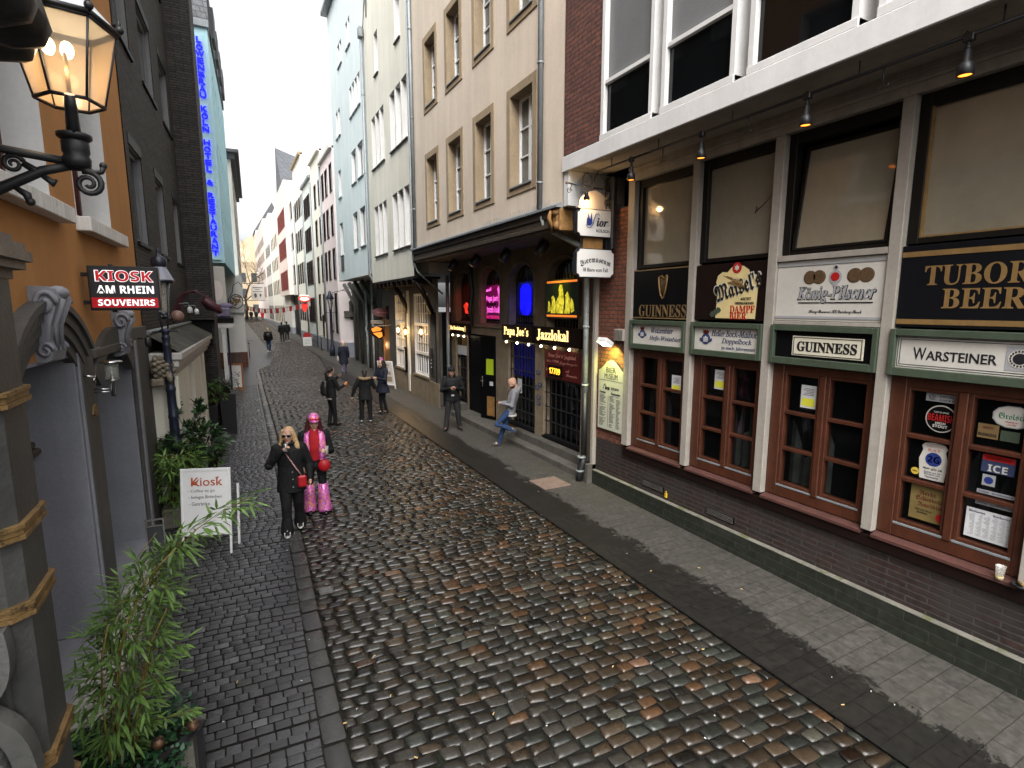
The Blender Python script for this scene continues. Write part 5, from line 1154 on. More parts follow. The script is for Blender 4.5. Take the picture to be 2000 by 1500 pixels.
pipe('drainpipe', 'grey drainpipe between bar and cream house ground floors', [(6.45, 16.72, 4.6), (6.45, 16.72, .2)], .06, 'zinc', [(6.45, 16.72, z) for z in (1.6, 3.2)])
# ---------------------------------------------------------------- cream, blue and the farther houses on the right
def slot_window(F, par, a, b, z0, z1, depth=.22, lin='white_paint', frm='white_wood', pane='grey_glass', nx=1, nz=2, sill=None, fw_=.05, proud=None, name='window'):
    f = MB(F); e = .012
    if proud:     # dark stone frame standing 15 mm out of the wall
        k = .09; f.box(a - k, a, -depth, .018, z0 - k, z1 + k); f.box(b, b + k, -depth, .018, z0 - k, z1 + k); f.box(a, b, -depth, .018, z1, z1 + k); f.box(a, b, -depth, .03, z0 - k, z0)
    else:
        f.box(a, a + e, -depth, -.004, z0, z1); f.box(b - e, b, -depth, -.004, z0, z1); f.box(a + e, b - e, -depth, -.004, z1 - e, z1); f.box(a + e, b - e, -depth, -.004, z0, z0 + e)
    w = f.obj(name, M[proud or lin], par)
    g = MB(F); o0, o1 = -depth, -depth + .05; s = fw_
    A, B, C, D = a + e, b - e, z0 + e, z1 - e
    g.box(A, A + s, o0, o1, C, D); g.box(B - s, B, o0, o1, C, D); g.box(A + s, B - s, o0, o1, D - s, D); g.box(A + s, B - s, o0, o1, C, C + s)
    for i in range(1, nx): u = A + (B - A) * i / nx; g.box(u - s * .5, u + s * .5, o0, o1, C + s, D - s)
    for i in range(1, nz): z = C + (D - C) * i / nz; g.box(A + s, B - s, o0 + .005, o1 - .008, z - s * .3, z + s * .3)
    g.obj('sash', M[frm], w)
    p = MB(F); p.box(A + s, B - s, o0 - .02, o0 + .015, C + s, D - s); p.obj('pane', M[pane], w)
    if sill: p = MB(F); p.box(a - .03, b + .03, -.05, .06, z0 - .05, z0 - .004, .004); p.obj('sill', M[sill], w)
    return w
RC = frame((5.42, 17.0), .5); cre = thing('cream_house', 'cream plastered house with slim white window slots over a dark timbered ground floor', 'building', (5.8, 20, 0))
WN = []
for z0, z1 in ((5.6, 7.52), (8.95, 10.85)):
    for a, b in ((.28, 2.34), (3.2, 5.1)):
        w = (b - a - .2) / 3
        for i in range(3): WN.append((a + i * (w + .1), a + i * (w + .1) + w, z0, z1))
WN += [(.85, 1.45, 12.15, 13.6), (3.75, 4.3, 12.15, 13.6)]
m = MB(RC); wall_holes(m, 0.01, 5.9, 4.58, 15.5, WN, 0, .2); m.quad((.01, 0, 4.58), (5.9, 0, 4.58), (5.9, -.35, 4.58), (.01, -.35, 4.58)); m.box(.02, 5.89, -6, -.5, 4.7, 15.4); m.obj('upper_wall', M['cream_plaster'], cre)
for a, b, z0, z1 in WN: slot_window(RC, cre, a, b, z0, z1, .2, sill='dark_stone', nz=2)
m = MB(RC); m.box(0.01, 5.9, -.9, -.02, 4.50, 4.575); m.obj('soffit', M['black_panel'], cre)
for k in range(9): u = .35 + k * .65; m = MB(RC); m.box(u - .07, u + .07, -.75, -.03, 4.32, 4.50, .02); m.obj('joist_end', M['brown_panel'], cre)
for u in (.2, 3.0): m = MB(RC); m.tube([(u, -.05, 4.45), (u + .03, -.35, 4.08), (u + .05, -.68, 3.35)], .085, 6); m.obj('timber_bracket', M['brown_panel'], cre)
RG = frame((6.12, 16.6), 0)
GW = [(1.18, 2.76, 1.10, 4.05), (3.98, 5.3, 1.12, 4.05)]
m = MB(RG); wall_holes(m, .1, 6.3, -.1, 4.5, GW + [(.35, 1.0, .1, 3.4)], 0, .2); m.obj('ground_floor_wall', M['dark_stone'], cre)
m = MB(RG); m.box(.1, 6.3, .0, .03, -.1, 1.0, .005); m.box(1.1, 2.84, .0, .06, 1.02, 1.10, .006); m.box(3.9, 5.4, .0, .06, 1.04, 1.12, .006); m.obj('stone_base', M['sand_stone'], cre)
m = MB(RG); m.box(.35, 1.0, -.7, -.2, .1, 3.4); m.obj('dark_doorway', M['black_panel'], cre)
m = MB(RG); m.box(3.30, 3.52, -.02, .06, .3, 4.2, .02); m.obj('white_pilaster', M['cream_plaster'], cre)
for a, b, z0, z1 in GW:
    w = slot_window(RG, cre, a, b, z0, z1, .10, nx=2, nz=1, fw_=.075, pane='dark_glass')
    g = MB(RG); g.box(a, b, -.10, -.02, 2.90, 3.0); g.box(a, b, -.10, -.02, 1.85, 1.95); 
    for i in range(1, 6): u = a + (b - a) * i / 6; g.box(u - .014, u + .014, -.09, -.05, z0, z1)
    for z in (2.28, 2.6, 3.35, 3.7): g.box(a, b, -.09, -.05, z - .014, z + .014)
    g.obj('glazing_bar', M['white_wood'], w)
def wall_lamp(label, p, out=-1, inten=14):
    t = thing('wall_lantern', label, 'lantern', p, 'lit wall lanterns on the cream house')
    T = Matrix.Translation(p)
    m = MB(T); m.lathe([(.02, .20), (.10, .14), (.085, .13)], (0, 0, 0), 6, False); m.lathe([(.05, -.14), (.055, -.16), (.02, -.2)], (0, 0, 0), 6, False); m.tube([(-out * .14, 0, -.05), (-out * .10, 0, -.24), (0, 0, -.20)], .010, 6)
    for k in range(6): a = 2 * math.pi * (k + .5) / 6; m.tube([(.085 * math.cos(a), .085 * math.sin(a), .13), (.05 * math.cos(a), .05 * math.sin(a), -.14)], .005, 4)
    m.obj('lantern_frame', M['black_metal'], t)
    m = MB(T); m.ball((0, 0, 0), (.05, .05, .09), 10, 7); m.obj('flame_bulb', M['lamp_glow'], t)
    pl = bpy.data.lights.new('lantern_light', 'POINT'); pl.energy = inten; pl.color = (1, .62, .25); pl.shadow_soft_size = .06; lo = bpy.data.objects.new('light_source', pl); COL.objects.link(lo); lo.parent = t; lo.location = (out * .16, 0, 0)
wall_lamp('glowing wall lantern right of the white pilaster on the cream house', (5.92, 19.85, 2.62)); wall_lamp('glowing wall lantern left of the white pilaster on the cream house', (5.92, 20.85, 2.66)); wall_lamp('glowing wall lantern in front of the nearest tall white window', (5.95, 18.05, 2.70), -1, 8)
t = thing('menu_case', 'narrow menu case with white glow beside the tall white window', 'case', (6.05, 20.45, 1.6)); m = MB(RG); m.box(3.72, 3.90, .03, .10, 1.0, 2.0, .01); m.obj('case', M['black_panel'], t); m = MB(RG); m.box(3.75, 3.87, .10, .104, 1.1, 1.95); m.obj('menu_page', M['paper'], t)
t = thing('intercom', 'dark intercom panel beside the cream house doorway', 'intercom', (6.1, 17.5, 1.6)); m = MB(RG); m.box(.72, .95, .0, .03, 1.3, 2.2, .01); m.obj('plate', M['black_metal'], t); m = MB(RG)
for k in range(3): m.ball((.83, .035, 1.5 + .12 * k), .025, 8, 5)
m.obj('button', M['chrome'], t)
# blue house
RB2 = frame((5.47, 22.9), .3); blu = thing('blue_house', 'tall pale blue house standing out over an arcaded ground floor', 'building', (5.9, 27, 0))
BW = [(5.0, 5.5, 15.0, 16.0), (4.5, 4.95, 15.0, 16.0), (.96, 1.42, 12.05, 13.3), (1.52, 1.98, 12.05, 13.3), (2.1, 2.56, 12.05, 13.3), (2.68, 3.14, 12.05, 13.3), (5.55, 6.05, 12.05, 13.3), (6.2, 6.7, 12.05, 13.3), (2.3, 3.3, 9.18, 10.6), (.85, 1.95, 9.18, 10.6), (6.0, 6.7, 9.15, 10.5), (2.47, 3.45, 6.26, 7.9), (.87, 1.95, 6.26, 7.9), (6.1, 6.95, 6.26, 7.9), (2.5, 2.9, 15.0, 16.1), (3.0, 3.4, 15.0, 16.1)]
m = MB(RB2); wall_holes(m, 0.0, 7.8, 4.96, 18.5, BW, 0, .15); m.quad((0, 0, 4.96), (7.8, 0, 4.96), (7.8, -1.4, 4.96), (0, -1.4, 4.96)); m.box(.01, 7.79, -8, -.3, 5.0, 18.4); m.obj('upper_wall', M['blue_plaster'], blu)
for a, b, z0, z1 in BW: slot_window(RB2, blu, a, b, z0, z1, .15, nz=1, nx=2 if b - a > .8 else 1, sill='zinc', fw_=.06)
m = MB(RB2); m.box(6.15, 6.85, .0, .03, 5.42, 6.1, .008); m.obj('relief_plaque', M['dark_stone'], blu)
m = MB(RB2); m.box(-.1, 8.0, -.6, .30, 18.4, 18.6, .02); m.obj('eaves', M['zinc'], blu)
m = MB(); m.add([(5.5, 22.9, 18.55), (5.5, 30.8, 18.55), (9.5, 30.8, 23), (9.5, 22.9, 23)], [(0, 1, 2, 3)]); m.obj('roof', M['tile_dark'], blu)
RG2 = frame((6.35, 22.9), 2.6)
m = MB(RG2); wall_holes(m, 0, 11.3, -.1, 4.96, [(.6, 1.7, .6, 3.6), (2.2, 3.5, .6, 3.4), (4.3, 5.3, 1.0, 4.0), (6.2, 7.1, 1.0, 4.0), (8.2, 9.2, 1.0, 4.0)], 0, .3)
for k in range(4): m.tube([(3.9 + 2 * k, .04, .2), (3.9 + 2 * k, .04, 3.6), (4.4 + 2 * k, .30, 4.3), (4.9 + 2 * k, .5, 4.9)], [.12, .10, .10, .12], 8)
m.obj('arcade_wall', M['dark_stone'], blu)
for a, b, z0, z1 in ((.6, 1.7, .6, 3.6), (2.2, 3.5, .6, 3.4), (4.3, 5.3, 1.0, 4.0), (6.2, 7.1, 1.0, 4.0), (8.2, 9.2, 1.0, 4.0)): m = MB(RG2); m.box(a, b, -.34, -.28, z0, z1); m.obj('shop_pane', M['dark_glass'], blu)
m = MB(RG2); m.box(.55, 1.75, .0, .05, .2, 3.0, .01); m.box(2.1, 2.2, .0, .05, .2, 3.4); m.obj('ochre_trim', M['ochre_wood'], blu)
for u, lb in ((4.0, 'pale drainpipe on the arcade of the blue house'), (5.7, 'pale drainpipe farther along the arcade of the blue house')):
    t = thing('drainpipe', lb, 'drainpipe', (6.3, 22.9 + u, 0), 'drainpipes on the right hand fronts'); m = MB(RG2); m.tube([(u, .16, .15), (u, .16, 2.2), (u + .08, .2, 2.4), (u + .05, .16, 2.6), (u, .16, 4.9)], .06, 8); m.obj('pipe', M['white_pipe'], t)
pipe('drainpipe', 'zinc drainpipe with hopper between cream and blue houses', [(5.36, 22.88, 14.2), (5.36, 22.88, 4.9), (5.5, 22.9, 4.6), (6.2, 22.9, 4.3)], .055, 'zinc', [(5.36, 22.88, z) for z in (6.2, 9, 12)])
m = MB(); m.add([(5.50, 22.95, 14.2), (5.50, 22.3, 14.6), (5.32, 22.3, 19), (5.32, 21.3, 19), (5.4, 22.2, 14.6), (5.4, 22.95, 14.2)], [(0, 1, 2, 3), (1, 4, 3)]); m.box(5.25, 5.42, 22.72, 23.0, 14.1, 14.5, .03); m.lathe([(.10, 0), (.13, .12), (.14, .3)], (5.36, 22.88, 14.15), 10); m.obj('gutter_hopper', M['zinc'], cre)
m = MB(); m.add([(5.44, 22.9, 14.5), (5.44, 20.2, 20.5), (8.5, 20.2, 20.5), (8.5, 22.9, 14.5)], [(0, 1, 2, 3)]); m.obj('tiled_roof', M['tile_dark'], cre)
m = MB(RC); m.add([(0.01, 0, 15.5), (5.9, 0, 15.5), (3.0, 0, 20.4)], [(0, 1, 2)]); m.obj('gable', M['cream_plaster'], cre)
# oval sign, lit wurst sign, awning rod
t = thing('oval_sign', 'maroon oval sign hanging under the blue house', 'sign', (6.0, 23.8, 3.35)); F2 = FE(0, 23.8)
m = MB(F2); m.prism([(6.05 + .42 * math.cos(q), 3.33 + .20 * math.sin(q)) for q in np.linspace(0, 6.283, 25)[:-1]], -.03, .03); m.obj('disc', M['maroon_sign'] if 'maroon_sign' in M else M['dark_red_board'], t); m = MB(F2); m.tube([(6.05, 0, 3.53), (6.05, 0, 4.5)], .012, 6); m.obj('rod', M['black_metal'], t)
lettering(t, 'Weinhaus', M['pale_red_letter'], F2, 6.05, 3.33, w=.5, h=.10, out=.031, st='script', rev=False)
t = thing('lit_sign', 'glowing orange shop sign under the maroon oval sign', 'sign', (6.0, 24.9, 2.4)); F2 = FE(0, 24.9)
m = MB(F2); m.prism([(5.75, 2.60), (6.05, 2.72), (6.35, 2.62), (6.42, 2.25), (6.2, 2.02), (5.9, 2.18), (5.76, 2.35)], -.06, .04); m.obj('case', M['brown_panel'], t); m = MB(F2); m.prism([(5.79, 2.56), (6.05, 2.66), (6.30, 2.56), (6.2, 2.45), (5.85, 2.42)], .04, .05); m.prism([(5.86, 2.36), (6.28, 2.40), (6.30, 2.2), (6.15, 2.12)], .04, .05); m.obj('glow', M['orange_glow'], t)
m = MB(F2); m.box(5.80, 6.4, -.1, .05, 2.78, 2.95, .02); m.obj('white_head', M['dirty_white_paint'], t)
pl = bpy.data.lights.new('shop_light', 'POINT'); pl.energy = 20; pl.color = (1, .6, .3); pl.shadow_soft_size = .2; lo = bpy.data.objects.new('light_source', pl); COL.objects.link(lo); lo.parent = t; lo.location = (.4, -.3, -.6)
t = thing('awning_rod', 'thin white rod sticking out under the maroon oval sign', 'rod', (5.9, 22.7, 2.75)); m = MB(); m.tube([(6.3, 22.6, 2.8), (5.4, 22.75, 2.75)], .018, 6); m.obj('rod', M['dirty_white_paint'], t)

# ---- row of far houses
FAR = frame((6.15, 35.0), 0)
def far_house(name, label, u0, u1, zt, wallm, wins, base='grey_paint', frm='brown_frame', zb=1.3, roof=None, out=0.0, z_over=None, pane='grey_glass', side=True, nx=1, cornice=None):
    F = FAR @ Matrix.Translation((0, out, 0))
    t = thing(name, label, 'house', (6.15 - out, 35 + (u0 + u1) / 2, 0.4))
    zb0 = z_over if z_over else zb
    m = MB(F); wall_holes(m, u0, u1, zb0, zt, wins, 0, .14); m.quad((u0, 0, zb0), (u0, -6, zb0), (u0, -6, zt), (u0, 0, zt)); m.quad((u1, 0, zb0), (u1, -6, zb0), (u1, -6, zt), (u1, 0, zt)); m.quad((u0, 0, zt), (u1, 0, zt), (u1, -6, zt), (u0, -6, zt))
    if z_over: m.quad((u0, 0, zb0), (u1, 0, zb0), (u1, -1.5, zb0), (u0, -1.5, zb0))
    m.obj('wall', M[wallm], t)
    m = MB(F)
    if z_over: m.box(u0, u1, -1.5, -.8 if out else -.5, 0, z_over)
    else: m.box(u0, u1, -5.9, .03, 0, zb)
    m.obj('base', M[base], t)
    for a, b, z0, z1 in wins: slot_window(F, t, a, b, z0, z1, .14, proud=frm, frm='white_wood' if frm != 'shutter_red' else 'shutter_red', nx=nx if b - a < 1.3 else max(2, int((b - a) / .65)), nz=1, fw_=.06, pane=pane if frm != 'shutter_red' else 'shutter_red')
    if cornice: m = MB(F); m.box(u0, u1, -.2, .18, zt - .15, zt + .12, .03); m.obj('cornice', M[cornice], t)
    if roof: m = MB(F); m.add([(u0, .2, zt), (u1, .2, zt), (u1, -3.5, zt + roof), (u0, -3.5, zt + roof), (u0, -6, zt), (u1, -6, zt)], [(0, 1, 2, 3), (3, 2, 5, 4), (0, 3, 4), (1, 2, 5)]); m.obj('roof', M['slate'], t)
    return t
FL = ((5.4, 7.15), (8.08, 9.75), (10.72, 12.25))
pk = far_house('pink_house', 'pale pink house whose plain side wall faces down the street', -.2, 4.5, 13.2, 'pink_plaster', [(a, b, z0, z1) for z0, z1 in FL for a, b in ((.25, 1.0), (1.95, 2.75), (3.4, 4.1))] + [(.35, 1.05, 1.95, 4.35), (2.05, 2.95, 1.95, 4.35)], zb=1.3, cornice='offwhite_plaster')
m = MB(); m.box(6.12, 7.2, 34.66, 34.82, .2, 1.3, .01); m.obj('side_plinth', M['grey_paint'], pk)
m = MB(); m.box(6.42, 6.86, 34.62, 34.77, 3.85 - .95, 3.30, .01); m.obj('wall_plate', M['dark_stone'], pk)
far_house('yellow_house', 'pale yellow house with paired dark framed windows beside the pink house', 4.52, 9.3, 14.2, 'yellow_plaster', [(a, b, z0, z1) for z0, z1 in FL for a, b in ((4.9, 5.75), (6.9, 7.75))] + [(5.0, 5.8, 2.6, 4.4), (7.0, 7.9, 2.6, 4.4), (6.0, 6.6, .45, 2.9)], cornice='pale_yellow_plaster')
far_house('grey_green_house', 'grey green house with rows of four dark windows', 9.32, 14.4, 13.4, 'pale_green_plaster', [(9.65 + i * 1.1, 10.45 + i * 1.1, z0, z1) for z0, z1 in FL + ((2.35, 4.2),) for i in range(4)], cornice='zinc')
far_house('arched_cream_house', 'pale cream house with narrow round topped windows in threes', 14.42, 20.6, 16.3, 'pale_yellow_plaster', [(14.8 + i * 1.5, 15.7 + i * 1.5, z0, z1) for z0, z1 in ((5.75, 7.4), (8.65, 10.3), (11.5, 13.0), (2.4, 4.4)) for i in range(4)], cornice='stone_trim')
far_house('white_house', 'narrow off white house with jutting upper floors before the salmon house', 20.62, 27, 14.6, 'offwhite_plaster', [(21.0 + i * 1.6, 21.8 + i * 1.6, z0, z1) for z0, z1 in ((5.8, 7.5), (9.1, 10.5), (12, 13.4)) for i in range(3)], z_over=4.7, out=.2)
far_house('salmon_house', 'salmon house with red shuttered windows over a dark recessed shop', 23.0, 33.4, 15.8, 'salmon_plaster', [(23.9 + i * 1.0, 24.55 + i * 1.0, z0, z1) for z0, z1 in ((5.36, 7.16), (8.56, 10.35), (11.57, 13.27)) for i in range(8)], z_over=4.75, out=.62, frm='shutter_red', base='black_panel')
t = far_house('slate_gable_house', 'house with a steep slate roof and white gable edge', 27.2, 36, 15.2, 'offwhite_plaster', [(28.5, 29.3, 8.6, 10.2), (28.5, 29.3, 11.6, 13.2)], out=.15)
m = MB(FAR); m.add([(27.2, .25, 15.0), (35.5, .25, 15.0), (34.3, .2, 21.6), (30.0, -4, 19.0), (27.2, -4, 15)], [(0, 1, 2, 3), (0, 3, 4)]); m.obj('slate_roof', M['slate_tiles'], t)
m = MB(FAR); m.add([(34.1, .30, 21.8), (35.8, .35, 14.9), (36.4, .30, 14.9), (34.8, .25, 22.0), (34.1, -.5, 21.8)], [(0, 1, 2, 3), (0, 3, 4)]); m.obj('gable_edge', M['offwhite_plaster'], t)
far_house('pale_yellow_house', 'pale yellow house with small windows past the salmon house', 36.5, 55, 16.2, 'pale_yellow_plaster', [(37.5 + i * 2.6, 38.7 + i * 2.6, z0, z1) for z0, z1 in ((5.3, 7.0), (8.5, 10.0), (11.5, 13.0), (1.6, 3.6)) for i in range(6)], frm='stone_trim')
far_house('white_plaster_house', 'white plastered house with dark shop front near the street end', 55.1, 68, 17.5, 'offwhite_plaster', [(56 + i * 2.6, 57.2 + i * 2.6, z0, z1) for z0, z1 in ((5.3, 7.0), (8.5, 10.0), (11.5, 13.0), (1.6, 3.6)) for i in range(4)], out=-.05)
far_house('far_pink_house', 'faded pink house at the far end of the right hand row', 68.1, 92, 18.5, 'far_pink_plaster', [(69 + i * 2.5, 70.2 + i * 2.5, z0, z1) for z0, z1 in ((5.3, 7.0), (8.5, 10.0), (11.5, 13.0), (14.3, 15.6)) for i in range(9)], frm='stone_trim')
far_house('corner_house', 'brownish corner house ending the right hand row with a flat slate slab roof', 92.2, 105, 19.5, 'salmon_plaster', [(93 + i * 2.5, 94.2 + i * 2.5, z0, z1) for z0, z1 in ((5.3, 7.0), (8.5, 10.0), (11.5, 13.0), (14.3, 15.6)) for i in range(4)], frm='stone_trim', roof=6)
for u, lb in ((4.5, 'drainpipe between pink and yellow houses'), (9.31, 'drainpipe between yellow and grey green houses'), (14.41, 'drainpipe between grey green and arched cream houses'), (20.6, 'drainpipe beside the narrow off white house')):
    pipe('drainpipe', lb, [(6.08, 35 + u, 13), (6.08, 35 + u, .4)], .06, 'zinc')
# ---------------------------------------------------------------- left side: orange house
LF = frame((-1.3, 8.0, 0), 2.5, True)
ora = thing('orange_house', 'orange plastered house with white window reveals and grey painted stone doorways', 'building', (-1.8, 6.5, 0))
OWN = [(-3.1, -1.6, 4.53, 6.7, .34), (-.83, .67, 4.53, 6.7, .34)]
OWF = [(-5.4, -3.9, 4.53, 6.7, .34), (-7.7, -6.2, 4.53, 6.7, .34)] + [(a, a + 1.5, z, z + 2.0, .34) for z in (8.3, 11.8) for a in (-7.7, -5.4, -3.1, -.83)]
m = MB(LF); wall_holes(m, -8.2, 2.03, 3.15, 15.5, OWN + OWF, 0, .02); m.obj('upper_wall', M['orange_plaster'], ora)
m = MB(LF)
D1, D2 = (-2.95, -1.47), (-1.02, .93)
wall_holes(m, -8.2, 2.03, -.2, 3.152, [(*D1, .26, 3.12, .42), (*D2, .26, 3.10, .55)], .0, .42); m.obj('ground_floor_wall', M['grey_paint'], ora)
m = MB(LF); m.box(-8.2, 2.02, -6, -.8, 0, 15.4); m.obj('inner_core', M['black_panel'], ora)
for bx in ((-1.46, -1.04, .003, .05, .26, 3.2), (.95, 2.03, .003, .05, .05, 3.30), (-8.2, -2.97, .003, .05, .0, 3.2)): m = MB(LF); m.box(*bx, .008); m.obj('pilaster', M['dark_grey_paint'], ora)
for bx in ((.955, 1.10, .05, .07, .1, 3.12), (-1.56, -1.475, -.40, .02, .27, 3.12), (-1.52, -1.475, .02, .045, .27, 3.16)): m = MB(LF); m.box(*bx, .006); m.obj('door_moulding', M['grey_paint'], ora)
def arc_band(mb, uc, zc, r0, r1, a0, a1, o0, o1, n=14):
    P = [(uc + r1 * math.cos(t), zc + r1 * math.sin(t)) for t in np.linspace(a0, a1, n)] + [(uc + r0 * math.cos(t), zc + r0 * math.sin(t)) for t in np.linspace(a1, a0, n)]
    for i in range(n - 1):
        q = [P[i], P[i + 1], P[2 * n - 2 - i], P[2 * n - 1 - i]]; mb.prism(q, o0, o1)
m = MB(LF); uc, zc = -2.21, 2.30
A0, A1 = R(42), R(138)
for r0, r1, o in ((1.0, 1.10, .035), (1.10, 1.20, .06), (1.20, 1.30, .085), (1.30, 1.36, .115)): arc_band(m, uc, zc, r0, r1, A0, A1, -.05, o)
m.obj('door_arch', M['dark_grey_arch'] if 'dark_grey_arch' in M else M['dark_grey_paint'], ora)
def keystone(u, z0, z1, w, name='keystone'):
    m = MB(LF); n = 16
    prof = [(.10, z0), (.20, z0 + .02), (.24, z0 + .10), (.20, z0 + .2 * (z1 - z0) + .05), (.24, z0 + .5 * (z1 - z0)), (.34, z0 + .75 * (z1 - z0)), (.38, z1 - .10), (.34, z1 - .02), (.22, z1), (-.02, z1), (-.02, z0)]
    nn = len(prof); prof = [(o * .5, z) for o, z in prof]; L_ = [(u - w / 2, o, z) for o, z in prof] + [(u + w / 2, o, z) for o, z in prof]
    m.add(L_, [tuple(range(nn)), tuple(range(nn, 2 * nn))] + [(i, (i + 1) % nn, nn + (i + 1) % nn, nn + i) for i in range(nn)])
    for s in (-1, 1):
        m.tube([(u + s * (w / 2 + .005), .10 + .08 * math.cos(t) * (1 - t / 10), z1 - .14 + .11 * math.sin(t) * (1 - t / 10)) for t in np.linspace(0, 8, 18)], .022, 6)
        m.tube([(u + s * (w / 2 + .005), .07 + .055 * math.cos(t) * (1 - t / 10), z0 + .10 + .07 * math.sin(t) * (1 - t / 10)) for t in np.linspace(0, 8, 18)], .016, 6)
        m.tube([(u + s * w * .22, .19, z1 - .1), (u + s * w * .22, .12, z0 + .5 * (z1 - z0)), (u + s * w * .16, .12, z0 + .1)], [.03, .025, .012], 6)
    m.ball((u, .15, z1 - .05), (.14, .07, .06))
    return m.obj(name, M['grey_paint'], ora)
keystone(-2.26, 3.14, 3.76, .34); keystone(.30, 2.98, 3.55, .30)
m = MB(LF); m.box(-1.02, .93, .003, .07, 3.04, 3.16, .02); arc_band(m, -.05, 2.05, 1.08, 1.30, R(40), R(140), -.02, .06); m.obj('second_door_arch', M['dark_grey_paint'], ora)
d = MB(LF); d.box(-2.95, -1.57, -.46, -.40, .27, 2.20, .006)
for z0, z1 in ((.45, .95), (1.05, 1.55), (1.62, 2.1)):
    for a, b in ((-2.85, -2.3), (-2.2, -1.68)): d.box(a, b, -.40, -.385, z0, z1, .008)
dd = d.obj('door', M['red_door_wood'], ora)
d = MB(LF); d.box(-2.95, -1.57, -.46, -.30, 2.20, 2.27, .02); d.box(-2.95, -1.57, -.46, -.34, 2.27, 2.33, .015); d.obj('transom', M['carved_wood'], dd)
d = MB(LF); d.box(-2.95, -1.57, -.46, -.44, 2.33, 3.12); d.obj('fanlight', M['grey_glass'], dd)
d = MB(LF); d.box(-1.64, -1.57, -.40, -.37, 1.0, 1.12, .01); d.obj('door_handle', M['gold_paint'], dd)
d = MB(LF); d.box(-1.0, .93, -.60, -.55, .27, 3.1); d.obj('second_doorway_dark', M['black_panel'], ora)  # black sheet put in for the dark inside of the doorway
def white_window(F, par, a, b, z0, z1):
    f = MB(F); e = .004; dp = .34
    # chamfered white reveal lining
    f.box(a - .0, a + .015, -dp, .003, z0, z1); f.box(b - .015, b, -dp, .003, z0, z1); f.box(a + .015, b - .015, -dp, .003, z1 - .015, z1); f.box(a + .015, b - .015, -dp, .003, z0, z0 + .015)
    w = f.obj('window', M['white_paint'], par)
    g = MB(F); s = .06; o0, o1 = -dp, -dp + .06
    g.box(a + .015, a + .015 + s, o0, o1, z0, z1); g.box(b - .015 - s, b - .015, o0, o1, z0, z1); g.box(a + .07, b - .07, o0, o1, z1 - s, z1); g.box(a + .07, b - .07, o0, o1, z0, z0 + s); md = (a + b) / 2; g.box(md - .04, md + .04, o0, o1, z0 + s, z1 - s); g.box(a + .07, b - .07, o0, o1 - .01, z0 + 1.35, z0 + 1.41)
    g.obj('maroon_sash', M['red_door_wood'], w)
    p = MB(F); p.box(a + .07, b - .07, o0 + .01, o0 + .02, z0 + s, z1 - s); p.obj('pane', M['grey_glass'], w)
    c = MB(F); c.box(a - .05, b + .20 if b < 0 else b + .24, -.30, .13, z0 - .15, z0 - .003, .008); c.obj('white_sill', M['sill_white'] if 'sill_white' in M else M['white_paint'], w)
for h in OWN + OWF: white_window(LF, ora, *h[:4])
m = MB(LF)
m.box(-3.3, .15, .055, .30, .0, .27, .012); m.box(-2.9, -1.5, -.42, .06, .0, .258); m.box(-1.0, .92, -.5, .06, .0, .258); m.obj('door_step', M['step_stone'], ora)
t = thing('house_number', 'gold house number 40 on the dark grey pilaster', 'number', (-1.3, 6.85, 2.5)); lettering(t, '40', M['gold_paint'], LF, -1.22, 2.53, w=.17, h=.13, out=.052, st='serif', rev=False, ext=.012)
t = thing('wall_lamp', 'unlit stainless steel cylinder lamp on the dark grey pilaster', 'lamp', (-1.2, 6.8, 2.8)); T = LF @ Matrix.Translation((-1.15, .22, 2.84))
m = MB(T); m.lathe([(.024, -.18), (.026, -.02), (.06, -.01), (.06, .0)], (0, 0, 0), 14); m.lathe([(.10, .175), (.10, .19), (.03, .20)], (0, 0, 0), 18); m.obj('lamp_body', M['chrome'], t)
m = MB(T); m.lathe([(.062, .0), (.062, .175)], (0, 0, 0), 16); m.obj('glass_cylinder', M['lamp_glass_clear'], t)
m = MB(T); m.lathe([(.020, 0), (.006, .07), (0, .09)], (0, 0, 0), 10); 
m.tube([(0, -.01, -.10), (0, -.20, -.10)], .008, 6); m.tube([(0, -.01, -.13), (0, -.20, -.13)], .008, 6); m.lathe([(0, 0), (.05, 0), (.05, .02), (0, .02)], (0, -.20, -.115), 16, False, Matrix(((1, 0, 0), (0, 0, 1), (0, 1, 0)))); m.obj('lamp_arm', M['chrome'], t)
t = thing('security_camera', 'small black security camera under the orange wall', 'camera', (-1.1, 9.2, 3.1)); T = LF @ Matrix.Translation((1.25, .16, 3.10)); m = MB(T); m.tube([(0, -.10, .04), (0, 0, .04), (.0, 0, 0)], .012, 6); m.lathe([(.035, -.06), (.04, 0), (.035, .07), (.02, .08)], (0, .02, -.02), 12); m.obj('camera_body', M['black_metal'], t)
t = thing('wall_hook', 'small pale metal tap fitting beside the arched door', 'fitting', (-1.2, 6.6, 2.9)); m = MB(LF); m.tube([(-1.43, .05, 2.92), (-1.40, .12, 2.90), (-1.36, .12, 2.84)], .014, 6); m.tube([(-1.42, .12, 2.86), (-1.36, .13, 2.92)], .010, 6); m.obj('fitting', M['chrome'], t)
m = MB(LF); m.box(-1.50, -1.475, .02, .04, .90, .98, .004); tag(m.obj('door_bell', M['yellow_sticker'], loc=tuple(LF @ Vector((-1.49, .03, .94)))), 'small yellow bell plate low on the grey door jamb', 'bell')
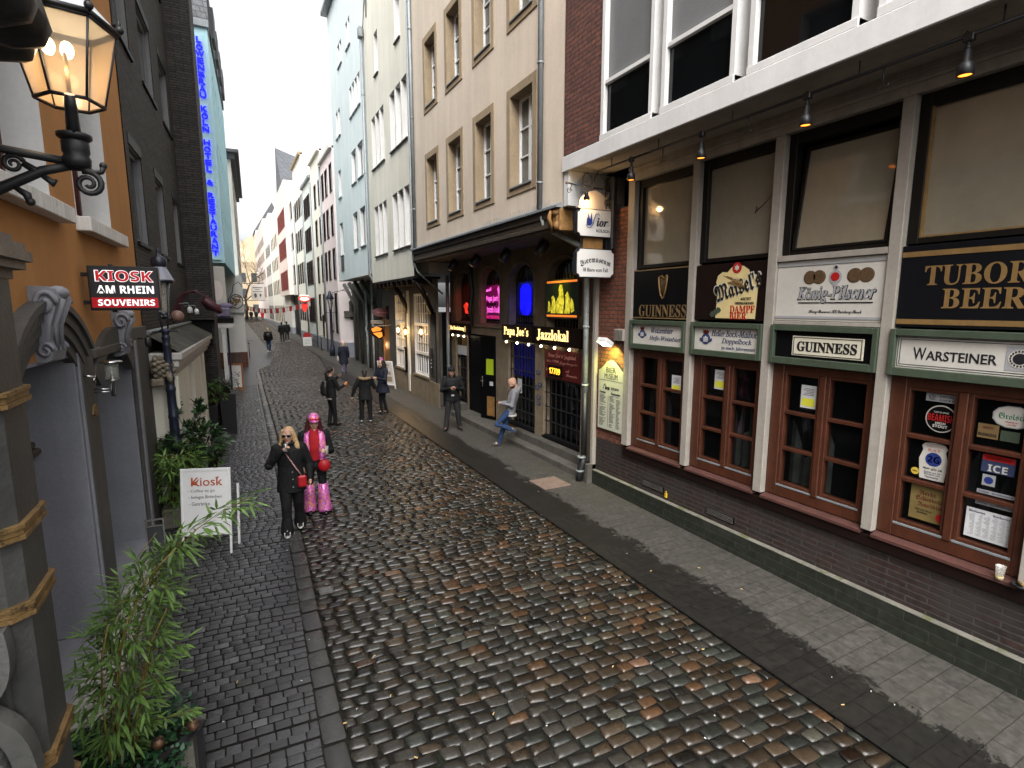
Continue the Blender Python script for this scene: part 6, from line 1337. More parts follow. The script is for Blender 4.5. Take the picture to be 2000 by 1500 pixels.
# kiosk sign
FK = FE(0, 7.0); t = thing('kiosk_sign', 'dark box sign on two arms reading KIOSK AM RHEIN SOUVENIRS', 'sign', (-1.0, 7.0, 3.8))
KX0, KX1, KZ0, KZ1 = -1.275, -.655, 3.555, 4.02
m = MB(FK); m.box(KX0, KX1, -.17, -.005, KZ0, KZ1, .008); m.obj('sign_case', M['charcoal_sign'], t)
m = MB(FK); m.box(KX0 + .02, KX1 - .012, -.004, .006, KZ0 + .02, KZ1 - .02); m.obj('sign_face', M['charcoal_face'] if 'charcoal_face' in M else M['charcoal_sign'], t)
m = MB(FK); m.box(KX0 + .02, KX1 - .02, .006, .009, KZ0 + .03, KZ0 + .135); m.obj('red_band', M['lit_red_panel'], t)
kc = (KX0 + KX1) / 2 + .01
lettering(t, 'KIOSK', M['lit_white_letter'], FK, kc, 3.915, w=.515, h=.122, out=.007, st='sans', bold=.035, rev=False, ext=.001)
lettering(t, 'KIOSK', M['lit_red_letter'], FK, kc, 3.915, w=.495, h=.109, out=.009, st='sans', bold=.004, rev=False, ext=.002)
lettering(t, 'AM RHEIN', M['lit_white_letter'], FK, kc, 3.775, w=.50, h=.082, out=.009, st='sans', bold=.012, rev=False, ext=.002)
lettering(t, 'SOUVENIRS', M['lit_white_letter'], FK, kc, 3.638, w=.50, h=.068, out=.010, st='sans', bold=.012, rev=False, ext=.002)
m = MB(FK)
for z in (3.93, 3.64): m.box(-1.37, KX0, -.11, -.07, z - .02, z + .02, .004)
for z in (KZ0 - .02, KZ1): m.box(-1.10, -1.06, -.13, -.05, z, z + .02)
m.obj('sign_arm', M['black_metal'], t)

# ---------------------------------------------------------------- dark brick house
bri = thing('dark_brick_house', 'dark brick house with grey framed windows over a low white cornice porch', 'building', (-1.3, 13, 0))
BWN = [(2.32, 3.32, 4.62, 6.08), (4.62, 5.62, 4.62, 6.08), (6.95, 7.85, 4.62, 6.08), (2.0 + .12, 3.25, 7.65, 9.05), (4.25, 5.62, 7.65, 9.05), (6.6, 7.85, 7.65, 9.05), (2.12, 3.25, 10.7, 12.1), (4.25, 5.62, 10.7, 12.1), (6.6, 7.85, 10.7, 12.1)]
m = MB(LF); wall_holes(m, 2.035, 8.45, 2.2, 15.5, BWN, 0.012, .13); m.box(2.04, 8.4, -6, -.5, 0, 15.4); m.obj('front_wall', M['brick_dark'], bri)
for a, b, z0, z1 in BWN:
    w = slot_window(LF, bri, a, b, z0, z1, .12, lin='brick_dark_frame', frm='brick_dark_frame', pane='grey_glass', nx=1, nz=1, fw_=.06)
    p = MB(LF); p.box(a - .04, b + .04, -.02, .05, z0 - .06, z0 - .005); p.obj('window_ledge', M['black_panel'], w); p = MB(LF); p.box(a - .02, b + .02, -.02, .02, z1 + .005, z1 + .16); p.obj('window_head', M['black_panel'], w)
m = MB(); m.box(-3, -.36, 16.42, 20.5, 0, 15.5); m.obj('side_wall', M['brick_dark'], bri)
m = MB(); m.box(-1.0, -.345, 16.30, 16.418, 3.28, 3.75); m.box(-1.0, -.30, 16.22, 16.418, 3.25, 3.30); m.obj('brick_ledge', M['brick_dark'], bri)
m = MB(); m.box(-.90, -.42, 16.38, 16.416, 2.55, 3.2); m.obj('dark_opening', M['black_panel'], bri)
m = MB(LF); m.add([(2.15, .0, 3.17), (8.4, .0, 3.17), (8.4, .50, 2.86), (2.15, .44, 2.86)], [(0, 1, 2, 3)]); m.obj('porch_roof', M['roof_felt'], bri)
m = MB(LF); m.tube([(2.2, .03, 3.18), (8.4, .03, 3.18)], .04, 6); m.obj('lead_flashing', M['zinc'], bri)
m = MB(LF)
for z0, z1, o in ((2.74, 2.85, .49), (2.62, 2.74, .44), (2.55, 2.62, .40), (2.46, 2.55, .36)): m.box(2.12 - (o - .36) * .6, 8.45, .015, o, z0, z1, .01)
m.obj('white_cornice', M['porch_white'] if 'porch_white' in M else M['white_paint'], bri)
m = MB(LF); m.box(2.12, 2.22, .0, .40, .0, 2.46, .01); m.box(2.22, 4.15, .30, .36, .0, 2.46); m.box(4.75, 6.4, .28, .36, .0, 2.46, .01); m.box(6.9, 7.3, .28, .36, .0, 2.46, .01); m.obj('porch_wall', M['cream_plaster'], bri)
for a, b in ((4.15, 4.75), (6.4, 6.9), (7.3, 8.3)):
    d = MB(LF); d.box(a, b, .20, .27, .1, 2.46, .005); d.box(a + .08, b - .08, .27, .285, .3, 1.1, .01); w = d.obj('porch_door', M['orange_wood'], bri); d = MB(LF); d.box(a + .08, b - .08, .27, .275, 1.25, 2.2); d.obj('pane', M['dark_glass'], w)
t = thing('lion_head', 'carved stone lion head on the corner of the grey doorway', 'sculpture', (-1.05, 10.1, 2.6)); T = LF @ Matrix.Translation((2.0, .22, 2.62)); m = MB(T)
m.ball((0, -.06, 0), (.14, .12, .18), 14, 10); rr = random.Random(4)
for i in range(44):
    a = i * .5236 + .2 * (i // 12); r = (.105, .135, .15, .16)[i // 12]; m.ball((r * math.cos(a), .07 - .05 * (i // 12), r * 1.15 * math.sin(a)), (.032, .04, .036), 7, 5)
m.ball((-.01, .06, .0), (.095, .09, .105), 12, 8); m.ball((-.01, .14, -.035), (.05, .05, .045), 10, 7); m.ball((-.01, .185, -.02), (.022, .018, .016), 8, 5); m.box(-.05, .03, .12, .16, -.092, -.08)
for q in (-.055, .04): m.ball((q, .135, .03), .015, 8, 5); m.tube([(q - .025, .14, .055), (q + .025, .145, .055)], .012, 5)
m.box(-.14, .14, -.16, .02, -.28, -.14, .03)
for s in (-1, 1): m.tube([(s * .08, .08, -.06), (s * .09, .10, -.16), (s * .07, .10, -.24)], [.045, .04, .03], 8)
m.obj('head', M['lion_stone'], t)
t = thing('globe_lamp', 'pinkish round globe lamp on the dark brick wall', 'lamp', (-1.0, 13.1, 3.4)); m = MB(LF); m.ball((4.6, .18, 3.40), .12, 14, 10); m.obj('globe', M['globe_pink'] if 'globe_pink' in M else M['globe_white'], t); m = MB(LF); m.tube([(4.6, .02, 3.36), (4.6, .1, 3.36)], .05, 8); m.obj('holder', M['black_metal'], t)
for u, z, lb in ((5.9, 3.55, 'small pale spot lamp above the porch roof nearer the globe'), (7.3, 3.5, 'small pale spot lamp above the porch roof nearer the brick corner')):
    t = thing('porch_spot', lb, 'lamp', (-.9, 8 + u, z), 'spots above the porch'); m = MB(LF); m.tube([(u, .02, z + .1), (u, .25, z + .12), (u, .28, z)], .012, 6); m.obj('arm', M['zinc'], t); m = MB(LF); m.lathe([(.02, .06), (.05, .02), (.06, -.08)], (u, .28, z - .02), 10); m.obj('shade', M['globe_white'], t)
t = thing('basket_awning', 'folded maroon basket awning with curved ribs on the brick wall', 'awning', (-.8, 13.4, 3.7)); m = MB()
for i in range(6):
    y = 13.0 + .33 * i; m.tube([(-1.02, y, 3.25 + .02 * i), (-.98, y, 3.62), (-.84, y, 3.86 + .01 * i), (-.62, y, 3.92), (-.40, y, 3.80), (-.25, y, 3.62 - .01 * i)], .014, 6)
for x, z in ((-.84, 3.87), (-.62, 3.93), (-.40, 3.81)): m.tube([(x, 13.0, z), (x, 14.65, z + .03)], .010, 5)
m.obj('rib', M['maroon_metal'], t)
m = MB(); rr = random.Random(6)
for i in range(9): y = 12.98 + .2 * i; m.tube([(-.46, y, 3.74), (-.36 + rr.uniform(-.03, .03), y + .05, 3.62 + rr.uniform(-.03, .03)), (-.22, y + .03, 3.55 + rr.uniform(-.04, .03)), (-.16, y + .08, 3.46)], [.07, .09, .08, .04], 7)
m.obj('folded_cloth', M['maroon_metal'], t)

# ---------------------------------------------------------------- blue hotel and beyond
hot = thing('blue_hotel', 'bright light blue hotel block jutting out over the pavement', 'building', (-.5, 25, 0))
LH = frame((.0, 22.5, 0), 2.65, True); FH = FE(0, 22.5)
HW = [(1.0 + 1.55 * i, 1.55 + 1.55 * i, z, z + 1.0) for i in range(5) for z in (6.2, 8.6, 11.0)]
m = MB(LH); wall_holes(m, 0, 9.5, 5.17, 13.1, HW, 0, .12); m.quad((0, 0, 5.17), (9.5, 0, 5.17), (9.5, -4, 5.17), (0, -4, 5.17)); m.obj('street_wall', M['hotel_plaster'], hot)
m = MB(); m.box(-4, 0, 22.5, 22.75, 5.17, 13.1); m.obj('end_wall', M['hotel_plaster'], hot)
for h in HW: slot_window(LH, hot, *h, .12, lin='hotel_plaster', nz=1, fw_=.05)
m = MB(); m.box(-4, .06, 22.42, 31.5, 13.1, 13.35, .02); m.obj('eaves', M['zinc'], hot)
m = MB(); m.add([(-4, 22.45, 13.35), (.05, 22.45, 13.35), (.05, 23.4, 18), (-4, 23.4, 18), (.45, 32, 13.35), (.2, 32, 18)], [(0, 1, 2, 3), (1, 4, 5, 2)]); m.obj('slate_roof', M['slate_tiles'], hot)
m = MB(LH); m.box(1.5, 9.2, -.05, .05, 13.3, 14.9); 
for i in range(4): m.box(1.7 + 1.9 * i, 2.7 + 1.9 * i, -.1, .16, 13.5, 14.6, .02)
m.obj('dormer', M['slate'], hot)
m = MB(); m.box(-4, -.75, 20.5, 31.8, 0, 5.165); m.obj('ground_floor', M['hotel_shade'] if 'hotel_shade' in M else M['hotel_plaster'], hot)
m = MB(); m.box(-.75, -.70, 22.8, 31, .3, 3.6); m.obj('shop_front', M['dark_glass'], hot)
t = thing('neon_sign', 'tall blue neon letters down the light blue hotel wall', 'sign', (-.3, 22.45, 9)); txt = 'LÖWENBRÄU KÖLN HOTEL & RESTAURANT'; step = (12.78 - 5.40) / len(txt)
mb = MB(FH)
for i, ch in enumerate(txt):
    if ch == ' ': continue
    w_ = {'I': .07, 'L': .17, 'W': .27, '&': .21}.get(ch, .21)
    lettering(t, ch, None, FH, -.275, 12.78 - (i + .5) * step, w=w_, h=step * (.98 if ch in 'ÖÄ' else .84), out=.05, st=None, bold=.035, rev=False, ext=.03, into=mb)
mb.obj('neon_letters', M['neon_blue'], t, recalc=False)
m = MB(FH); m.box(-.41, -.14, .0, .03, 5.33, 12.85, .005); m.box(-.43, -.12, .0, .08, 5.27, 5.33); m.obj('sign_rail', M['hotel_plaster'], t)
t = thing('shop_canopy', 'flat black and white canopy over the shop under the blue hotel', 'canopy', (-.3, 22, 3)); m = MB(); m.box(-1.2, .14, 21.3, 23.6, 3.02, 3.2, .01); m.obj('black_top', M['black_panel'], t); m = MB(); m.box(-1.2, .10, 21.35, 23.6, 2.84, 3.02); m.obj('white_edge', M['white_paint'], t)
m = MB(); m.box(-.45, .05, 21.5, 22.4, 3.2, 3.55, .05); m.ball((-.1, 21.8, 3.6), (.25, .2, .12)); m.obj('stacked_bundle', M['violet_bundle'] if 'violet_bundle' in M else M['sign_grey'], t)
t = thing('shop_post', 'white square post under the black shop canopy', 'post', (-.2, 21.5, 0)); m = MB(); m.box(-.28, -.16, 21.4, 21.52, .2, 2.84, .008); m.lathe([(.11, 2.7), (.11, 2.84)], (-.22, 21.46, 0), 4, False); m.obj('post', M['white_paint'], t)
t = thing('banner', 'narrow dark blue banner behind the white shop post', 'banner', (-.05, 22.2, 1.5)); m = MB(); m.box(-.12, -.05, 22.2, 22.24, .5, 2.8); m.obj('cloth', M['blue_banner'] if 'blue_banner' in M else M['navy_letter'], t)
t = thing('shop_poster', 'pale pink poster board on the shop corner under the hotel', 'poster', (-.4, 21.2, 4.0)); m = MB(); m.box(-.62, -.04, 21.9, 21.96, 3.6, 5.0, .01); m.obj('board', M['sign_white'], t); m = MB(FE(0, 21.9)); m.prism([(-.33 + .2 * math.cos(q), 4.15 + .36 * math.sin(q)) for q in np.linspace(0, 6.283, 20)[:-1]], .0, .004); m.obj('pink_oval', M['pink_plaster'], t)
whi = thing('white_house', 'white rendered house whose blank end wall faces down the left pavement', 'building', (.3, 34, 0))
m = MB(); m.box(-4, .73, 32.0, 46, 1.15, 5.22); m.obj('wall', M['sign_face'], whi); m = MB(); m.box(-4, .75, 31.98, 46, 0, 1.15); m.obj('brick_base', M['brick_orange'], whi)
for i in range(3): m = MB(); m.box(.0 + .16 * i, .10 + .16 * i, 31.94, 31.98, .2, 1.12); m.obj('dark_panel', M['dark_stone'], whi)
m = MB(); m.box(.1, .76, 31.9, 32.0, 3.22, 3.27); m.box(.72, .78, 31.9, 46, 5.2, 5.28); m.obj('trim', M['zinc'], whi)
t = thing('wrought_sign', 'round gilded wrought iron sign on a curling bracket before the white wall', 'sign', (.5, 31.5, 3.7)); m = MB()
m.tube([(.73, 31.5, 4.6), (.55, 31.5, 4.85), (.30, 31.5, 4.7), (.22, 31.5, 4.3), (.05, 31.5, 4.0), (.0, 31.5, 3.7)], .02, 6); m.tube([(.05, 31.5, 4.0), (.02, 31.5, 3.3), (.1, 31.5, 3.25)], .015, 6); m.tube([(.40 + .30 * math.cos(q), 31.5, 3.85 + .36 * math.sin(q)) for q in np.linspace(0, 6.283, 24)], .025, 6); m.obj('iron_arm', M['black_metal'], t)
m = MB(); rr = random.Random(9)
for i in range(26): a = rr.uniform(0, 6.28); r = rr.uniform(.03, .27); m.ball((.40 + r * math.cos(a), 31.5, 3.85 + 1.15 * r * math.sin(a)), (.055, .02, .05), 7, 5)
m.obj('gilded_leaf', M['gold_paint'], t)
hi = thing('high_block', 'tall pale block with a column of small brown windows and overhanging dark roof', 'building', (0, 40, 0))
LB = frame((.62, 33.0, 0), 2.0, True); HB = [(.6 + 2.2 * i, 1.9 + 2.2 * i, z, z + .9) for i in range(5) for z in (5.6, 6.9, 8.1, 9.3, 10.4)]
m = MB(LB); wall_holes(m, 0, 13, 5.2, 11.6, HB, 0, .15); m.quad((0, 0, 5.2), (0, -5, 5.2), (0, -5, 11.6), (0, 0, 11.6)); m.obj('wall', M['offwhite_plaster'], hi)
for h in HB: slot_window(LB, hi, *h, .15, lin='stone_trim', nz=1, frm='brown_frame')
m = MB(LB); m.box(-.4, 13, -6, .42, 11.6, 11.75); m.box(-.2, 13, -6, .2, 11.3, 11.6); m.obj('roof_slab', M['slate'], hi)
lf2 = thing('grey_house', 'pale grey house lining the far left pavement', 'building', (1.0, 60, 0)); m = MB(); m.add([(.74, 46, 0), (1.9, 110, 0), (1.9, 110, 9.5), (.74, 46, 9.5), (-6, 46, 9.5), (-6, 110, 9.5), (-6, 46, 0)], [(0, 1, 2, 3), (3, 2, 5, 4), (0, 3, 4, 6)]); m.obj('wall', M['offwhite_plaster'], lf2)
for i in range(12):
    for z in (1.2, 4.2, 7.0): m = MB(frame((.745, 46, 0), 1.04, True)); m.box(2 + i * 5, 3.4 + i * 5, -.1, .04, z, z + 1.7); m.obj('window', M['grey_glass'], lf2)
eb = thing('street_end_house', 'beige house closing the street behind the bare tree', 'building', (4, 135, 0)); m = MB(); m.box(-6, 16, 135, 150, 0, 13.5); m.add([(-6, 135, 13.5), (16, 135, 13.5), (6.5, 137, 20), (2, 137, 17)], [(0, 1, 2, 3)]); m.obj('wall', M['end_beige'] if 'end_beige' in M else M['stone_trim'], eb)
for i in range(8):
    for z in (2.0, 5.5, 9.0): m = MB(); m.box(-5 + i * 2.5, -3.6 + i * 2.5, 134.9, 135.1, z, z + 2); m.obj('window', M['grey_glass'], eb)
def bare_tree(label, x, y, h, seed):
    t = thing('bare_tree', label, 'tree', (x, y, gz(y))); rr = random.Random(seed); m = MB()
    def grow(p, d, L, r, k):
        q = p + d * L; m.tube([p, p + d * L * .5 + Vector((rr.uniform(-.1, .1), rr.uniform(-.1, .1), 0)) * L * .3, q], [r, r * .85, r * .68], 5, False)
        if k == 0: return
        for i in range(rr.choice((2, 3, 3))):
            nd = (d + Vector((rr.uniform(-.9, .9), rr.uniform(-.9, .9), rr.uniform(-.25, .55)))).normalized(); grow(q, nd, L * rr.uniform(.62, .85), r * .62, k - 1)
    m2 = MB(); m2.tube([(x, y, gz(y)), (x + .1, y, h * .2), (x, y, h * .36)], [.30, .24, .2], 8); m2.obj('trunk', M['bark'], t)
    for i in range(5): a = i * 1.26; grow(Vector((x, y, h * (.3 + .012 * i))), Vector((math.cos(a) * .8, math.sin(a) * .5, .75)).normalized(), h * .22, .11, 5)
    m.obj('crown', M['bark'], t)
bare_tree('bare winter tree at the end of the street', 2.9, 112, 15, 3)
t = thing('street_sign', 'square white hanging sign far down the street', 'sign', (2.6, 66, 5.2)); FB = FE(0, 66); m = MB(FB); m.box(2.35, 3.65, -.05, .05, 4.35, 6.0, .02); m.obj('board', M['sign_white'], t); m = MB(FB); m.box(1.1, 3.7, -.03, .03, 6.05, 6.12); m.box(1.1, 3.7, -.03, .03, 4.2, 4.26); m.obj('frame_bar', M['black_metal'], t); m = MB(FB); m.prism([(2.75 + .14 * math.cos(q), 4.78 + .26 * math.sin(q)) for q in np.linspace(0, 6.28, 12)], .05, .055); m.prism([(3.25 + .10 * math.cos(q), 4.82 + .18 * math.sin(q)) for q in np.linspace(0, 6.28, 12)], .05, .055); m.box(2.5, 3.5, .05, .055, 5.6, 5.68); m.box(2.75, 3.2, .05, .055, 5.4, 5.46); m.box(2.5, 3.45, .05, .055, 5.18, 5.24); m.obj('mark', M['dark_stone'], t)
bun = thing('bunting', 'red and white pennant garland slung across the street', 'bunting', (3.6, 52, 3.6)); a_, b_ = Vector((1.2, 62, 3.75)), Vector((6.0, 46.5, 4.05)); n = 22
for colr, par in (('rust_red', 0), ('sign_white', 1)):
    m = MB()
    for i in range(n):
        if i % 2 != par: continue
        s0, s1 = (i + .1) / n, (i + .9) / n; f = lambda s: a_.lerp(b_, s) - Vector((0, 0, .55 * math.sin(math.pi * s)))
        p, q = f(s0), f(s1); m.quad(p, q, q - Vector((0, 0, .42)), p - Vector((0, 0, .42)))
    m.obj('red_pennants' if par == 0 else 'white_pennants', M[colr], bun)
m = MB(); m.tube([a_.lerp(b_, s) - Vector((0, 0, .55 * math.sin(math.pi * s))) for s in np.linspace(0, 1, 16)], .015, 4); m.obj('cord', M['black_metal'], bun)
# ---------------------------------------------------------------- foreground: carved column, lantern, plants
CX = Matrix.Translation((-.075, 0, 0))
col = thing('carved_column', 'dark carved column with gilded bands close at the left edge', 'column', (-.8, 2.5, 0))
def octo(x0, x1, y0, y1, c): return [(x0 + c, y0), (x1 - c, y0), (x1, y0 + c), (x1, y1 - c), (x1 - c, y1), (x0 + c, y1), (x0, y1 - c), (x0, y0 + c)]
m = MB(CX); m.prismz(octo(-.815, -.632, 2.34, 2.66, .045), .0, 3.74); m.prismz(octo(-.742, -.70, 2.325, 2.36, .01), .0, 3.7); m.obj('shaft', M['column_paint'], col)
m = MB(CX); m.prismz(octo(-1.10, -.835, 2.22, 2.60, .05), .0, 3.74); m.prismz(octo(-.86, -.80, 2.30, 2.6, .02), .0, 3.74); m.obj('shaft', M['column_paint'], col)
def band(x0, x1, y0, y1, c, z, h):
    b = MB(CX)
    for dz, dh, g in ((0, h * .30, .018), (h * .34, h * .36, .013), (h * .74, h * .26, .019)):
        b.prismz(octo(x0 - g, x1 + g, y0 - g, y1 + g, c + g * .4), z + dz, z + dz + dh)
    return b.obj('gilded_band', M['gold_paint'], col)
for z in (1.62, 2.09 - .2, 2.50, 2.785, 3.25): band(-.815, -.632, 2.34, 2.66, .045, z, .055)
for z in (1.95, 2.27, 2.62, 3.05): band(-1.10, -.835, 2.22, 2.60, .05, z, .06)
m = MB(CX)    # leaf scrolls laid on the front of the shafts
def ribbon(pts, w, th=.03):
    vs = []; P = [Vector(p) for p in pts]; n = len(P)
    for i, p in enumerate(P):
        d = (P[min(i + 1, n - 1)] - P[max(i - 1, 0)]).normalized(); s = d.cross(Vector((0, 1, 0))); 
        if s.length < 1e-4: s = Vector((1, 0, 0))
        s.normalize(); ww = w[i] if isinstance(w, (list, tuple)) else w
        vs += [p - s * ww, p + s * ww, p + s * ww + Vector((0, th, 0)), p - s * ww + Vector((0, th, 0))]
    fs = [(4 * i + a, 4 * i + (a + 1) % 4, 4 * i + 4 + (a + 1) % 4, 4 * i + 4 + a) for i in range(n - 1) for a in range(4)] + [(0, 1, 2, 3), (4 * n - 4, 4 * n - 3, 4 * n - 2, 4 * n - 1)]
    m.add(vs, fs)
def bez(P, n=14):
    out = []
    for t in np.linspace(0, 1, n):
        Q = [Vector(p) for p in P]
        while len(Q) > 1: Q = [Q[i].lerp(Q[i + 1], t) for i in range(len(Q) - 1)]
        out.append(tuple(Q[0]))
    return out
ribbon(bez([(-.715, 2.28, 2.49), (-.69, 2.25, 2.38), (-.70, 2.24, 2.28), (-.80, 2.24, 2.24)], 12), [.035] * 6 + [.034, .032, .030, .027, .024, .018], .06)
ribbon(bez([(-.80, 2.25, 2.50), (-.82, 2.24, 2.30), (-.80, 2.23, 2.17), (-.70, 2.23, 2.22), (-.665, 2.23, 2.15), (-.66, 2.24, 1.95)], 18), .030, .07)
ribbon(bez([(-.80, 2.24, 1.90), (-.79, 2.22, 2.10), (-.72, 2.22, 2.10), (-.715, 2.23, 1.92)], 12), .024, .06)
ribbon(bez([(-.80, 2.25, 2.62), (-.78, 2.23, 3.0), (-.70, 2.22, 3.02), (-.71, 2.25, 2.84)], 14), [.014, .018, .022, .026, .03, .034, .036, .036, .034, .03, .026, .022, .018, .012], .06)
ribbon(bez([(-.76, 2.22, 3.12), (-.70, 2.20, 3.20), (-.69, 2.22, 3.30), (-.73, 2.25, 3.36)], 12), .03, .05)
m.obj('leaf_scroll', M['scroll_paint'] if 'scroll_paint' in M else M['column_paint'], col)
m = MB(CX); m.tube([(-.86, 2.26, 3.03), (-.76, 2.24, 3.03), (-.66, 2.24, 3.05)], [.09, .06, .012], 10); m.tube([(-.82, 2.2, 3.28), (-.75, 2.22, 3.16)], [.05, .03], 8); m.obj('carved_cone', M['black_metal'], col)
m = MB(CX)
for z0, z1, g in ((3.70, 3.735, .02), (3.735, 3.765, .055), (3.765, 3.80, .075), (3.80, 3.83, .06), (3.83, 3.86, .03)): m.prismz(octo(-1.12 - g, -.645 + g, 2.26 - g, 2.68 + g, .05 + g * .4), z0, z1)
m.obj('capital', M['capital_stone'] if 'capital_stone' in M else M['sand_stone'], col)
m = MB(CX); m.prismz(octo(-1.08, -.665, 2.30, 2.64, .05), 3.86, 4.9); m.obj('upper_shaft', M['column_paint'], col)
# fluted canopy over the column
can = thing('fluted_canopy', 'black scalloped canopy jutting in at the upper left corner', 'canopy', (-.85, 2.2, 4.6)); m = MB(); n = 60; prof = ((.02, 4.405), (.20, 4.41), (.33, 4.425), (.40, 4.45), (.42, 4.50), (.40, 4.60), (.36, 4.8))
vs = []
for r, z in prof:
    for k in range(n): a = 2 * math.pi * k / n; q = 1 + .055 * abs(math.sin(a * 7)) ; vs.append((-.87 + r * q * math.cos(a), 2.22 + r * q * math.sin(a), z - .03 * (abs(math.sin(a * 7)) if r > .3 else 0)))
m.add(vs, [(i * n + k, i * n + (k + 1) % n, (i + 1) * n + (k + 1) % n, (i + 1) * n + k) for i in range(len(prof) - 1) for k in range(n)], True); m.obj('scalloped_hood', M['black_metal'], can)
# wall lantern
lan = thing('wall_lantern', 'lit old six sided lantern with amber glass on a scrolled iron bracket', 'lantern', (-.49, 2.75, 4.2))
cx, cy = -.490, 2.75; zb, zt = 4.385, 4.665; rb, rt2 = .108, .168
def hx(r, k): a = R(60 * k + 8); return (cx + r * math.cos(a), cy + r * math.sin(a))
m = MB()
for k in range(6):
    a, b = hx(rb, k), hx(rt2, k); m.tube([(*a, zb), (*b, zt)], .0045, 5)
    a2 = hx(rb, k + 1); b2 = hx(rt2, k + 1); m.tube([(*a, zb), (*a2, zb)], .0075, 5); m.tube([(*b, zt), (*b2, zt)], .008, 6)
    m.tube([(*hx(rt2 * 1.05, k), zt + .012), (*hx(rt2 * 1.05, k + 1), zt + .012)], .010, 6)
    p = hx(rt2 * 1.08, k); m.ball((*p, zt + .03), .016, 8, 6); m.tube([(*p, zt + .03), (p[0], p[1], zt + .075)], [.010, .003], 6)
m.obj('lantern_frame', M['black_metal'], lan)
m = MB()
for k in range(6): m.quad((*hx(rb, k), zb), (*hx(rb, k + 1), zb), (*hx(rt2, k + 1), zt), (*hx(rt2, k), zt))
m.obj('amber_glass', M['lantern_glass'], lan)
m = MB()
for k in range(6): m.quad((*hx(rt2 * 1.06, k), zt + .015), (*hx(rt2 * 1.06, k + 1), zt + .015), (*hx(.055, k + 1), zt + .15), (*hx(.055, k), zt + .15))
m.obj('lantern_roof', M['lantern_plate'], lan)
m = MB(); m.lathe([(.055, zt + .145), (.065, zt + .16), (.03, zt + .22), (0, zt + .26)], (cx, cy, 0), 10); m.obj('finial', M['black_metal'], lan)
m = MB()
for dx, dy in ((-.018, 0), (.016, .012)): m.ball((cx - .02 + dx * 1.6, cy + dy, zt - .085), (.022, .022, .032), 10, 7)
m.obj('bulb', M['lantern_bulb'] if 'lantern_bulb' in M else M['bulb_glow'], lan)
m = MB(); m.tube([(cx, cy, zb - .01), (cx, cy, zt - .1)], .008, 6); m.obj('candle_tube', M['dull_gold_letter'], lan)
pl = bpy.data.lights.new('lantern_light', 'POINT'); pl.energy = 1.3; pl.color = (1, .70, .38); pl.shadow_soft_size = .03; lo = bpy.data.objects.new('light_source', pl); COL.objects.link(lo); lo.parent = lan; lo.location = (.0, -.01, zt - .16 - 4.2)
m = MB()
for s in (-1, 1):
    a = R(100 if s < 0 else 280); q = Vector((math.cos(a), math.sin(a), 0))
    m.tube([Vector((cx, cy, zb)) + q * rb, Vector((cx, cy, zb - .04)) + q * .085, Vector((cx, cy, zb - .09)) + q * .05, Vector((cx, cy, zb - .125)) + q * .03], [.016, .02, .022, .024], 8)
m.lathe([(.045, 4.245), (.058, 4.255), (.058, 4.268), (.04, 4.275)], (cx, cy, 0), 16); m.lathe([(.030, 4.14), (.045, 4.15), (.048, 4.175), (.040, 4.19), (.046, 4.20), (.046, 4.235), (.040, 4.25)], (cx, cy, 0), 16)
m.obj('lantern_stem', M['black_metal'], lan)
m = MB(); m.tube([(-1.45, 2.75, 4.215), (-.75, 2.75, 4.19), (cx, 2.75, 4.160)], .016, 8)
m.tube([(-1.3, 2.75, 3.72), (-.85, 2.75, 3.97), (-.70, 2.75, 4.06), (-.60, 2.75, 4.12), (-.52, 2.75, 4.145)], [.022, .022, .020, .018, .016], 8)
def spiral(c, r0, turns, w, flip=1, n=26, a0=0.0): m.tube([(c[0] + r0 * (1 - .82 * t) * math.cos(a0 + flip * turns * 6.283 * t), 2.75, c[1] + r0 * (1 - .82 * t) * math.sin(a0 + flip * turns * 6.283 * t)) for t in np.linspace(0, 1, n)], [w * (1 - .45 * t) for t in np.linspace(0, 1, n)], 6)
spiral((-.462, 4.085), .050, 1.7, .013, -1, a0=1.9); m.tube([(-.52, 2.75, 4.145), (-.475, 2.75, 4.145), (-.44, 2.75, 4.13), (-.415, 2.75, 4.135), (-.408, 2.75, 4.155)], [.015, .014, .012, .010, .012], 7); m.ball((-.407, 2.75, 4.16), .014, 8, 6)
spiral((-.685, 4.135), .034, 1.6, .010, 1, a0=.4); m.tube([(-.655, 2.75, 4.14), (-.61, 2.75, 4.11), (-.58, 2.75, 4.125)], [.014, .018, .008], 6); m.tube([(-.60, 2.75, 4.10), (-.57, 2.75, 4.075), (-.56, 2.75, 4.09)], [.012, .016, .006], 6)
m.tube([(-.69, 2.75, 4.05), (-.655, 2.75, 4.025), (-.65, 2.75, 3.995)], [.010, .016, .012], 6); m.ball((-.648, 2.75, 4.0), .016, 8, 6); spiral((-.80, 4.06), .05, 1.4, .014, -1)
m.obj('bracket', M['black_metal'], lan)

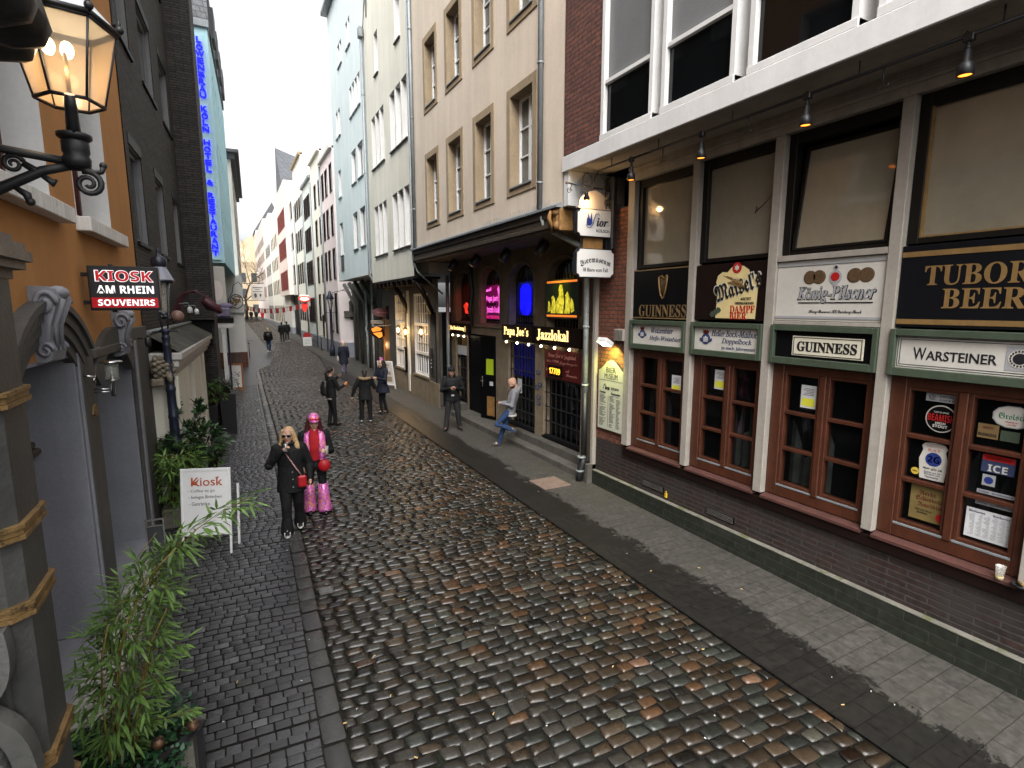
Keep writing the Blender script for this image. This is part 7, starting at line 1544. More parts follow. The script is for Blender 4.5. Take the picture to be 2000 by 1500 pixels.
# planter with bamboo and ivy
pla = thing('stone_planter', 'dark stone planter with curved iron rim at the lower left', 'planter', (-.8, 4.0, 0))
PP = [(-.42, 4.12), (-.60, 3.98), (-.70, 3.84), (-.82, 3.6), (-1.1, 3.45), (-1.36, 3.5), (-1.36, 4.75), (-.60, 4.70), (-.42, 4.45)]
m = MB(); c = Vector((-.9, 4.1)); m.prismz([(c.x + (x - c.x) * .95, c.y + (y - c.y) * .95) for x, y in PP], .0, .44); m.obj('stone_trough', M['concrete'], pla)
m = MB(); m.prismz([(c.x + (x - c.x) * .86, c.y + (y - c.y) * .86) for x, y in PP], .40, .455); m.obj('soil', M['soil'], pla)
m = MB(); L_ = [(x, y, .525) for x, y in PP[:5]]; L_ = [(-.385, 4.20, .535)] + L_
vs = []
for i, p in enumerate(L_):
    d = (Vector(L_[min(i + 1, len(L_) - 1)]) - Vector(L_[max(i - 1, 0)])).normalized(); s = Vector((d.y, -d.x, 0)) * .028; P_ = Vector(p); vs += [P_ - s, P_ + s, P_ + s + Vector((0, 0, .02)), P_ - s + Vector((0, 0, .02))]
m.add(vs, [(4 * i + a, 4 * i + (a + 1) % 4, 4 * i + 4 + (a + 1) % 4, 4 * i + 4 + a) for i in range(len(L_) - 1) for a in range(4)] + [(0, 1, 2, 3)])
for x, y in ((-.40, 4.14), (-.56, 4.02), (-.70, 3.83), (-.84, 3.6)): m.box(x - .022, x + .022, y - .022, y + .022, .03, .53)
m.obj('iron_rim', M['black_metal'], pla)
for (x, y, lb) in ((-.435, 4.12, 'copper ball with a split hole at the street corner of the planter rim'), (-.64, 4.05, 'dull copper ball on the planter rim half hidden by bamboo')):
    m = MB(); m.lathe([(0, -.042), (.024, -.036), (.040, -.012), (.042, .008), (.034, .028), (.018, .040), (.008, .040), (.006, .030)], (x, y, .590), 18); m.tube([(x, y, .54), (x, y, .56)], .012, 6)
    tag(m.obj('copper_ball', M['copper'], loc=(x, y, .59)), lb, 'ball', 'copper balls on the planter rim')

def leaves(mb, pts, n, L, W, rr, droop=.3, radial=None, curl=.12):
    """n pointed leaves around the points of pts [(pos, radius, dir)]"""
    for i in range(n):
        P, rad, dr = pts[rr.randrange(len(pts))]
        a = rr.uniform(0, 6.283); u = rr.uniform(-1, 1); q = Vector((math.cos(a) * math.sqrt(1 - u * u), math.sin(a) * math.sqrt(1 - u * u), u * .8))
        p = Vector(P) + q * rad * rr.random() ** .6
        d = (q * .8 + Vector(dr) * .9 + Vector((rr.uniform(-.5, .5), rr.uniform(-.5, .5), rr.uniform(-.4, .3) - droop * rr.uniform(-.5, 2)))).normalized()
        s = d.cross(Vector((rr.uniform(-.5, .5), rr.uniform(-.5, .5), 1))).normalized(); l = L * rr.uniform(.55, 1.25); w = W * rr.uniform(.7, 1.25); nn = s.cross(d)
        v = [p, p + d * l * .3 + s * w - nn * l * curl * .1, p + d * l * .3 - s * w - nn * l * curl * .1, p + d * l * .68 + s * w * .72 - nn * l * curl * .5, p + d * l * .68 - s * w * .72 - nn * l * curl * .5, p + d * l - nn * l * curl]
        mb.add(v, [(0, 1, 2), (1, 3, 4, 2), (3, 5, 4)])
def bamboo(name, label, root, spine, radii, dirs, n, L, W, seed, culms, group):
    t = thing(name, label, 'plant', root, group); rr = random.Random(seed); m = MB()
    for k in range(culms):
        o = Vector((rr.uniform(-.06, .06), rr.uniform(-.06, .06), 0)); r = rr.uniform(.004, .008)
        top = rr.randint(max(2, len(spine) - 3), len(spine)) if k else len(spine)
        m.tube([Vector(p) + o * (1 + .6 * i) for i, p in enumerate(spine[:top])], [r * (1 - .65 * i / len(spine)) for i in range(top)], 6)
    m.obj('stem', M['culm'], t); m = MB(); pts = []
    for i in range(len(spine) - 1):
        for f in (0, .25, .5, .75):
            rad = radii[i] * (1 - f) + radii[i + 1] * f
            for _ in range(max(1, int(rad * 14))): pts.append((Vector(spine[i]).lerp(Vector(spine[i + 1]), f), rad, dirs[i]))
    # twigs and tufts
    tw = MB(); tuft = []
    for i in range(int(n / 14)):
        P, rad, dr = pts[rr.randrange(len(pts))]; a = rr.uniform(0, 6.283); q = Vector((math.cos(a), math.sin(a), rr.uniform(-.2, .7))).normalized(); e = P + q * rad * rr.uniform(.5, 1.1)
        tw.tube([P, P.lerp(e, .5) + Vector((0, 0, .03)), e], .0018, 3, False); tuft.append((e, .05, q))
    tw.obj('twig', M['culm'], t)
    leaves(m, tuft, int(n * .65), L, W, rr); leaves(m, pts, int(n * .35), L, W, rr); m.obj('foliage', M['leaf_bamboo'], t, recalc=False); return t
SP = [(-.86, 4.16, .40), (-.85, 4.17, .66), (-.82, 4.20, .99), (-.76, 4.19, 1.33), (-.67, 4.18, 1.58), (-.55, 4.17, 1.82), (-.36, 4.05, 2.05)]
bamboo('bamboo_plant', 'large bamboo with yellow stems rising from the dark planter', (-.86, 4.16, .4), SP, [.05, .17, .33, .30, .22, .15, .10], [(0, 0, .1)] * 3 + [(.3, .1, .2), (.5, .1, .3), (.7, 0, .3)], 2000, .120, .0090, 5, 8, 'bamboo plants on the left pavement')
t = thing('bamboo_branch', 'long bamboo shoot leaning across the white kiosk board', 'plant', (-.36, 4.05, 2.05)); m = MB(); L_ = [(-.45, 4.1, 1.94), (-.30, 4.0, 2.10), (-.12, 3.90, 2.25), (.04, 3.82, 2.33)]; m.tube(L_, [.004, .003, .002, .001], 5); m.obj('stem', M['culm'], t); m = MB(); rr = random.Random(8); leaves(m, [(Vector(L_[i]).lerp(Vector(L_[i + 1]), f), .07, (.7, -.2, .2)) for i in range(3) for f in (0, .3, .6, .9)], 120, .13, .010, rr, .2); m.obj('foliage', M['leaf_bamboo'], t, recalc=False)
t = thing('bamboo_branch', 'low bamboo shoot reaching right above the copper balls', 'plant', (-.6, 4.1, .75)); m = MB(); L_ = [(-.72, 4.15, .70), (-.58, 4.08, .74), (-.46, 4.02, .78), (-.39, 3.97, .82)]; m.tube(L_, [.004, .003, .002, .001], 5); m.obj('stem', M['culm'], t); m = MB(); leaves(m, [(Vector(L_[i]).lerp(Vector(L_[i + 1]), f), .03, (.9, -.2, .1)) for i in range(3) for f in (0, .5)], 60, .10, .009, rr, .1); m.obj('foliage', M['leaf_bamboo'], t, recalc=False)
m = MB(); rr = random.Random(12); leaves(m, [((x, y, .47 + .04 * rr.random()), .10, (0, 0, .2)) for x in np.arange(-1.3, -.50, .07) for y in np.arange(3.62, 4.6, .08)], 2600, .045, .014, rr, .1); m.obj('ivy', M['leaf_ivy'], None, recalc=False); tag(bpy.data.objects['ivy'], 'low dark green ground cover filling the stone planter', 'ground cover', kind='stuff')
t = bamboo('bamboo_plant', 'smaller bushy bamboo standing behind the white kiosk board', (-.98, 9.7, .1), [(-.98, 9.7, .1), (-.98, 9.7, .5), (-.96, 9.7, .85), (-.92, 9.68, 1.15), (-.86, 9.65, 1.3)], [.08, .16, .28, .36, .24], [(0, 0, 0)] * 4, 1100, .17, .012, 15, 6, 'bamboo plants on the left pavement')
m = MB(); m.box(-1.15, -.80, 9.55, 9.88, .09, .42, .03); m.obj('pot', M['concrete'], t)
def bush(name, label, c, rad, n, L, W, mt, seed, pot=None, twigs=0, flat=.8, holes=.35):
    t = thing(name, label, 'shrub', (c[0], c[1], gz(c[1]))); rr = random.Random(seed); m = MB(); st = MB(); pts = []
    for i in range(46):
        a = rr.uniform(0, 6.283); u = rr.uniform(-.6, 1); q = Vector((math.cos(a) * math.sqrt(1 - u * u), math.sin(a) * math.sqrt(1 - u * u), u * flat)); e = Vector(c) + q * rad * rr.uniform(.55, 1.08)
        pts.append((e, rad * .20, q)); st.tube([Vector((c[0], c[1], gz(c[1]) + .1)), Vector(c).lerp(e, .4), e], [.012, .008, .004], 4, False)
    for i in range(twigs):
        a = rr.uniform(0, 6.283); e = Vector(c) + Vector((math.cos(a) * .4, math.sin(a) * .3, 1.25)) * rad * rr.uniform(.9, 1.15); st.tube([Vector(c), e], [.008, .003], 4, False); pts.append((e, .05, Vector((0, 0, 1))))
    st.obj('stem', M['bark'], t); leaves(m, pts, n, L, W, rr, .1, curl=.25); m.obj('foliage', M[mt], t, recalc=False)
    if pot: m = MB(); m.box(*pot, .02); m.obj('pot', M['black_panel'], t)
    return t
bush('laurel_shrub', 'glossy dark laurel shrub wrapped round the foot of the lamp post', (-.70, 10.12, 1.30), .47, 1500, .115, .026, 'leaf_laurel', 21, (-1.15, -.75, 10.0, 10.4, .1, .5), 6)
bush('green_shrub', 'yellow green sprig under the right side of the laurel', (-.42, 10.25, 1.0), .20, 160, .10, .011, 'leaf_shrub', 22)
def tall_planter(label, x0, x1, y0, y1, zt):
    t = thing('tall_planter', label, 'planter', ((x0 + x1) / 2, (y0 + y1) / 2, gz(y0)), 'black planters at the brick corner'); m = MB(); z0 = gz(y0) + .002; cx_, cy_ = (x0 + x1) / 2, (y0 + y1) / 2
    m.loft([]) if False else None
    vs = []
    for z, k in ((z0, .86), (zt, 1.0)): vs += [(cx_ + s * (x1 - x0) / 2 * k, cy_ + u * (y1 - y0) / 2 * k, z) for s, u in ((-1, -1), (1, -1), (1, 1), (-1, 1))]
    m.add(vs, [(0, 1, 2, 3), (4, 5, 6, 7), (0, 1, 5, 4), (1, 2, 6, 5), (2, 3, 7, 6), (3, 0, 4, 7)]); m.obj('box', M['planter_black'] if 'planter_black' in M else M['black_panel'], t)
    m = MB(); m.box(x0 - .012, x1 + .012, y0 - .012, y1 + .012, zt, zt + .03, .008); m.obj('rim', M['black_metal'], t); return t
tall_planter('lower black planter box against the brick corner', -.83, -.44, 15.75, 16.15, .98); tall_planter('taller black planter box at the pavement edge of the brick corner', -.37, .01, 15.9, 16.28, 1.24)
bush('planter_shrub', 'light green shrub growing out of the lower black planter', (-.58, 15.95, 1.32), .36, 620, .11, .014, 'leaf_shrub', 23)
bush('planter_shrub', 'sparse grey green twigs growing out of the taller black planter', (-.20, 16.1, 1.52), .30, 170, .08, .016, 'leaf_laurel', 24)
# lamp post
lp = thing('lamp_post', 'slim blue black street lamp post with lantern before the dark brick house', 'street lamp', (-.90, 9.95, .1)); x, y = -.905, 9.95
m = MB(); m.lathe([(.17, .10), (.17, .40), (.13, .46), (.12, 1.18), (.10, 1.27), (.125, 1.31), (.125, 1.36), (.095, 1.41), (.072, 1.50), (.066, 1.80), (.074, 1.82), (.074, 1.86), (.065, 1.88), (.062, 2.24), (.072, 2.26), (.072, 2.31), (.061, 2.33), (.060, 2.42), (.070, 2.44), (.070, 2.48), (.058, 2.50), (.056, 2.96), (.062, 2.98), (.062, 3.0), (.055, 3.02), (.055, 3.08), (.062, 3.10), (.062, 3.12), (.05, 3.14), (.05, 3.18), (.085, 3.22), (.05, 3.25)], (x, y, 0), 18); m.tube([(x - .17, y, 3.20), (x + .17, y, 3.21)], .010, 6); m.obj('post', M['blue_black_metal'], lp)
m = MB()
for k in range(4):
    a = R(45 + 90 * k); c_, s_ = math.cos(a), math.sin(a); m.tube([(x + .05 * c_, y + .05 * s_, 3.24), (x + .08 * c_, y + .08 * s_, 3.42), (x + .135 * c_, y + .135 * s_, 3.98)], .009, 5)
m.lathe([(.17, 3.96), (.185, 3.98), (.185, 4.0), (.16, 4.01)], (x, y, 0), 12); m.lathe([(.08, 4.19), (.105, 4.22), (.11, 4.32), (.05, 4.37), (.016, 4.41), (.028, 4.44), (.016, 4.47), (0, 4.50)], (x, y, 0), 14); m.lathe([(.03, 3.40), (.07, 3.45), (.08, 3.5), (.016, 3.54)], (x, y, 0), 10); m.obj('lantern_frame', M['blue_black_metal'], lp)
m = MB(); m.lathe([(.18, 4.005), (.085, 4.21)], (x, y, 0), 12, False); m.obj('lantern_hood', M['hood_pale'], lp)
m = MB(); m.lathe([(.07, 3.44), (.13, 3.97)], (x, y, 0), 8, False); m.obj('lantern_glass', M['lamp_glass_clear'], lp)
# kiosk board
ab = thing('kiosk_board', 'white pavement board reading Kiosk in red letters', 'board', (-.51, 8.33, .08)); dv = Vector((.64, -.235, 0)).normalized(); nv = Vector((dv.y, -dv.x, 0)); 
def abf(o, tilt): 
    upv = (Vector((0, 0, 1)) + nv * tilt).normalized(); nn = dv.cross(upv); nn = -nn if nn.dot(nv) < 0 else nn
    return Matrix(((dv.x, nn.x, upv.x, o[0]), (dv.y, nn.y, upv.y, o[1]), (dv.z, nn.z, upv.z, o[2]), (0, 0, 0, 1)))
FA = abf((-.51, 8.33, .083), -.13); w2 = .335
m = MB(FA); m.box(-w2, -w2 + .028, -.03, .0, .0, 1.24, .004); m.box(w2 - .028, w2, -.03, .0, .0, 1.24, .004); m.box(-w2 + .028, w2 - .028, -.03, .0, 1.20, 1.24, .004); m.box(-w2 + .028, w2 - .028, -.03, .0, .28, .315, .004); m.obj('frame', M['board_white'] if 'board_white' in M else M['white_paint'], ab)
FA2 = abf((-.51, 8.33, .083), -.13); m = MB(FA2); m.box(-w2, -w2 + .028, -.34, -.31, .0, .95); m.box(w2 - .028, w2, -.34, -.31, .0, .95); m.obj('rear_leg', M['white_wood'], ab)
m = MB(FA); m.box(-w2 + .028, w2 - .028, -.02, -.008, .315, 1.20); m.obj('panel', M['board_white'] if 'board_white' in M else M['sign_face'], ab)
lettering(ab, 'Kiosk', M['orange_letter'], FA, .02, 1.05, w=.42, h=.125, out=-.007, bold=.008, rev=False, ext=.002)
m = MB(FA); m.prism([(-.20, 1.02), (-.12, 1.06), (-.08, 1.10), (-.10, 1.05), (-.13, 1.0)], -.006, -.003); m.prism([(.13, 1.10), (.19, 1.12), (.16, 1.08)], -.006, -.003); m.obj('animal_motif', M['orange_letter'], ab)
lettering(ab, '- Coffee to go', M['dark_stone'], FA, -.06, .915, w=.36, h=.05, out=-.007, rev=False, ext=.001); lettering(ab, '- belegte Brötchen', M['dark_stone'], FA, -.01, .825, w=.44, h=.055, out=-.007, rev=False, ext=.001); lettering(ab, '- Getränke', M['dark_stone'], FA, -.09, .735, w=.28, h=.05, out=-.007, rev=False, ext=.001)
t = thing('glass_case', 'small chrome framed glass case beside the grey doorway', 'case', (-1.05, 7.9, .1)); F_ = FE(0, 7.9); m = MB(F_)
for x0 in (-1.14, -.95): m.box(x0, x0 + .016, -.02, 0, .09, .88)
m.box(-1.124, -.95, -.02, 0, .86, .88); m.box(-1.124, -.95, -.02, 0, .78, .795); m.obj('chrome_frame', M['chrome'], t); m = MB(F_); m.box(-1.124, -.95, -.015, -.008, .1, .78); m.obj('glass', M['grey_glass'], t)
ab2 = thing('menu_easel', 'wood framed white board with black scrawl on the pavement', 'board', (.05, 23.2, .23)); F_ = FE(0, 23.2); m = MB(F_)
for x0 in (-.27, .27): m.box(x0, x0 + .06, -.05, 0, .24, 1.38, .008)
m.box(-.21, .27, -.05, 0, 1.32, 1.38); m.box(-.21, .27, -.05, 0, .36, .44); m.obj('wood_frame', M['orange_wood'], ab2); m = MB(F_); m.box(-.21, .27, -.03, -.02, .44, 1.32); m.obj('panel', M['sign_face'], ab2); m = MB(F_); rr = random.Random(2)
for i in range(16): p = (rr.uniform(-.12, .2), rr.uniform(.55, 1.05)); m.tube([(p[0] + rr.uniform(-.07, .07), -.018, p[1] + rr.uniform(-.06, .06)) for _ in range(4)], .007, 4)
m.obj('scrawl', M['black_letter'], ab2)
ab3 = thing('menu_easel', 'white leaning menu board with pictures by the cream house', 'board', (5.55, 21.4, .2)); F_ = frame((5.62, 21.5, .22), -38) ; T = F_ @ Matrix.Rotation(R(-10), 4, 'X'); m = MB(T)
for x0 in (-.38, .33): m.box(x0, x0 + .05, -.03, 0, 0, 1.18, .006)
m.box(-.33, .33, -.03, 0, 1.13, 1.18); m.box(-.33, .33, -.03, 0, .16, .22); m.obj('frame', M['board_white'] if 'board_white' in M else M['white_paint'], ab3); m = MB(T); m.box(-.33, .33, -.02, -.01, .22, 1.13); m.obj('panel', M['sign_face'], ab3); m = MB(T)
for i, (u, z, w, h) in enumerate(((0, .42, .5, .22), (-.1, .68, .24, .14), (.14, .70, .16, .12), (0, .9, .3, .05), (0, 1.02, .4, .04))): m.box(u - w / 2, u + w / 2, -.01, -.006, z - h / 2, z + h / 2)
m.obj('picture', M['stone_trim'], ab3)
# ---------------------------------------------------------------- people
def fuse(mb, name, m, parent, voxel, smooth=3):
    """one continuous surface out of overlapping limbs (voxel remesh), linked as one mesh"""
    me = bpy.data.meshes.new(name); me.from_pydata([tuple(v) for v in mb.v], [], mb.f)
    bm = bmesh.new(); bm.from_mesh(me); bmesh.ops.recalc_face_normals(bm, faces=bm.faces); bm.to_mesh(me); bm.free()
    o = bpy.data.objects.new(name, me); COL.objects.link(o)
    r = o.modifiers.new('r', 'REMESH'); r.mode = 'VOXEL'; r.voxel_size = voxel; r.adaptivity = 0
    s = o.modifiers.new('s', 'SMOOTH'); s.factor = .5; s.iterations = smooth
    e = bpy.data.meshes.new_from_object(o.evaluated_get(bpy.context.evaluated_depsgraph_get()))
    bpy.data.objects.remove(o); bpy.data.meshes.remove(me)
    e.name = name; e.polygons.foreach_set('use_smooth', [True] * len(e.polygons)); e.materials.clear(); e.materials.append(m)
    ob = bpy.data.objects.new(name, e); COL.objects.link(ob); ob.parent = parent; return ob
def limb(mb, pts, rs, n=12):
    mb.tube(pts, rs, n); mb.ball(pts[0], rs[0] * .99, 10, 7); mb.ball(pts[-1], rs[-1] * .99, 10, 7)
    for p, r in list(zip(pts, rs))[1:-1]: mb.ball(p, r * 1.0, 10, 7)
def hand(mb, w, d, nrm, curl=.5, side=1):
    d = Vector(d).normalized(); nrm = Vector(nrm); nrm = (nrm - d * nrm.dot(d)).normalized(); s = d.cross(nrm) * side; w = Vector(w)
    limb(mb, [w, w + d * .045, w + d * .085], [.021, .026, .024]); mb.ball(w + d * .05 + s * .016, .022, 8, 6); mb.ball(w + d * .05 - s * .016, .022, 8, 6)
    for k, L in enumerate((.066, .074, .070, .055)):
        b = w + d * .085 + s * (.030 - .020 * k); d1 = (d + nrm * curl * .9).normalized(); d2 = (d * (1 - curl) + nrm * (curl * 1.5)).normalized()
        mb.tube([b, b + d1 * L * .5, b + d1 * L * .5 + d2 * L * .5], [.0095, .0088, .007], 6)
    b = w + d * .03 + s * .03; t = (d * .6 + s * .8 + nrm * .45).normalized(); mb.tube([b, b + t * .035, b + (t * .5 + d * .5).normalized() * .065], [.012, .010, .008], 6)
DEF = dict(hipL=(.09, 0, .92), hipR=(-.09, 0, .92), kneeL=(.10, -.02, .50), kneeR=(-.10, -.02, .50), ankL=(.11, .02, .085), ankR=(-.11, .02, .085), shL=(.185, .0, 1.42), shR=(-.185, .0, 1.42),
           elbL=(.25, .02, 1.14), elbR=(-.25, .02, 1.14), hanL=(.26, -.06, .88), hanR=(-.26, -.06, .88), lean=(0, 0), headp=0, heady=0, toeL=(0, -1), toeR=(0, -1))
def person(label, loc, rz, H, skin='skin', voxel=.010, jacket=None, trousers=None, shoes='leather', hair=None, hat=None, pose=None, hands=(.5, .5), fat=1.0, group=None, extra=None, detail=True):
    t = thing('person', label, 'person', (loc[0], loc[1], loc[2] if len(loc) > 2 else gz(loc[1]) + .008), group, R(rz)); k = H / 1.75
    J = dict(DEF); J.update(pose or {}); V = lambda n: Vector(J[n]) * k
    S = lambda *a: MB(Matrix.Scale(k, 4))
    lx, ly = J['lean']; nb = Vector((lx, ly, 1.465)); hc = nb + Vector((lx * .12, ly * .12 - .012, .165))
    HM = Matrix.Scale(k, 4) @ Matrix.Translation(nb + Vector((0, 0, .06))) @ Matrix.Rotation(R(J['heady']), 4, 'Z') @ Matrix.Rotation(R(J['headp']), 4, 'X') @ Matrix.Translation((lx * .12, ly * .12 - .012, .108)) @ Matrix.Scale(1.09, 4)
    b = MB(HM)
    b.loft([(0, -.035, -.122, .020, .022), (0, -.032, -.112, .040, .040), (0, -.022, -.085, .054, .064), (0, -.010, -.045, .064, .084), (0, -.002, 0, .071, .095), (0, .002, .045, .074, .098), (0, .004, .08, .068, .088), (0, .004, .105, .048, .062), (0, .004, .118, .02, .026)], 16)
    b.tube([(0, -.090, .018), (0, -.104, -.012), (0, -.102, -.030)], [.010, .014, .013], 8); b.ball((0, -.098, -.030), (.017, .012, .011), 8, 6); b.ball((0, -.086, -.058), (.026, .012, .010), 8, 6); b.ball((0, -.082, -.102), (.022, .018, .016), 8, 6)
    for s in (-1, 1): b.ball((s * .073, .012, -.008), (.011, .020, .032), 8, 6); b.ball((s * .036, -.075, -.030), (.026, .018, .022), 8, 6); b.ball((s * .032, -.084, .030), (.026, .012, .010), 8, 6)
    b.M = Matrix.Scale(k, 4)
    limb(b, [nb + Vector((0, .012, -.05)), nb + Vector((0, .006, .05)), hc + Vector((0, .015, -.06))], [.062, .054, .054])
    b.loft([(0, 0, .84, .13, .10), (0, 0, .95, .145, .10), (lx * .35, ly * .35, 1.10, .125, .088), (lx * .75, ly * .75, 1.28, .15, .10), (lx, ly, 1.40, .15, .085), (lx, ly, 1.46, .07, .06)], 14)
    for s in 'LR':
        sh = Vector(J['sh' + s]) + Vector((lx, ly, 0)); el, ha = Vector(J['elb' + s]), Vector(J['han' + s])
        limb(b, [sh, el, ha], [.048, .036, .024]); limb(b, [Vector(J['hip' + s]), Vector(J['knee' + s]), Vector(J['ank' + s])], [.075, .050, .036])
        an = Vector(J['ank' + s]); td = Vector((*J['toe' + s], 0)).normalized(); limb(b, [an, an + td * .12 + Vector((0, 0, -.05))], [.036, .028])
        d = (ha - el).normalized(); inn = Vector((-1 if s == 'L' else 1, -.3, 0))
        if detail: hand(b, ha, d, inn, hands[0 if s == 'L' else 1], 1 if s == 'L' else -1)
        else: b.ball(ha + d * .07, (.04, .04, .05), 8, 6)
    fuse(b, 'body', M[skin], t, voxel * .85, 2)
    if detail:
        e = MB(HM)
        for s in (-1, 1): e.ball((s * .031, -.0915, .010), (.011, .006, .006), 8, 6); e.box(s * .031 - .02, s * .031 + .02, -.098, -.090, .026, .032)
        e.obj('eyes', M['eye'], t, True); e = MB(HM); e.ball((0, -.0975, -.060), (.022, .006, .007), 8, 6); e.obj('mouth', M['lip'], t, True)
    if jacket:
        j = jacket; b = S(); hem = j.get('hem', .82); f = fat * j.get('w', 1.0); fl = j.get('flare', 1.0)
        b.loft([(0, 0, hem, .175 * f * fl, .135 * f * fl), (0, 0, hem + .06, .175 * f * (fl * .9 + .1), .13 * f * (fl * .9 + .1)), (lx * .2, ly * .2, max(hem + .1, 1.0), .165 * f, .125 * f), (lx * .4, ly * .4, 1.12, .158 * f, .118 * f), (lx * .75, ly * .75, 1.28, .18 * f, .13 * f), (lx, ly, 1.40, .175 * f, .115 * f), (lx, ly, 1.455, .12, .085), (lx, ly + .005, 1.49, .085, .078)], 18)
        for s in 'LR':
            sh = Vector(J['sh' + s]) + Vector((lx, ly, -.005)); el, ha = Vector(J['elb' + s]), Vector(J['han' + s]); limb(b, [sh, el, ha + (el - ha).normalized() * .005], [.072 * f, .058 * f, .044 * j.get('cuff', 1.0)])
        if j.get('collar'): b.lathe([(.088, 1.46), (.10, 1.50), (.098, 1.56), (.085, 1.565), (.082, 1.50)], (lx, ly + .01, 0), 16)
        if j.get('hood'): b.ball((lx, ly + .10, 1.47), (.11, .07, .10), 12, 8)
        fuse(b, j.get('name', 'jacket'), M[j['mat']], t, voxel, 2)
    if trousers:
        q = trousers; b = S(); f = fat * q.get('w', 1.0)
        if not q.get('legs_only'): b.loft([(0, 0, .80, .155 * f, .12 * f), (0, 0, .90, .16 * f, .125 * f), (0, 0, 1.0, .145 * f, .112 * f), (lx * .2, ly * .2, 1.06, .135 * f, .105 * f)], 16)
        for s in 'LR':
            hp, kn, an = (Vector(J[n + s]) for n in ('hip', 'knee', 'ank')); end = q.get('end', 0.0); e_ = an + Vector((0, 0, -.03 + end)) if end == 0 else kn.lerp(an, 1 - end)
            limb(b, [hp, hp.lerp(kn, .5), kn, kn.lerp(an, .5), e_], [.092 * f, .084 * f, .068 * f, .062 * f, .058 * f * q.get('hemw', 1)])
        fuse(b, 'trousers', M[q['mat']], t, voxel, 2)
    for s in 'LR':
        an = Vector(J['ank' + s]); td = Vector((*J['toe' + s], 0)).normalized(); dz = an.z - .085; b = S()
        limb(b, [an + Vector((0, 0, .02)), an + Vector((0, 0, -.04)) - td * .02], [.046, .046]); limb(b, [an - td * .03 + Vector((0, 0, -.045)), an + td * .08 + Vector((0, 0, -.045)), an + td * .15 + Vector((0, 0, -.055))], [.040, .043, .034])
        ob = fuse(b, 'shoe', M[shoes if isinstance(shoes, str) else shoes[0]], t, voxel, 2)
        if not isinstance(shoes, str):
            b = S(); an2 = an + Vector((0, 0, -.078)); sd = Vector((-td.y, td.x, 0)); P = []
            for a in np.linspace(0, 6.283, 17)[:-1]: P.append(an2 + td * (.055 + .135 * math.cos(a)) + sd * .052 * math.sin(a))
            nP = len(P); b.add([tuple(p) for p in P] + [tuple(p + Vector((0, 0, .028))) for p in P], [tuple(range(nP)), tuple(range(nP, 2 * nP))] + [(i, (i + 1) % nP, nP + (i + 1) % nP, nP + i) for i in range(nP)]); b.obj('sole', M[shoes[1]], t, True)
            b = S(); b.tube([an + td * .10 + Vector((0, 0, .0)), an + td * .06 + Vector((0, 0, .03)), an + Vector((0, 0, .045)) + td * .045], .012, 6); b.tube([an + td * .02 + sd * .048 + Vector((0, 0, -.02)), an + td * .11 + sd * .040 + Vector((0, 0, -.03))], .010, 5); b.tube([an + td * .02 - sd * .048 + Vector((0, 0, -.02)), an + td * .11 - sd * .040 + Vector((0, 0, -.03))], .010, 5); b.obj('lace_stripe', M[shoes[1]], t, True)
    if hair:
        b = MB(HM); b.ball((0, .018, .035), (.085, .098, .095), 16, 10)
        st = hair.get('style')
        if st == 'long':
            for s in (-1, 1): b.tube([(s * .055, -.02, .08), (s * .085, -.01, .0), (s * .098, .0, -.10), (s * hair.get('out', .11), -.01, -.20), (s * hair.get('out', .11), -.02, -.20 - hair.get('len', .06))], [.035, .036, .042, .044, .022], 8)
            b.tube([(0, .08, .05), (0, .10, -.06), (0, .10, -.2), (0, .09, -.22 - hair.get('len', .06))], [.06, .085, .09, .05], 10, flat=.7)
        if st == 'pony': b.ball((0, .10, .03), .045, 10, 7); b.tube([(0, .12, .03), (0, .16, -.03), (0, .15, -.16), (0, .14, -.22)], [.03, .038, .034, .012], 8)
        if st == 'bun': b.tube([(0, .08, .02), (0, .10, -.10)], [.07, .06], 10)
        h_ = fuse(b, 'hair', M[hair['mat']], t, voxel * .9, 2)
    if hat:
        b = MB(HM)
        if hat['style'] == 'cap': b.ball((0, .006, .062), (.084, .104, .078), 16, 10); b.loft([(0, -.085, .050, .070, .075), (0, -.088, .058, .068, .074)], 14)
        if hat['style'] == 'beanie': b.ball((0, .01, .05), (.086, .106, .09), 16, 10); b.lathe([(.088, .03), (.094, .035), (.092, .06), (.084, .07)], (0, .008, 0), 16)
        if hat['style'] == 'fancy': b.ball((0, .0, .10), (.06, .05, .05), 10, 8); b.tube([(-.05, 0, .10), (-.03, -.02, .17), (0, 0, .13), (.03, -.01, .18), (.05, .01, .10)], [.02, .025, .03, .025, .02], 8)
        fuse(b, 'hat', M[hat['mat']], t, voxel, 2)
    if extra: extra(t, k, J, HM, S)
    return t
def cup(t, k, p, mt='beer', r=.034, h=.12, name='cup'):
    b = MB(Matrix.Scale(k, 4)); b.lathe([(r * .8, 0), (r, h)], p, 12); return b.obj(name, M[mt], t, True)
BC = dict(mat='black_cloth')
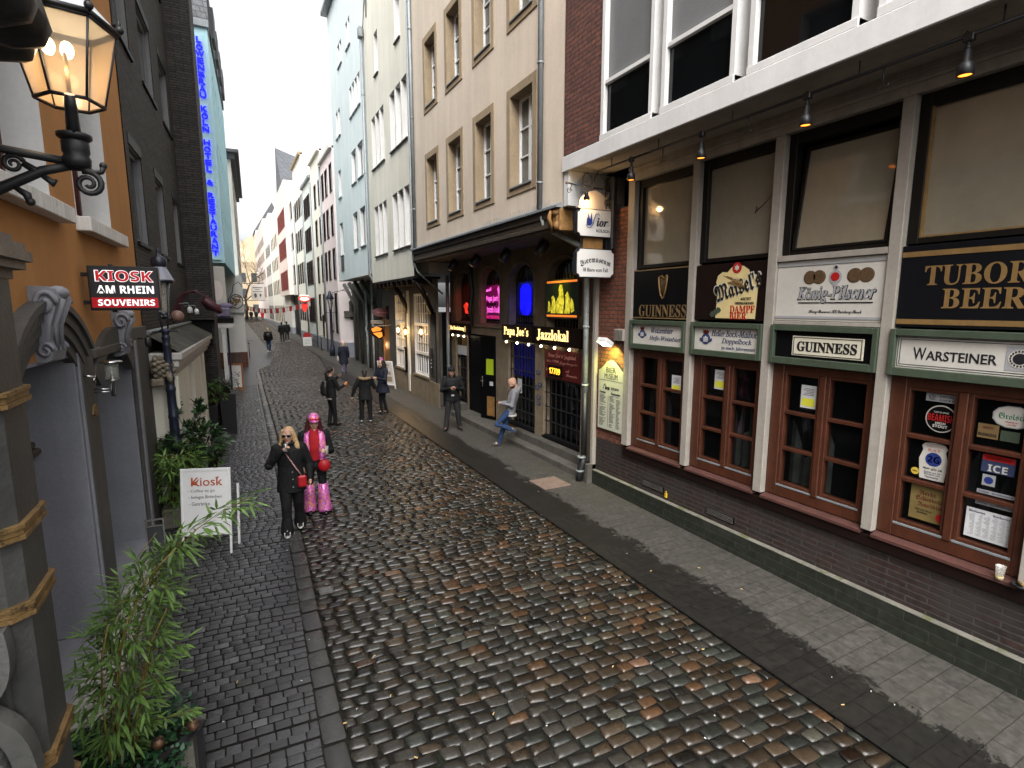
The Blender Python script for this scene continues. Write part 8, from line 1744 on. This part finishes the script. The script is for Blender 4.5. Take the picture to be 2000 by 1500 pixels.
def ex_blonde(t, k, J, HM, S):
    b = MB(HM)
    for s in (-1, 1): b.ball((s * .034, -.100, .010), (.031, .008, .022), 12, 7)
    b.tube([(-.075, -.02, .018), (-.06, -.085, .02), (0, -.104, .016), (.06, -.085, .02), (.075, -.02, .018)], .005, 5); b.obj('sunglasses', M['eye'], t, True)
    b = MB(HM); b.tube([(-.064, -.094, .026), (-.03, -.110, .035), (0, -.108, .026), (.03, -.110, .035), (.064, -.094, .026)], .0045, 5); b.obj('sunglass_rim', M['pale_rim'] if 'pale_rim' in M else M['sign_white'], t, True)
    c = S(); c.lathe([(.030, -.06), (.032, -.055), (.032, .06), (.026, .066), (0, .066)], (-.045, -.225, 1.475), 14); tag_o = c.obj('drink_can', M['tin'], t, True)
    c = S(); c.tube([(-.10, -.10, 1.44), (-.02, -.150, 1.30), (.08, -.165, 1.12), (.16, -.15, .98)], .014, 6, flat=.6); c.obj('bag_strap', M['strap_pattern'] if 'strap_pattern' in M else M['pale_red_letter'], t, True)
    c = S(); c.box(.10, .24, -.20, -.13, .78, .98, .025); c.obj('shoulder_bag', M['red_bag'], t, True)
    c = S()
    for z in (1.22, 1.05, .93, .80): c.ball((.03, -.168 if z > 1 else -.178, z), .011, 8, 5)
    c.obj('coat_button', M['tin'], t, True)
    c = S(); 
    for s in 'LR': a = Vector(J['ank' + s]); c.lathe([(.056, .06), (.068, .075), (.066, .10), (.054, .11)], (a.x, a.y, a.z), 12)
    c.obj('white_cuff', M['white_sole'], t, True)
    c = S(); c.lathe([(.10, 1.485), (.125, 1.50), (.12, 1.53), (.095, 1.53)], (0, .005, 0), 16); c.obj('scarf', M['charcoal_cloth'], t, True)
person('blonde woman in sunglasses and a long black coat drinking from a can', (.68, 8.62), -6, 1.66, jacket=dict(mat='black_cloth', hem=.70, w=1.22, flare=1.06, name='coat', collar=True), trousers=dict(mat='black_cloth', w=1.22, hemw=1.5), shoes=('leather', 'white_sole'),
       hair=dict(mat='blonde_hair', style='long', out=.125, len=.05), pose=dict(elbR=(-.31, -.09, 1.17), hanR=(-.095, -.205, 1.425), elbL=(.29, .03, 1.13), hanL=(.29, -.08, .90), kneeR=(-.09, -.12, .50), ankR=(-.10, -.13, .085), kneeL=(.09, .02, .5), ankL=(.10, .17, .10), heady=-14, headp=2), hands=(.4, .75), extra=ex_blonde, voxel=.009)
def ex_pink(t, k, J, HM, S):
    b = MB(HM); b.ball((0, -.006, .075), (.090, .108, .082), 16, 10); b.loft([(0, -.088, .048, .074, .075), (0, -.092, .060, .070, .072)], 14); fuse(b, 'cap', M['pink_sequin'], t, .009, 1)
    b = MB(HM); 
    for s in (-1, 1): b.ball((s * .036, -.108, .088), (.034, .014, .024), 10, 7)
    b.obj('goggles', M['red_goggle'] if 'red_goggle' in M else M['red_bag'], t, True)
    c = S(); c.loft([(0, -.10, .98, .085, .05), (0, -.115, 1.2, .10, .06), (0, -.10, 1.38, .09, .05), (0, -.04, 1.50, .07, .07), (0, -.03, 1.53, .066, .066)], 14); fuse(c, 'red_top', M['red_cloth'], t, .009, 2)
    c = S(); c.tube([(.08, .02, 1.50), (.115, -.09, 1.40), (.12, -.135, 1.2), (.125, -.14, 1.0), (.13, -.13, .88)], [.05, .062, .066, .066, .055], 10, flat=.5); c.obj('sequin_stole', M['pink_sequin'], t, True)
    c = S(); c.tube([(-.10, -.02, 1.50), (-.13, -.10, 1.38), (-.13, -.13, 1.15), (-.13, -.13, .95)], [.04, .045, .045, .04], 10, flat=.5); c.obj('sequin_stole', M['pink_sequin'], t, True)
    c = S(); c.ball((.13, -.20, .90), (.105, .055, .11), 14, 9); c.obj('red_bag', M['red_bag'], t, True)
    for s in 'LR':
        a, n = Vector(J['ank' + s]), Vector(J['knee' + s]); c = S(); c.tube([n + Vector((0, 0, .04)), n.lerp(a, .4), a + Vector((0, 0, .0)), a + Vector((0, -.01, -.055))], [.084, .095, .118, .125], 14); c.obj('leg_warmer', M['pink_sequin'], t, True)
    cup(t, k, (.165, -.345, 1.14), 'clear_plastic', .036, .13)
person('woman in a pink sequin cap and leg warmers with red bag behind the blonde woman', (1.12, 9.2), -4, 1.70, jacket=dict(mat='black_cloth', hem=.86, w=1.0, name='jacket'), trousers=dict(mat='black_cloth', w=.98, end=.55), hair=dict(mat='red_hair', style='long', out=.12, len=.13),
       pose=dict(elbL=(.265, -.02, 1.10), hanL=(.17, -.26, 1.17), elbR=(-.26, .02, 1.12), hanR=(-.22, -.10, .9), kneeL=(.10, -.03, .5), ankL=(.12, -.03, .085), kneeR=(-.12, .02, .5), ankR=(-.13, .06, .085), headp=8, heady=4), hands=(.8, .5), extra=ex_pink, voxel=.009)
def ex_back(t, k, J, HM, S):
    c = S(); c.loft([(0, .20, .92, .12, .06), (0, .225, 1.0, .145, .10), (0, .22, 1.2, .14, .095), (0, .19, 1.36, .10, .06)], 14); fuse(c, 'backpack', M['leather'], t, .012, 3)
    c = S(); c.ball((.06, .325, 1.10), .018, 8, 5); c.obj('badge', M['sign_white'], t, True)
    c = S(); c.loft([(0, 0, .80, .168, .128), (0, 0, .86, .168, .128)], 16); c.obj('shirt_hem', M['sign_white'], t, True)
    cup(t, k, (-.05, -.47, 1.13), 'beer', .042, .15)
person('dark haired person with black backpack standing side on holding a beer', (2.45, 15.75), 108, 1.70, jacket=dict(mat='black_cloth', hem=.85, w=1.06), trousers=dict(mat='black_cloth', w=.98), hair=dict(mat='dark_hair', style='pony'), pose=dict(elbR=(-.23, -.12, 1.12), hanR=(-.09, -.37, 1.18), elbL=(.23, -.17, 1.22), hanL=(.07, -.27, 1.44), ankL=(.09, .05, .085), ankR=(-.09, -.06, .085), heady=10), hands=(.6, .8), extra=ex_back, voxel=.011)
def ex_fur(t, k, J, HM, S):
    c = S(); c.tube([(.15, -.03, 1.47), (.16, .08, 1.47), (.09, .16, 1.47), (0, .185, 1.46), (-.09, .16, 1.47), (-.16, .08, 1.47), (-.15, -.03, 1.47)], [.045, .052, .058, .06, .058, .052, .045], 9); fuse(c, 'fur_hood', M['fur'], t, .012, 1)
person('short person seen from behind in black coat with tan fur hood', (3.45, 15.9), 168, 1.56, jacket=dict(mat='black_cloth', hem=.74, w=1.22, flare=1.12, name='coat'), trousers=dict(mat='black_cloth', w=1.22, hemw=.95), shoes=('leather', 'white_sole'), hair=dict(mat='dark_hair', style='bun'), pose=dict(elbL=(.34, .0, 1.13), hanL=(.42, -.02, .86), elbR=(-.32, -.10, 1.12), hanR=(-.28, -.34, 1.1), kneeL=(.13, 0, .5), kneeR=(-.13, 0, .5), ankL=(.15, .0, .085), ankR=(-.14, .02, .085), headp=6), extra=ex_fur, voxel=.011)
person('dark haired woman with pink headdress and flared black coat by the menu board', (4.18, 16.7), -66, 1.74, jacket=dict(mat='navy_cloth', hem=.70, w=1.08, flare=1.42, name='coat', collar=True), trousers=dict(mat='black_cloth', w=.80), shoes='leather', hair=dict(mat='dark_hair', style='long', out=.10, len=.10), hat=dict(style='fancy', mat='pink_sequin'),
       pose=dict(elbR=(-.25, -.14, 1.14), hanR=(-.14, -.36, 1.18), elbL=(.26, -.1, 1.13), hanL=(.16, -.32, 1.2), kneeL=(.06, -.02, .5), ankL=(.04, .10, .085), kneeR=(-.06, -.05, .5), ankR=(-.07, -.02, .085)), voxel=.011)
def ex_far(t, k, J, HM, S):
    c = S(); c.box(.26, .34, -.14, .08, .72, .98, .04); c.obj('white_bag', M['sign_white'], t, True)
person('woman walking away in dark knee length coat and pale pink hat', (4.86, 26.9), 176, 1.60, jacket=dict(mat='navy_cloth', hem=.55, w=1.16, flare=1.25, name='coat'), trousers=dict(mat='violet_cloth' if 'violet_cloth' in M else 'charcoal_cloth', w=.85), hat=dict(style='beanie', mat='pale_pink_cloth' if 'pale_pink_cloth' in M else 'red_cloth'), hair=dict(mat='blonde_hair', style='bun'), pose=dict(ankL=(.10, .12, .10), ankR=(-.10, -.10, .085)), extra=ex_far, voxel=.013)
def ex_phone(t, k, J, HM, S):
    c = S(); p = (Vector(J['hanL']) + Vector(J['hanR'])) / 2; c.box(p.x - .035, p.x + .035, p.y - .13, p.y - .02, p.z + .02, p.z + .032, .004); c.obj('phone', M['eye'], t, True)
def ex_man(t, k, J, HM, S):
    ex_phone(t, k, J, HM, S); c = S(); c.ball((-.01, -.165, .985), (.045, .03, .030), 10, 7); c.obj('white_cup', M['sign_white'], t, True)
person('man in black jacket and cap looking at a phone beside the bar door', (5.36, 13.65), -14, 1.80, jacket=dict(mat='black_cloth', hem=.84, w=1.24, name='jacket', collar=True), trousers=dict(mat='charcoal_cloth', w=1.16), hair=None, hat=dict(style='beanie', mat='black_cloth'), skin='skin_tan', pose=dict(elbR=(-.28, -.04, 1.12), hanR=(-.075, -.27, 1.20), elbL=(.28, -.04, 1.12), hanL=(.055, -.27, 1.20), kneeL=(.14, -.03, .5), ankL=(.19, .02, .085), kneeR=(-.14, -.03, .5), ankR=(-.19, -.04, .085), headp=24, heady=-16, toeR=(-.5, -1), toeL=(.25, -1)), hands=(.8, .8), extra=ex_man, voxel=.010)
def ex_hood(t, k, J, HM, S):
    ex_phone(t, k, J, HM, S)
    b = MB(HM); b.loft([(0, -.038, -.135, .030, .028), (0, -.034, -.115, .050, .050), (0, -.026, -.085, .060, .070), (0, -.012, -.055, .068, .084)], 14); b.obj('beard', M['beard'], t, True)
    c = S(); 
    for s in (-1, 1): c.tube([(s * .03, -.02, 1.46), (s * .035, -.06, 1.36), (s * .035, -.075, 1.28)], .005, 5)
    c.obj('hood_string', M['charcoal_cloth'], t, True); c = S(); c.loft([(0, .03, .80, .182, .142), (0, .03, .84, .182, .142)], 16); c.obj('shirt_hem', M['sign_white'], t, True)
person('bald bearded man in grey hoodie and jeans leaning on the bar wall', (5.98, 11.36), -116, 1.74, skin='skin', jacket=dict(mat='grey_cloth', hem=.85, w=1.04, name='hoodie', hood=True, cuff=.9), trousers=dict(mat='jeans', w=.96, hemw=.85), shoes='shoe_grey' if 'shoe_grey' in M else 'leather',
       pose=dict(lean=(0, .11), elbR=(-.25, .02, 1.10), hanR=(-.06, -.22, 1.12), elbL=(.25, .03, 1.10), hanL=(.04, -.22, 1.12), kneeR=(-.09, -.15, .5), ankR=(-.10, -.29, .085), hipL=(.09, -.03, .92), kneeL=(.10, -.33, .60), ankL=(.10, .10, .46), headp=26, toeL=(0, -1)), hands=(.8, .8), extra=ex_hood, voxel=.010)
def ex_walk(t, k, J, HM, S):
    c = S(); c.loft([(0, .15, 1.0, .14, .05), (0, .20, 1.08, .16, .09), (0, .18, 1.34, .14, .07), (0, .15, 1.42, .10, .04)], 12); c.obj('backpack', M['leather'], t, True)
person('person walking away up the street in black jacket and blue jeans', (2.30, 40.6), 178, 1.68, jacket=dict(mat='black_cloth', hem=.84, w=1.22), trousers=dict(mat='jeans', w=.95), shoes='white_sole', hair=dict(mat='blonde_hair', style='bun'), pose=dict(ankL=(.06, .12, .12), kneeL=(.07, -.04, .5), ankR=(-.05, -.10, .085)), extra=ex_walk, voxel=.018, detail=False)
person('left figure of a dark pair walking away along the right pavement edge', (3.95, 50.0), 175, 1.72, jacket=dict(mat='black_cloth', hem=.78, w=1.2), trousers=dict(mat='black_cloth', w=1.0), shoes='leather', hair=dict(mat='dark_hair', style='bun'), voxel=.022, detail=False, pose=dict(ankL=(.1, .14, .1)))
person('right figure of a dark pair walking away with white shoes', (4.40, 50.6), 185, 1.76, jacket=dict(mat='black_cloth', hem=.80, w=1.2), trousers=dict(mat='charcoal_cloth', w=1.0), shoes='white_sole', hair=dict(mat='dark_hair', style='bun'), voxel=.022, detail=False, pose=dict(ankR=(-.1, .14, .1)))
person('dark figure on the left of the small group at the far street end', (3.5, 106), 0, 1.78, jacket=dict(mat='black_cloth', hem=.7, w=1.3), trousers=dict(mat='black_cloth', w=1.1), hair=dict(mat='dark_hair', style='bun'), voxel=.03, detail=False)
person('dark figure in the middle of the small group at the far street end', (4.35, 107), 170, 1.72, jacket=dict(mat='navy_cloth', hem=.7, w=1.3), trousers=dict(mat='black_cloth', w=1.1), hair=dict(mat='dark_hair', style='bun'), voxel=.03, detail=False)
person('figure in red at the right of the small group at the far street end', (5.35, 107), 10, 1.70, jacket=dict(mat='red_cloth', hem=.5, w=1.5), trousers=dict(mat='black_cloth', w=1.1), hair=dict(mat='dark_hair', style='bun'), voxel=.03, detail=False)
# ---------------------------------------------------------------- street furniture far up, bicycles, litter
def bicycle(label, loc, rz, mt='black_metal'):
    t = thing('bicycle', label, 'bicycle', loc, 'bicycles parked along the walls', R(rz)); 
    for x in (-.53, .53):
        m = MB(); m.tube([(x + .33 * math.cos(a), 0, .34 + .33 * math.sin(a)) for a in np.linspace(0, 6.283, 25)], .018, 6); 
        for i in range(10): a = i * .628; m.tube([(x, 0, .34), (x + .33 * math.cos(a), 0, .34 + .33 * math.sin(a))], .003, 3, False)
        m.ball((x, 0, .34), .03, 8, 5); m.obj('wheel', M['black_metal'], t, True)
    m = MB()
    for p, q in (((-.53, 0, .34), (-.08, 0, .32)), ((-.08, 0, .32), (-.22, 0, .82)), ((-.53, 0, .34), (-.20, 0, .74)), ((-.08, 0, .32), (.36, 0, .78)), ((-.20, 0, .74), (.34, 0, .84)), ((.33, 0, .92), (.53, 0, .34))): m.tube([p, q], .016, 6)
    m.obj('frame', M[mt], t, True); m = MB(); m.tube([(.33, 0, .92), (.31, 0, 1.02)], .014, 6); m.tube([(.20, -.28, 1.02), (.31, -.15, 1.04), (.31, .15, 1.04), (.20, .28, 1.02)], .014, 6); m.obj('handlebar', M['zinc'], t, True); m = MB(); m.ball((-.23, 0, .88), (.13, .07, .035), 10, 6); m.obj('saddle', M['leather'], t, True); m = MB(); m.lathe([(.09, -.01), (.09, .01)], (-.08, 0, .32), 12, False, Matrix(((1, 0, 0), (0, 0, 1), (0, 1, 0)))); m.tube([(-.08, -.08, .32), (.08, -.08, .30)], .010, 5); m.obj('crank', M['zinc'], t, True); return t
bicycle('dark bicycle leaning on the grey green house wall', (5.72, 43.0, .44), 96)
bicycle('dark bicycle parked against the yellow house', (5.80, 40.6, .42), 84)
bicycle('dark bicycle leaning on the white house on the left pavement', (.98, 37.5, .39), 88)
# red shop signs, stand, street lamp, bracket
t = thing('shop_sign', 'oval glowing red and white shop sign up the right hand row', 'sign', (5.3, 46, 4.2)); F_ = FE(0, 46); m = MB(F_); m.prism([(5.45 + .46 * math.cos(q), 4.18 + .24 * math.sin(q)) for q in np.linspace(0, 6.283, 25)[:-1]], -.06, .06); m.obj('oval', M['rust_glow'] if 'rust_glow' in M else M['red_glow'], t); m = MB(F_); m.prism([(5.45 + .36 * math.cos(q), 4.18 + .15 * math.sin(q)) for q in np.linspace(0, 6.283, 25)[:-1]], .06, .07); m.prism([(5.1, 4.40), (5.8, 4.40), (5.75, 4.5), (5.15, 4.5)], -.03, .05); m.obj('white_field', M['sign_glow_pale'] if 'sign_glow_pale' in M else M['sign_white'], t); m = MB(F_); m.tube([(6.15, 0, 4.2), (6.0, 0, 4.2)], .02, 6); m.obj('arm', M['black_metal'], t)
t = thing('shop_flag', 'bright red hanging shop sign below the oval one', 'sign', (5.4, 46.2, 3.4)); F_ = FE(0, 46.2); m = MB(F_); m.prism([(5.22, 3.80), (5.72, 3.80), (5.68, 3.35), (5.58, 3.35), (5.55, 3.15), (5.37, 3.15), (5.34, 3.35), (5.25, 3.35)], -.05, .05); m.obj('panel', M['rust_glow'] if 'rust_glow' in M else M['red_glow'], t); m = MB(F_); m.tube([(5.5, 0, 3.8), (5.5, 0, 3.9), (6.15, 0, 3.9)], .015, 5); m.obj('arm', M['black_metal'], t)
t = thing('pavement_stand', 'red and white pavement advertising stand by the grey green house', 'stand', (5.38, 44.9, .45)); m = MB(FE(0, 44.9)); m.box(5.05, 5.70, -.05, .03, .46, 1.16, .02); m.obj('white_panel', M['sign_face'], t); m = MB(FE(0, 44.9)); m.prism([(5.05, 1.17), (5.70, 1.17), (5.66, 1.38), (5.52, 1.52), (5.22, 1.52), (5.09, 1.38)], -.05, .03); m.obj('red_head', M['rust_red'], t)
m = MB(FE(0, 44.9))
for i in range(4): m.box(5.15, 5.60 - .08 * (i % 2), .03, .035, .62 + .12 * i, .66 + .12 * i)
m.obj('print_line', M['sign_grey'], t)
t = thing('street_lamp', 'dark old fashioned street lamp before the pink house', 'street lamp', (5.85, 36.2, .36)); m = MB(); x, y = 5.85, 36.2; m.lathe([(.17, .36), (.17, .9), (.12, .95), (.14, 1.0), (.09, 1.1), (.075, 3.3), (.11, 3.35), (.05, 3.42)], (x, y, 0), 12); m.tube([(x - .3, y, 3.2), (x + .3, y, 3.2)], .015, 5); m.obj('post', M['blue_black_metal'], t); m = MB()
for k in range(4): a = R(45 + 90 * k); m.tube([(x + .07 * math.cos(a), y + .07 * math.sin(a), 3.42), (x + .2 * math.cos(a), y + .2 * math.sin(a), 4.05)], .02, 5)
m.lathe([(.25, 4.05), (.27, 4.09), (.12, 4.35), (.10, 4.5), (0, 4.62)], (x, y, 0), 10); m.obj('lantern_frame', M['blue_black_metal'], t); m = MB(); m.lathe([(.07, 3.44), (.19, 4.04)], (x, y, 0), 8, False); m.obj('lantern_glass', M['lamp_glass_clear'], t)
t = thing('sign_bracket', 'ornate black wrought bracket on the corner of the blue house', 'bracket', (6.6, 33.8, 4.5)); m = MB(); m.tube([(6.9, 33.9, 4.45), (6.2, 33.9, 4.55), (5.6, 33.9, 4.40)], .02, 6); m.tube([(6.9, 33.9, 4.9), (6.5, 33.9, 4.7), (6.2, 33.9, 4.55)], .018, 6)
for c_ in ((6.6, 4.7), (6.8, 4.3), (6.75, 4.9)): m.tube([(c_[0] + .16 * math.cos(q) * (1 - q / 9), 33.9, c_[1] + .16 * math.sin(q) * (1 - q / 9)) for q in np.linspace(0, 7, 16)], .018, 5)
m.obj('wrought_iron', M['black_metal'], t)
t = thing('madonna_figure', 'slim dark statue on a bracket at the corner of the blue house', 'statue', (6.85, 34.1, 3.3)); m = MB(); m.lathe([(.05, 2.75), (.20, 2.95), (.22, 3.0), (.12, 3.02), (.16, 3.3), (.14, 3.6), (.17, 3.85), (.08, 4.0), (.09, 4.1), (.07, 4.2), (0, 4.25)], (6.80, 34.2, 0), 12); m.obj('figure', M['dark_stone'], t)
# drain cover and litter
t = thing('drain_cover', 'small square metal cover at the left edge of the cobbles', 'cover', (.80, 6.5, .065)); m = MB(Matrix.Translation((.84, 6.55, .066))); m.box(-.085, .085, -.085, .085, 0, .016, .004); m.obj('rim', M['dark_stone'], t); m = MB(Matrix.Translation((.84, 6.55, .066))); m.box(-.06, .06, -.06, .06, .016, .020); m.obj('lid', M['cover_grey'] if 'cover_grey' in M else M['zinc'], t)
t = thing('iron_plate', 'flat dark patch cover set in the right pavement by the bar steps', 'cover', (5.45, 8.6, .09)); m = MB(); m.box(5.15, 5.75, 8.35, 8.95, .085, .104, .003); m.obj('plate', M['plate_brown'] if 'plate_brown' in M else M['concrete'], t)
rr = random.Random(31)
for mt, n, sz, lb in (('litter_white', 60, .007, 'scraps of white paper and confetti scattered over the paving'), ('litter_tan', 34, .016, 'tan cigarette ends scattered over the paving')):
    m = MB()
    for i in range(n):
        y = rr.uniform(1.8, 6) if rr.random() < .4 else rr.uniform(3, 20); x = rr.uniform(-.6, 6.0); a = rr.uniform(0, 3.14); l = sz * rr.uniform(.5, 1.5); w = sz * rr.uniform(.3, .6); z = gz(y) + .013
        if mt == 'litter_tan': l, w = .016, .005
        c_, s_ = math.cos(a), math.sin(a); P = [(x + u * c_ - v * s_, y + u * s_ + v * c_) for u, v in ((-l, -w), (l, -w * .7), (l * .8, w), (-l * .9, w * .8))]; m.prismz(P, z, z + .006)
    tag(m.obj('litter', M[mt]), lb, 'litter', kind='stuff')
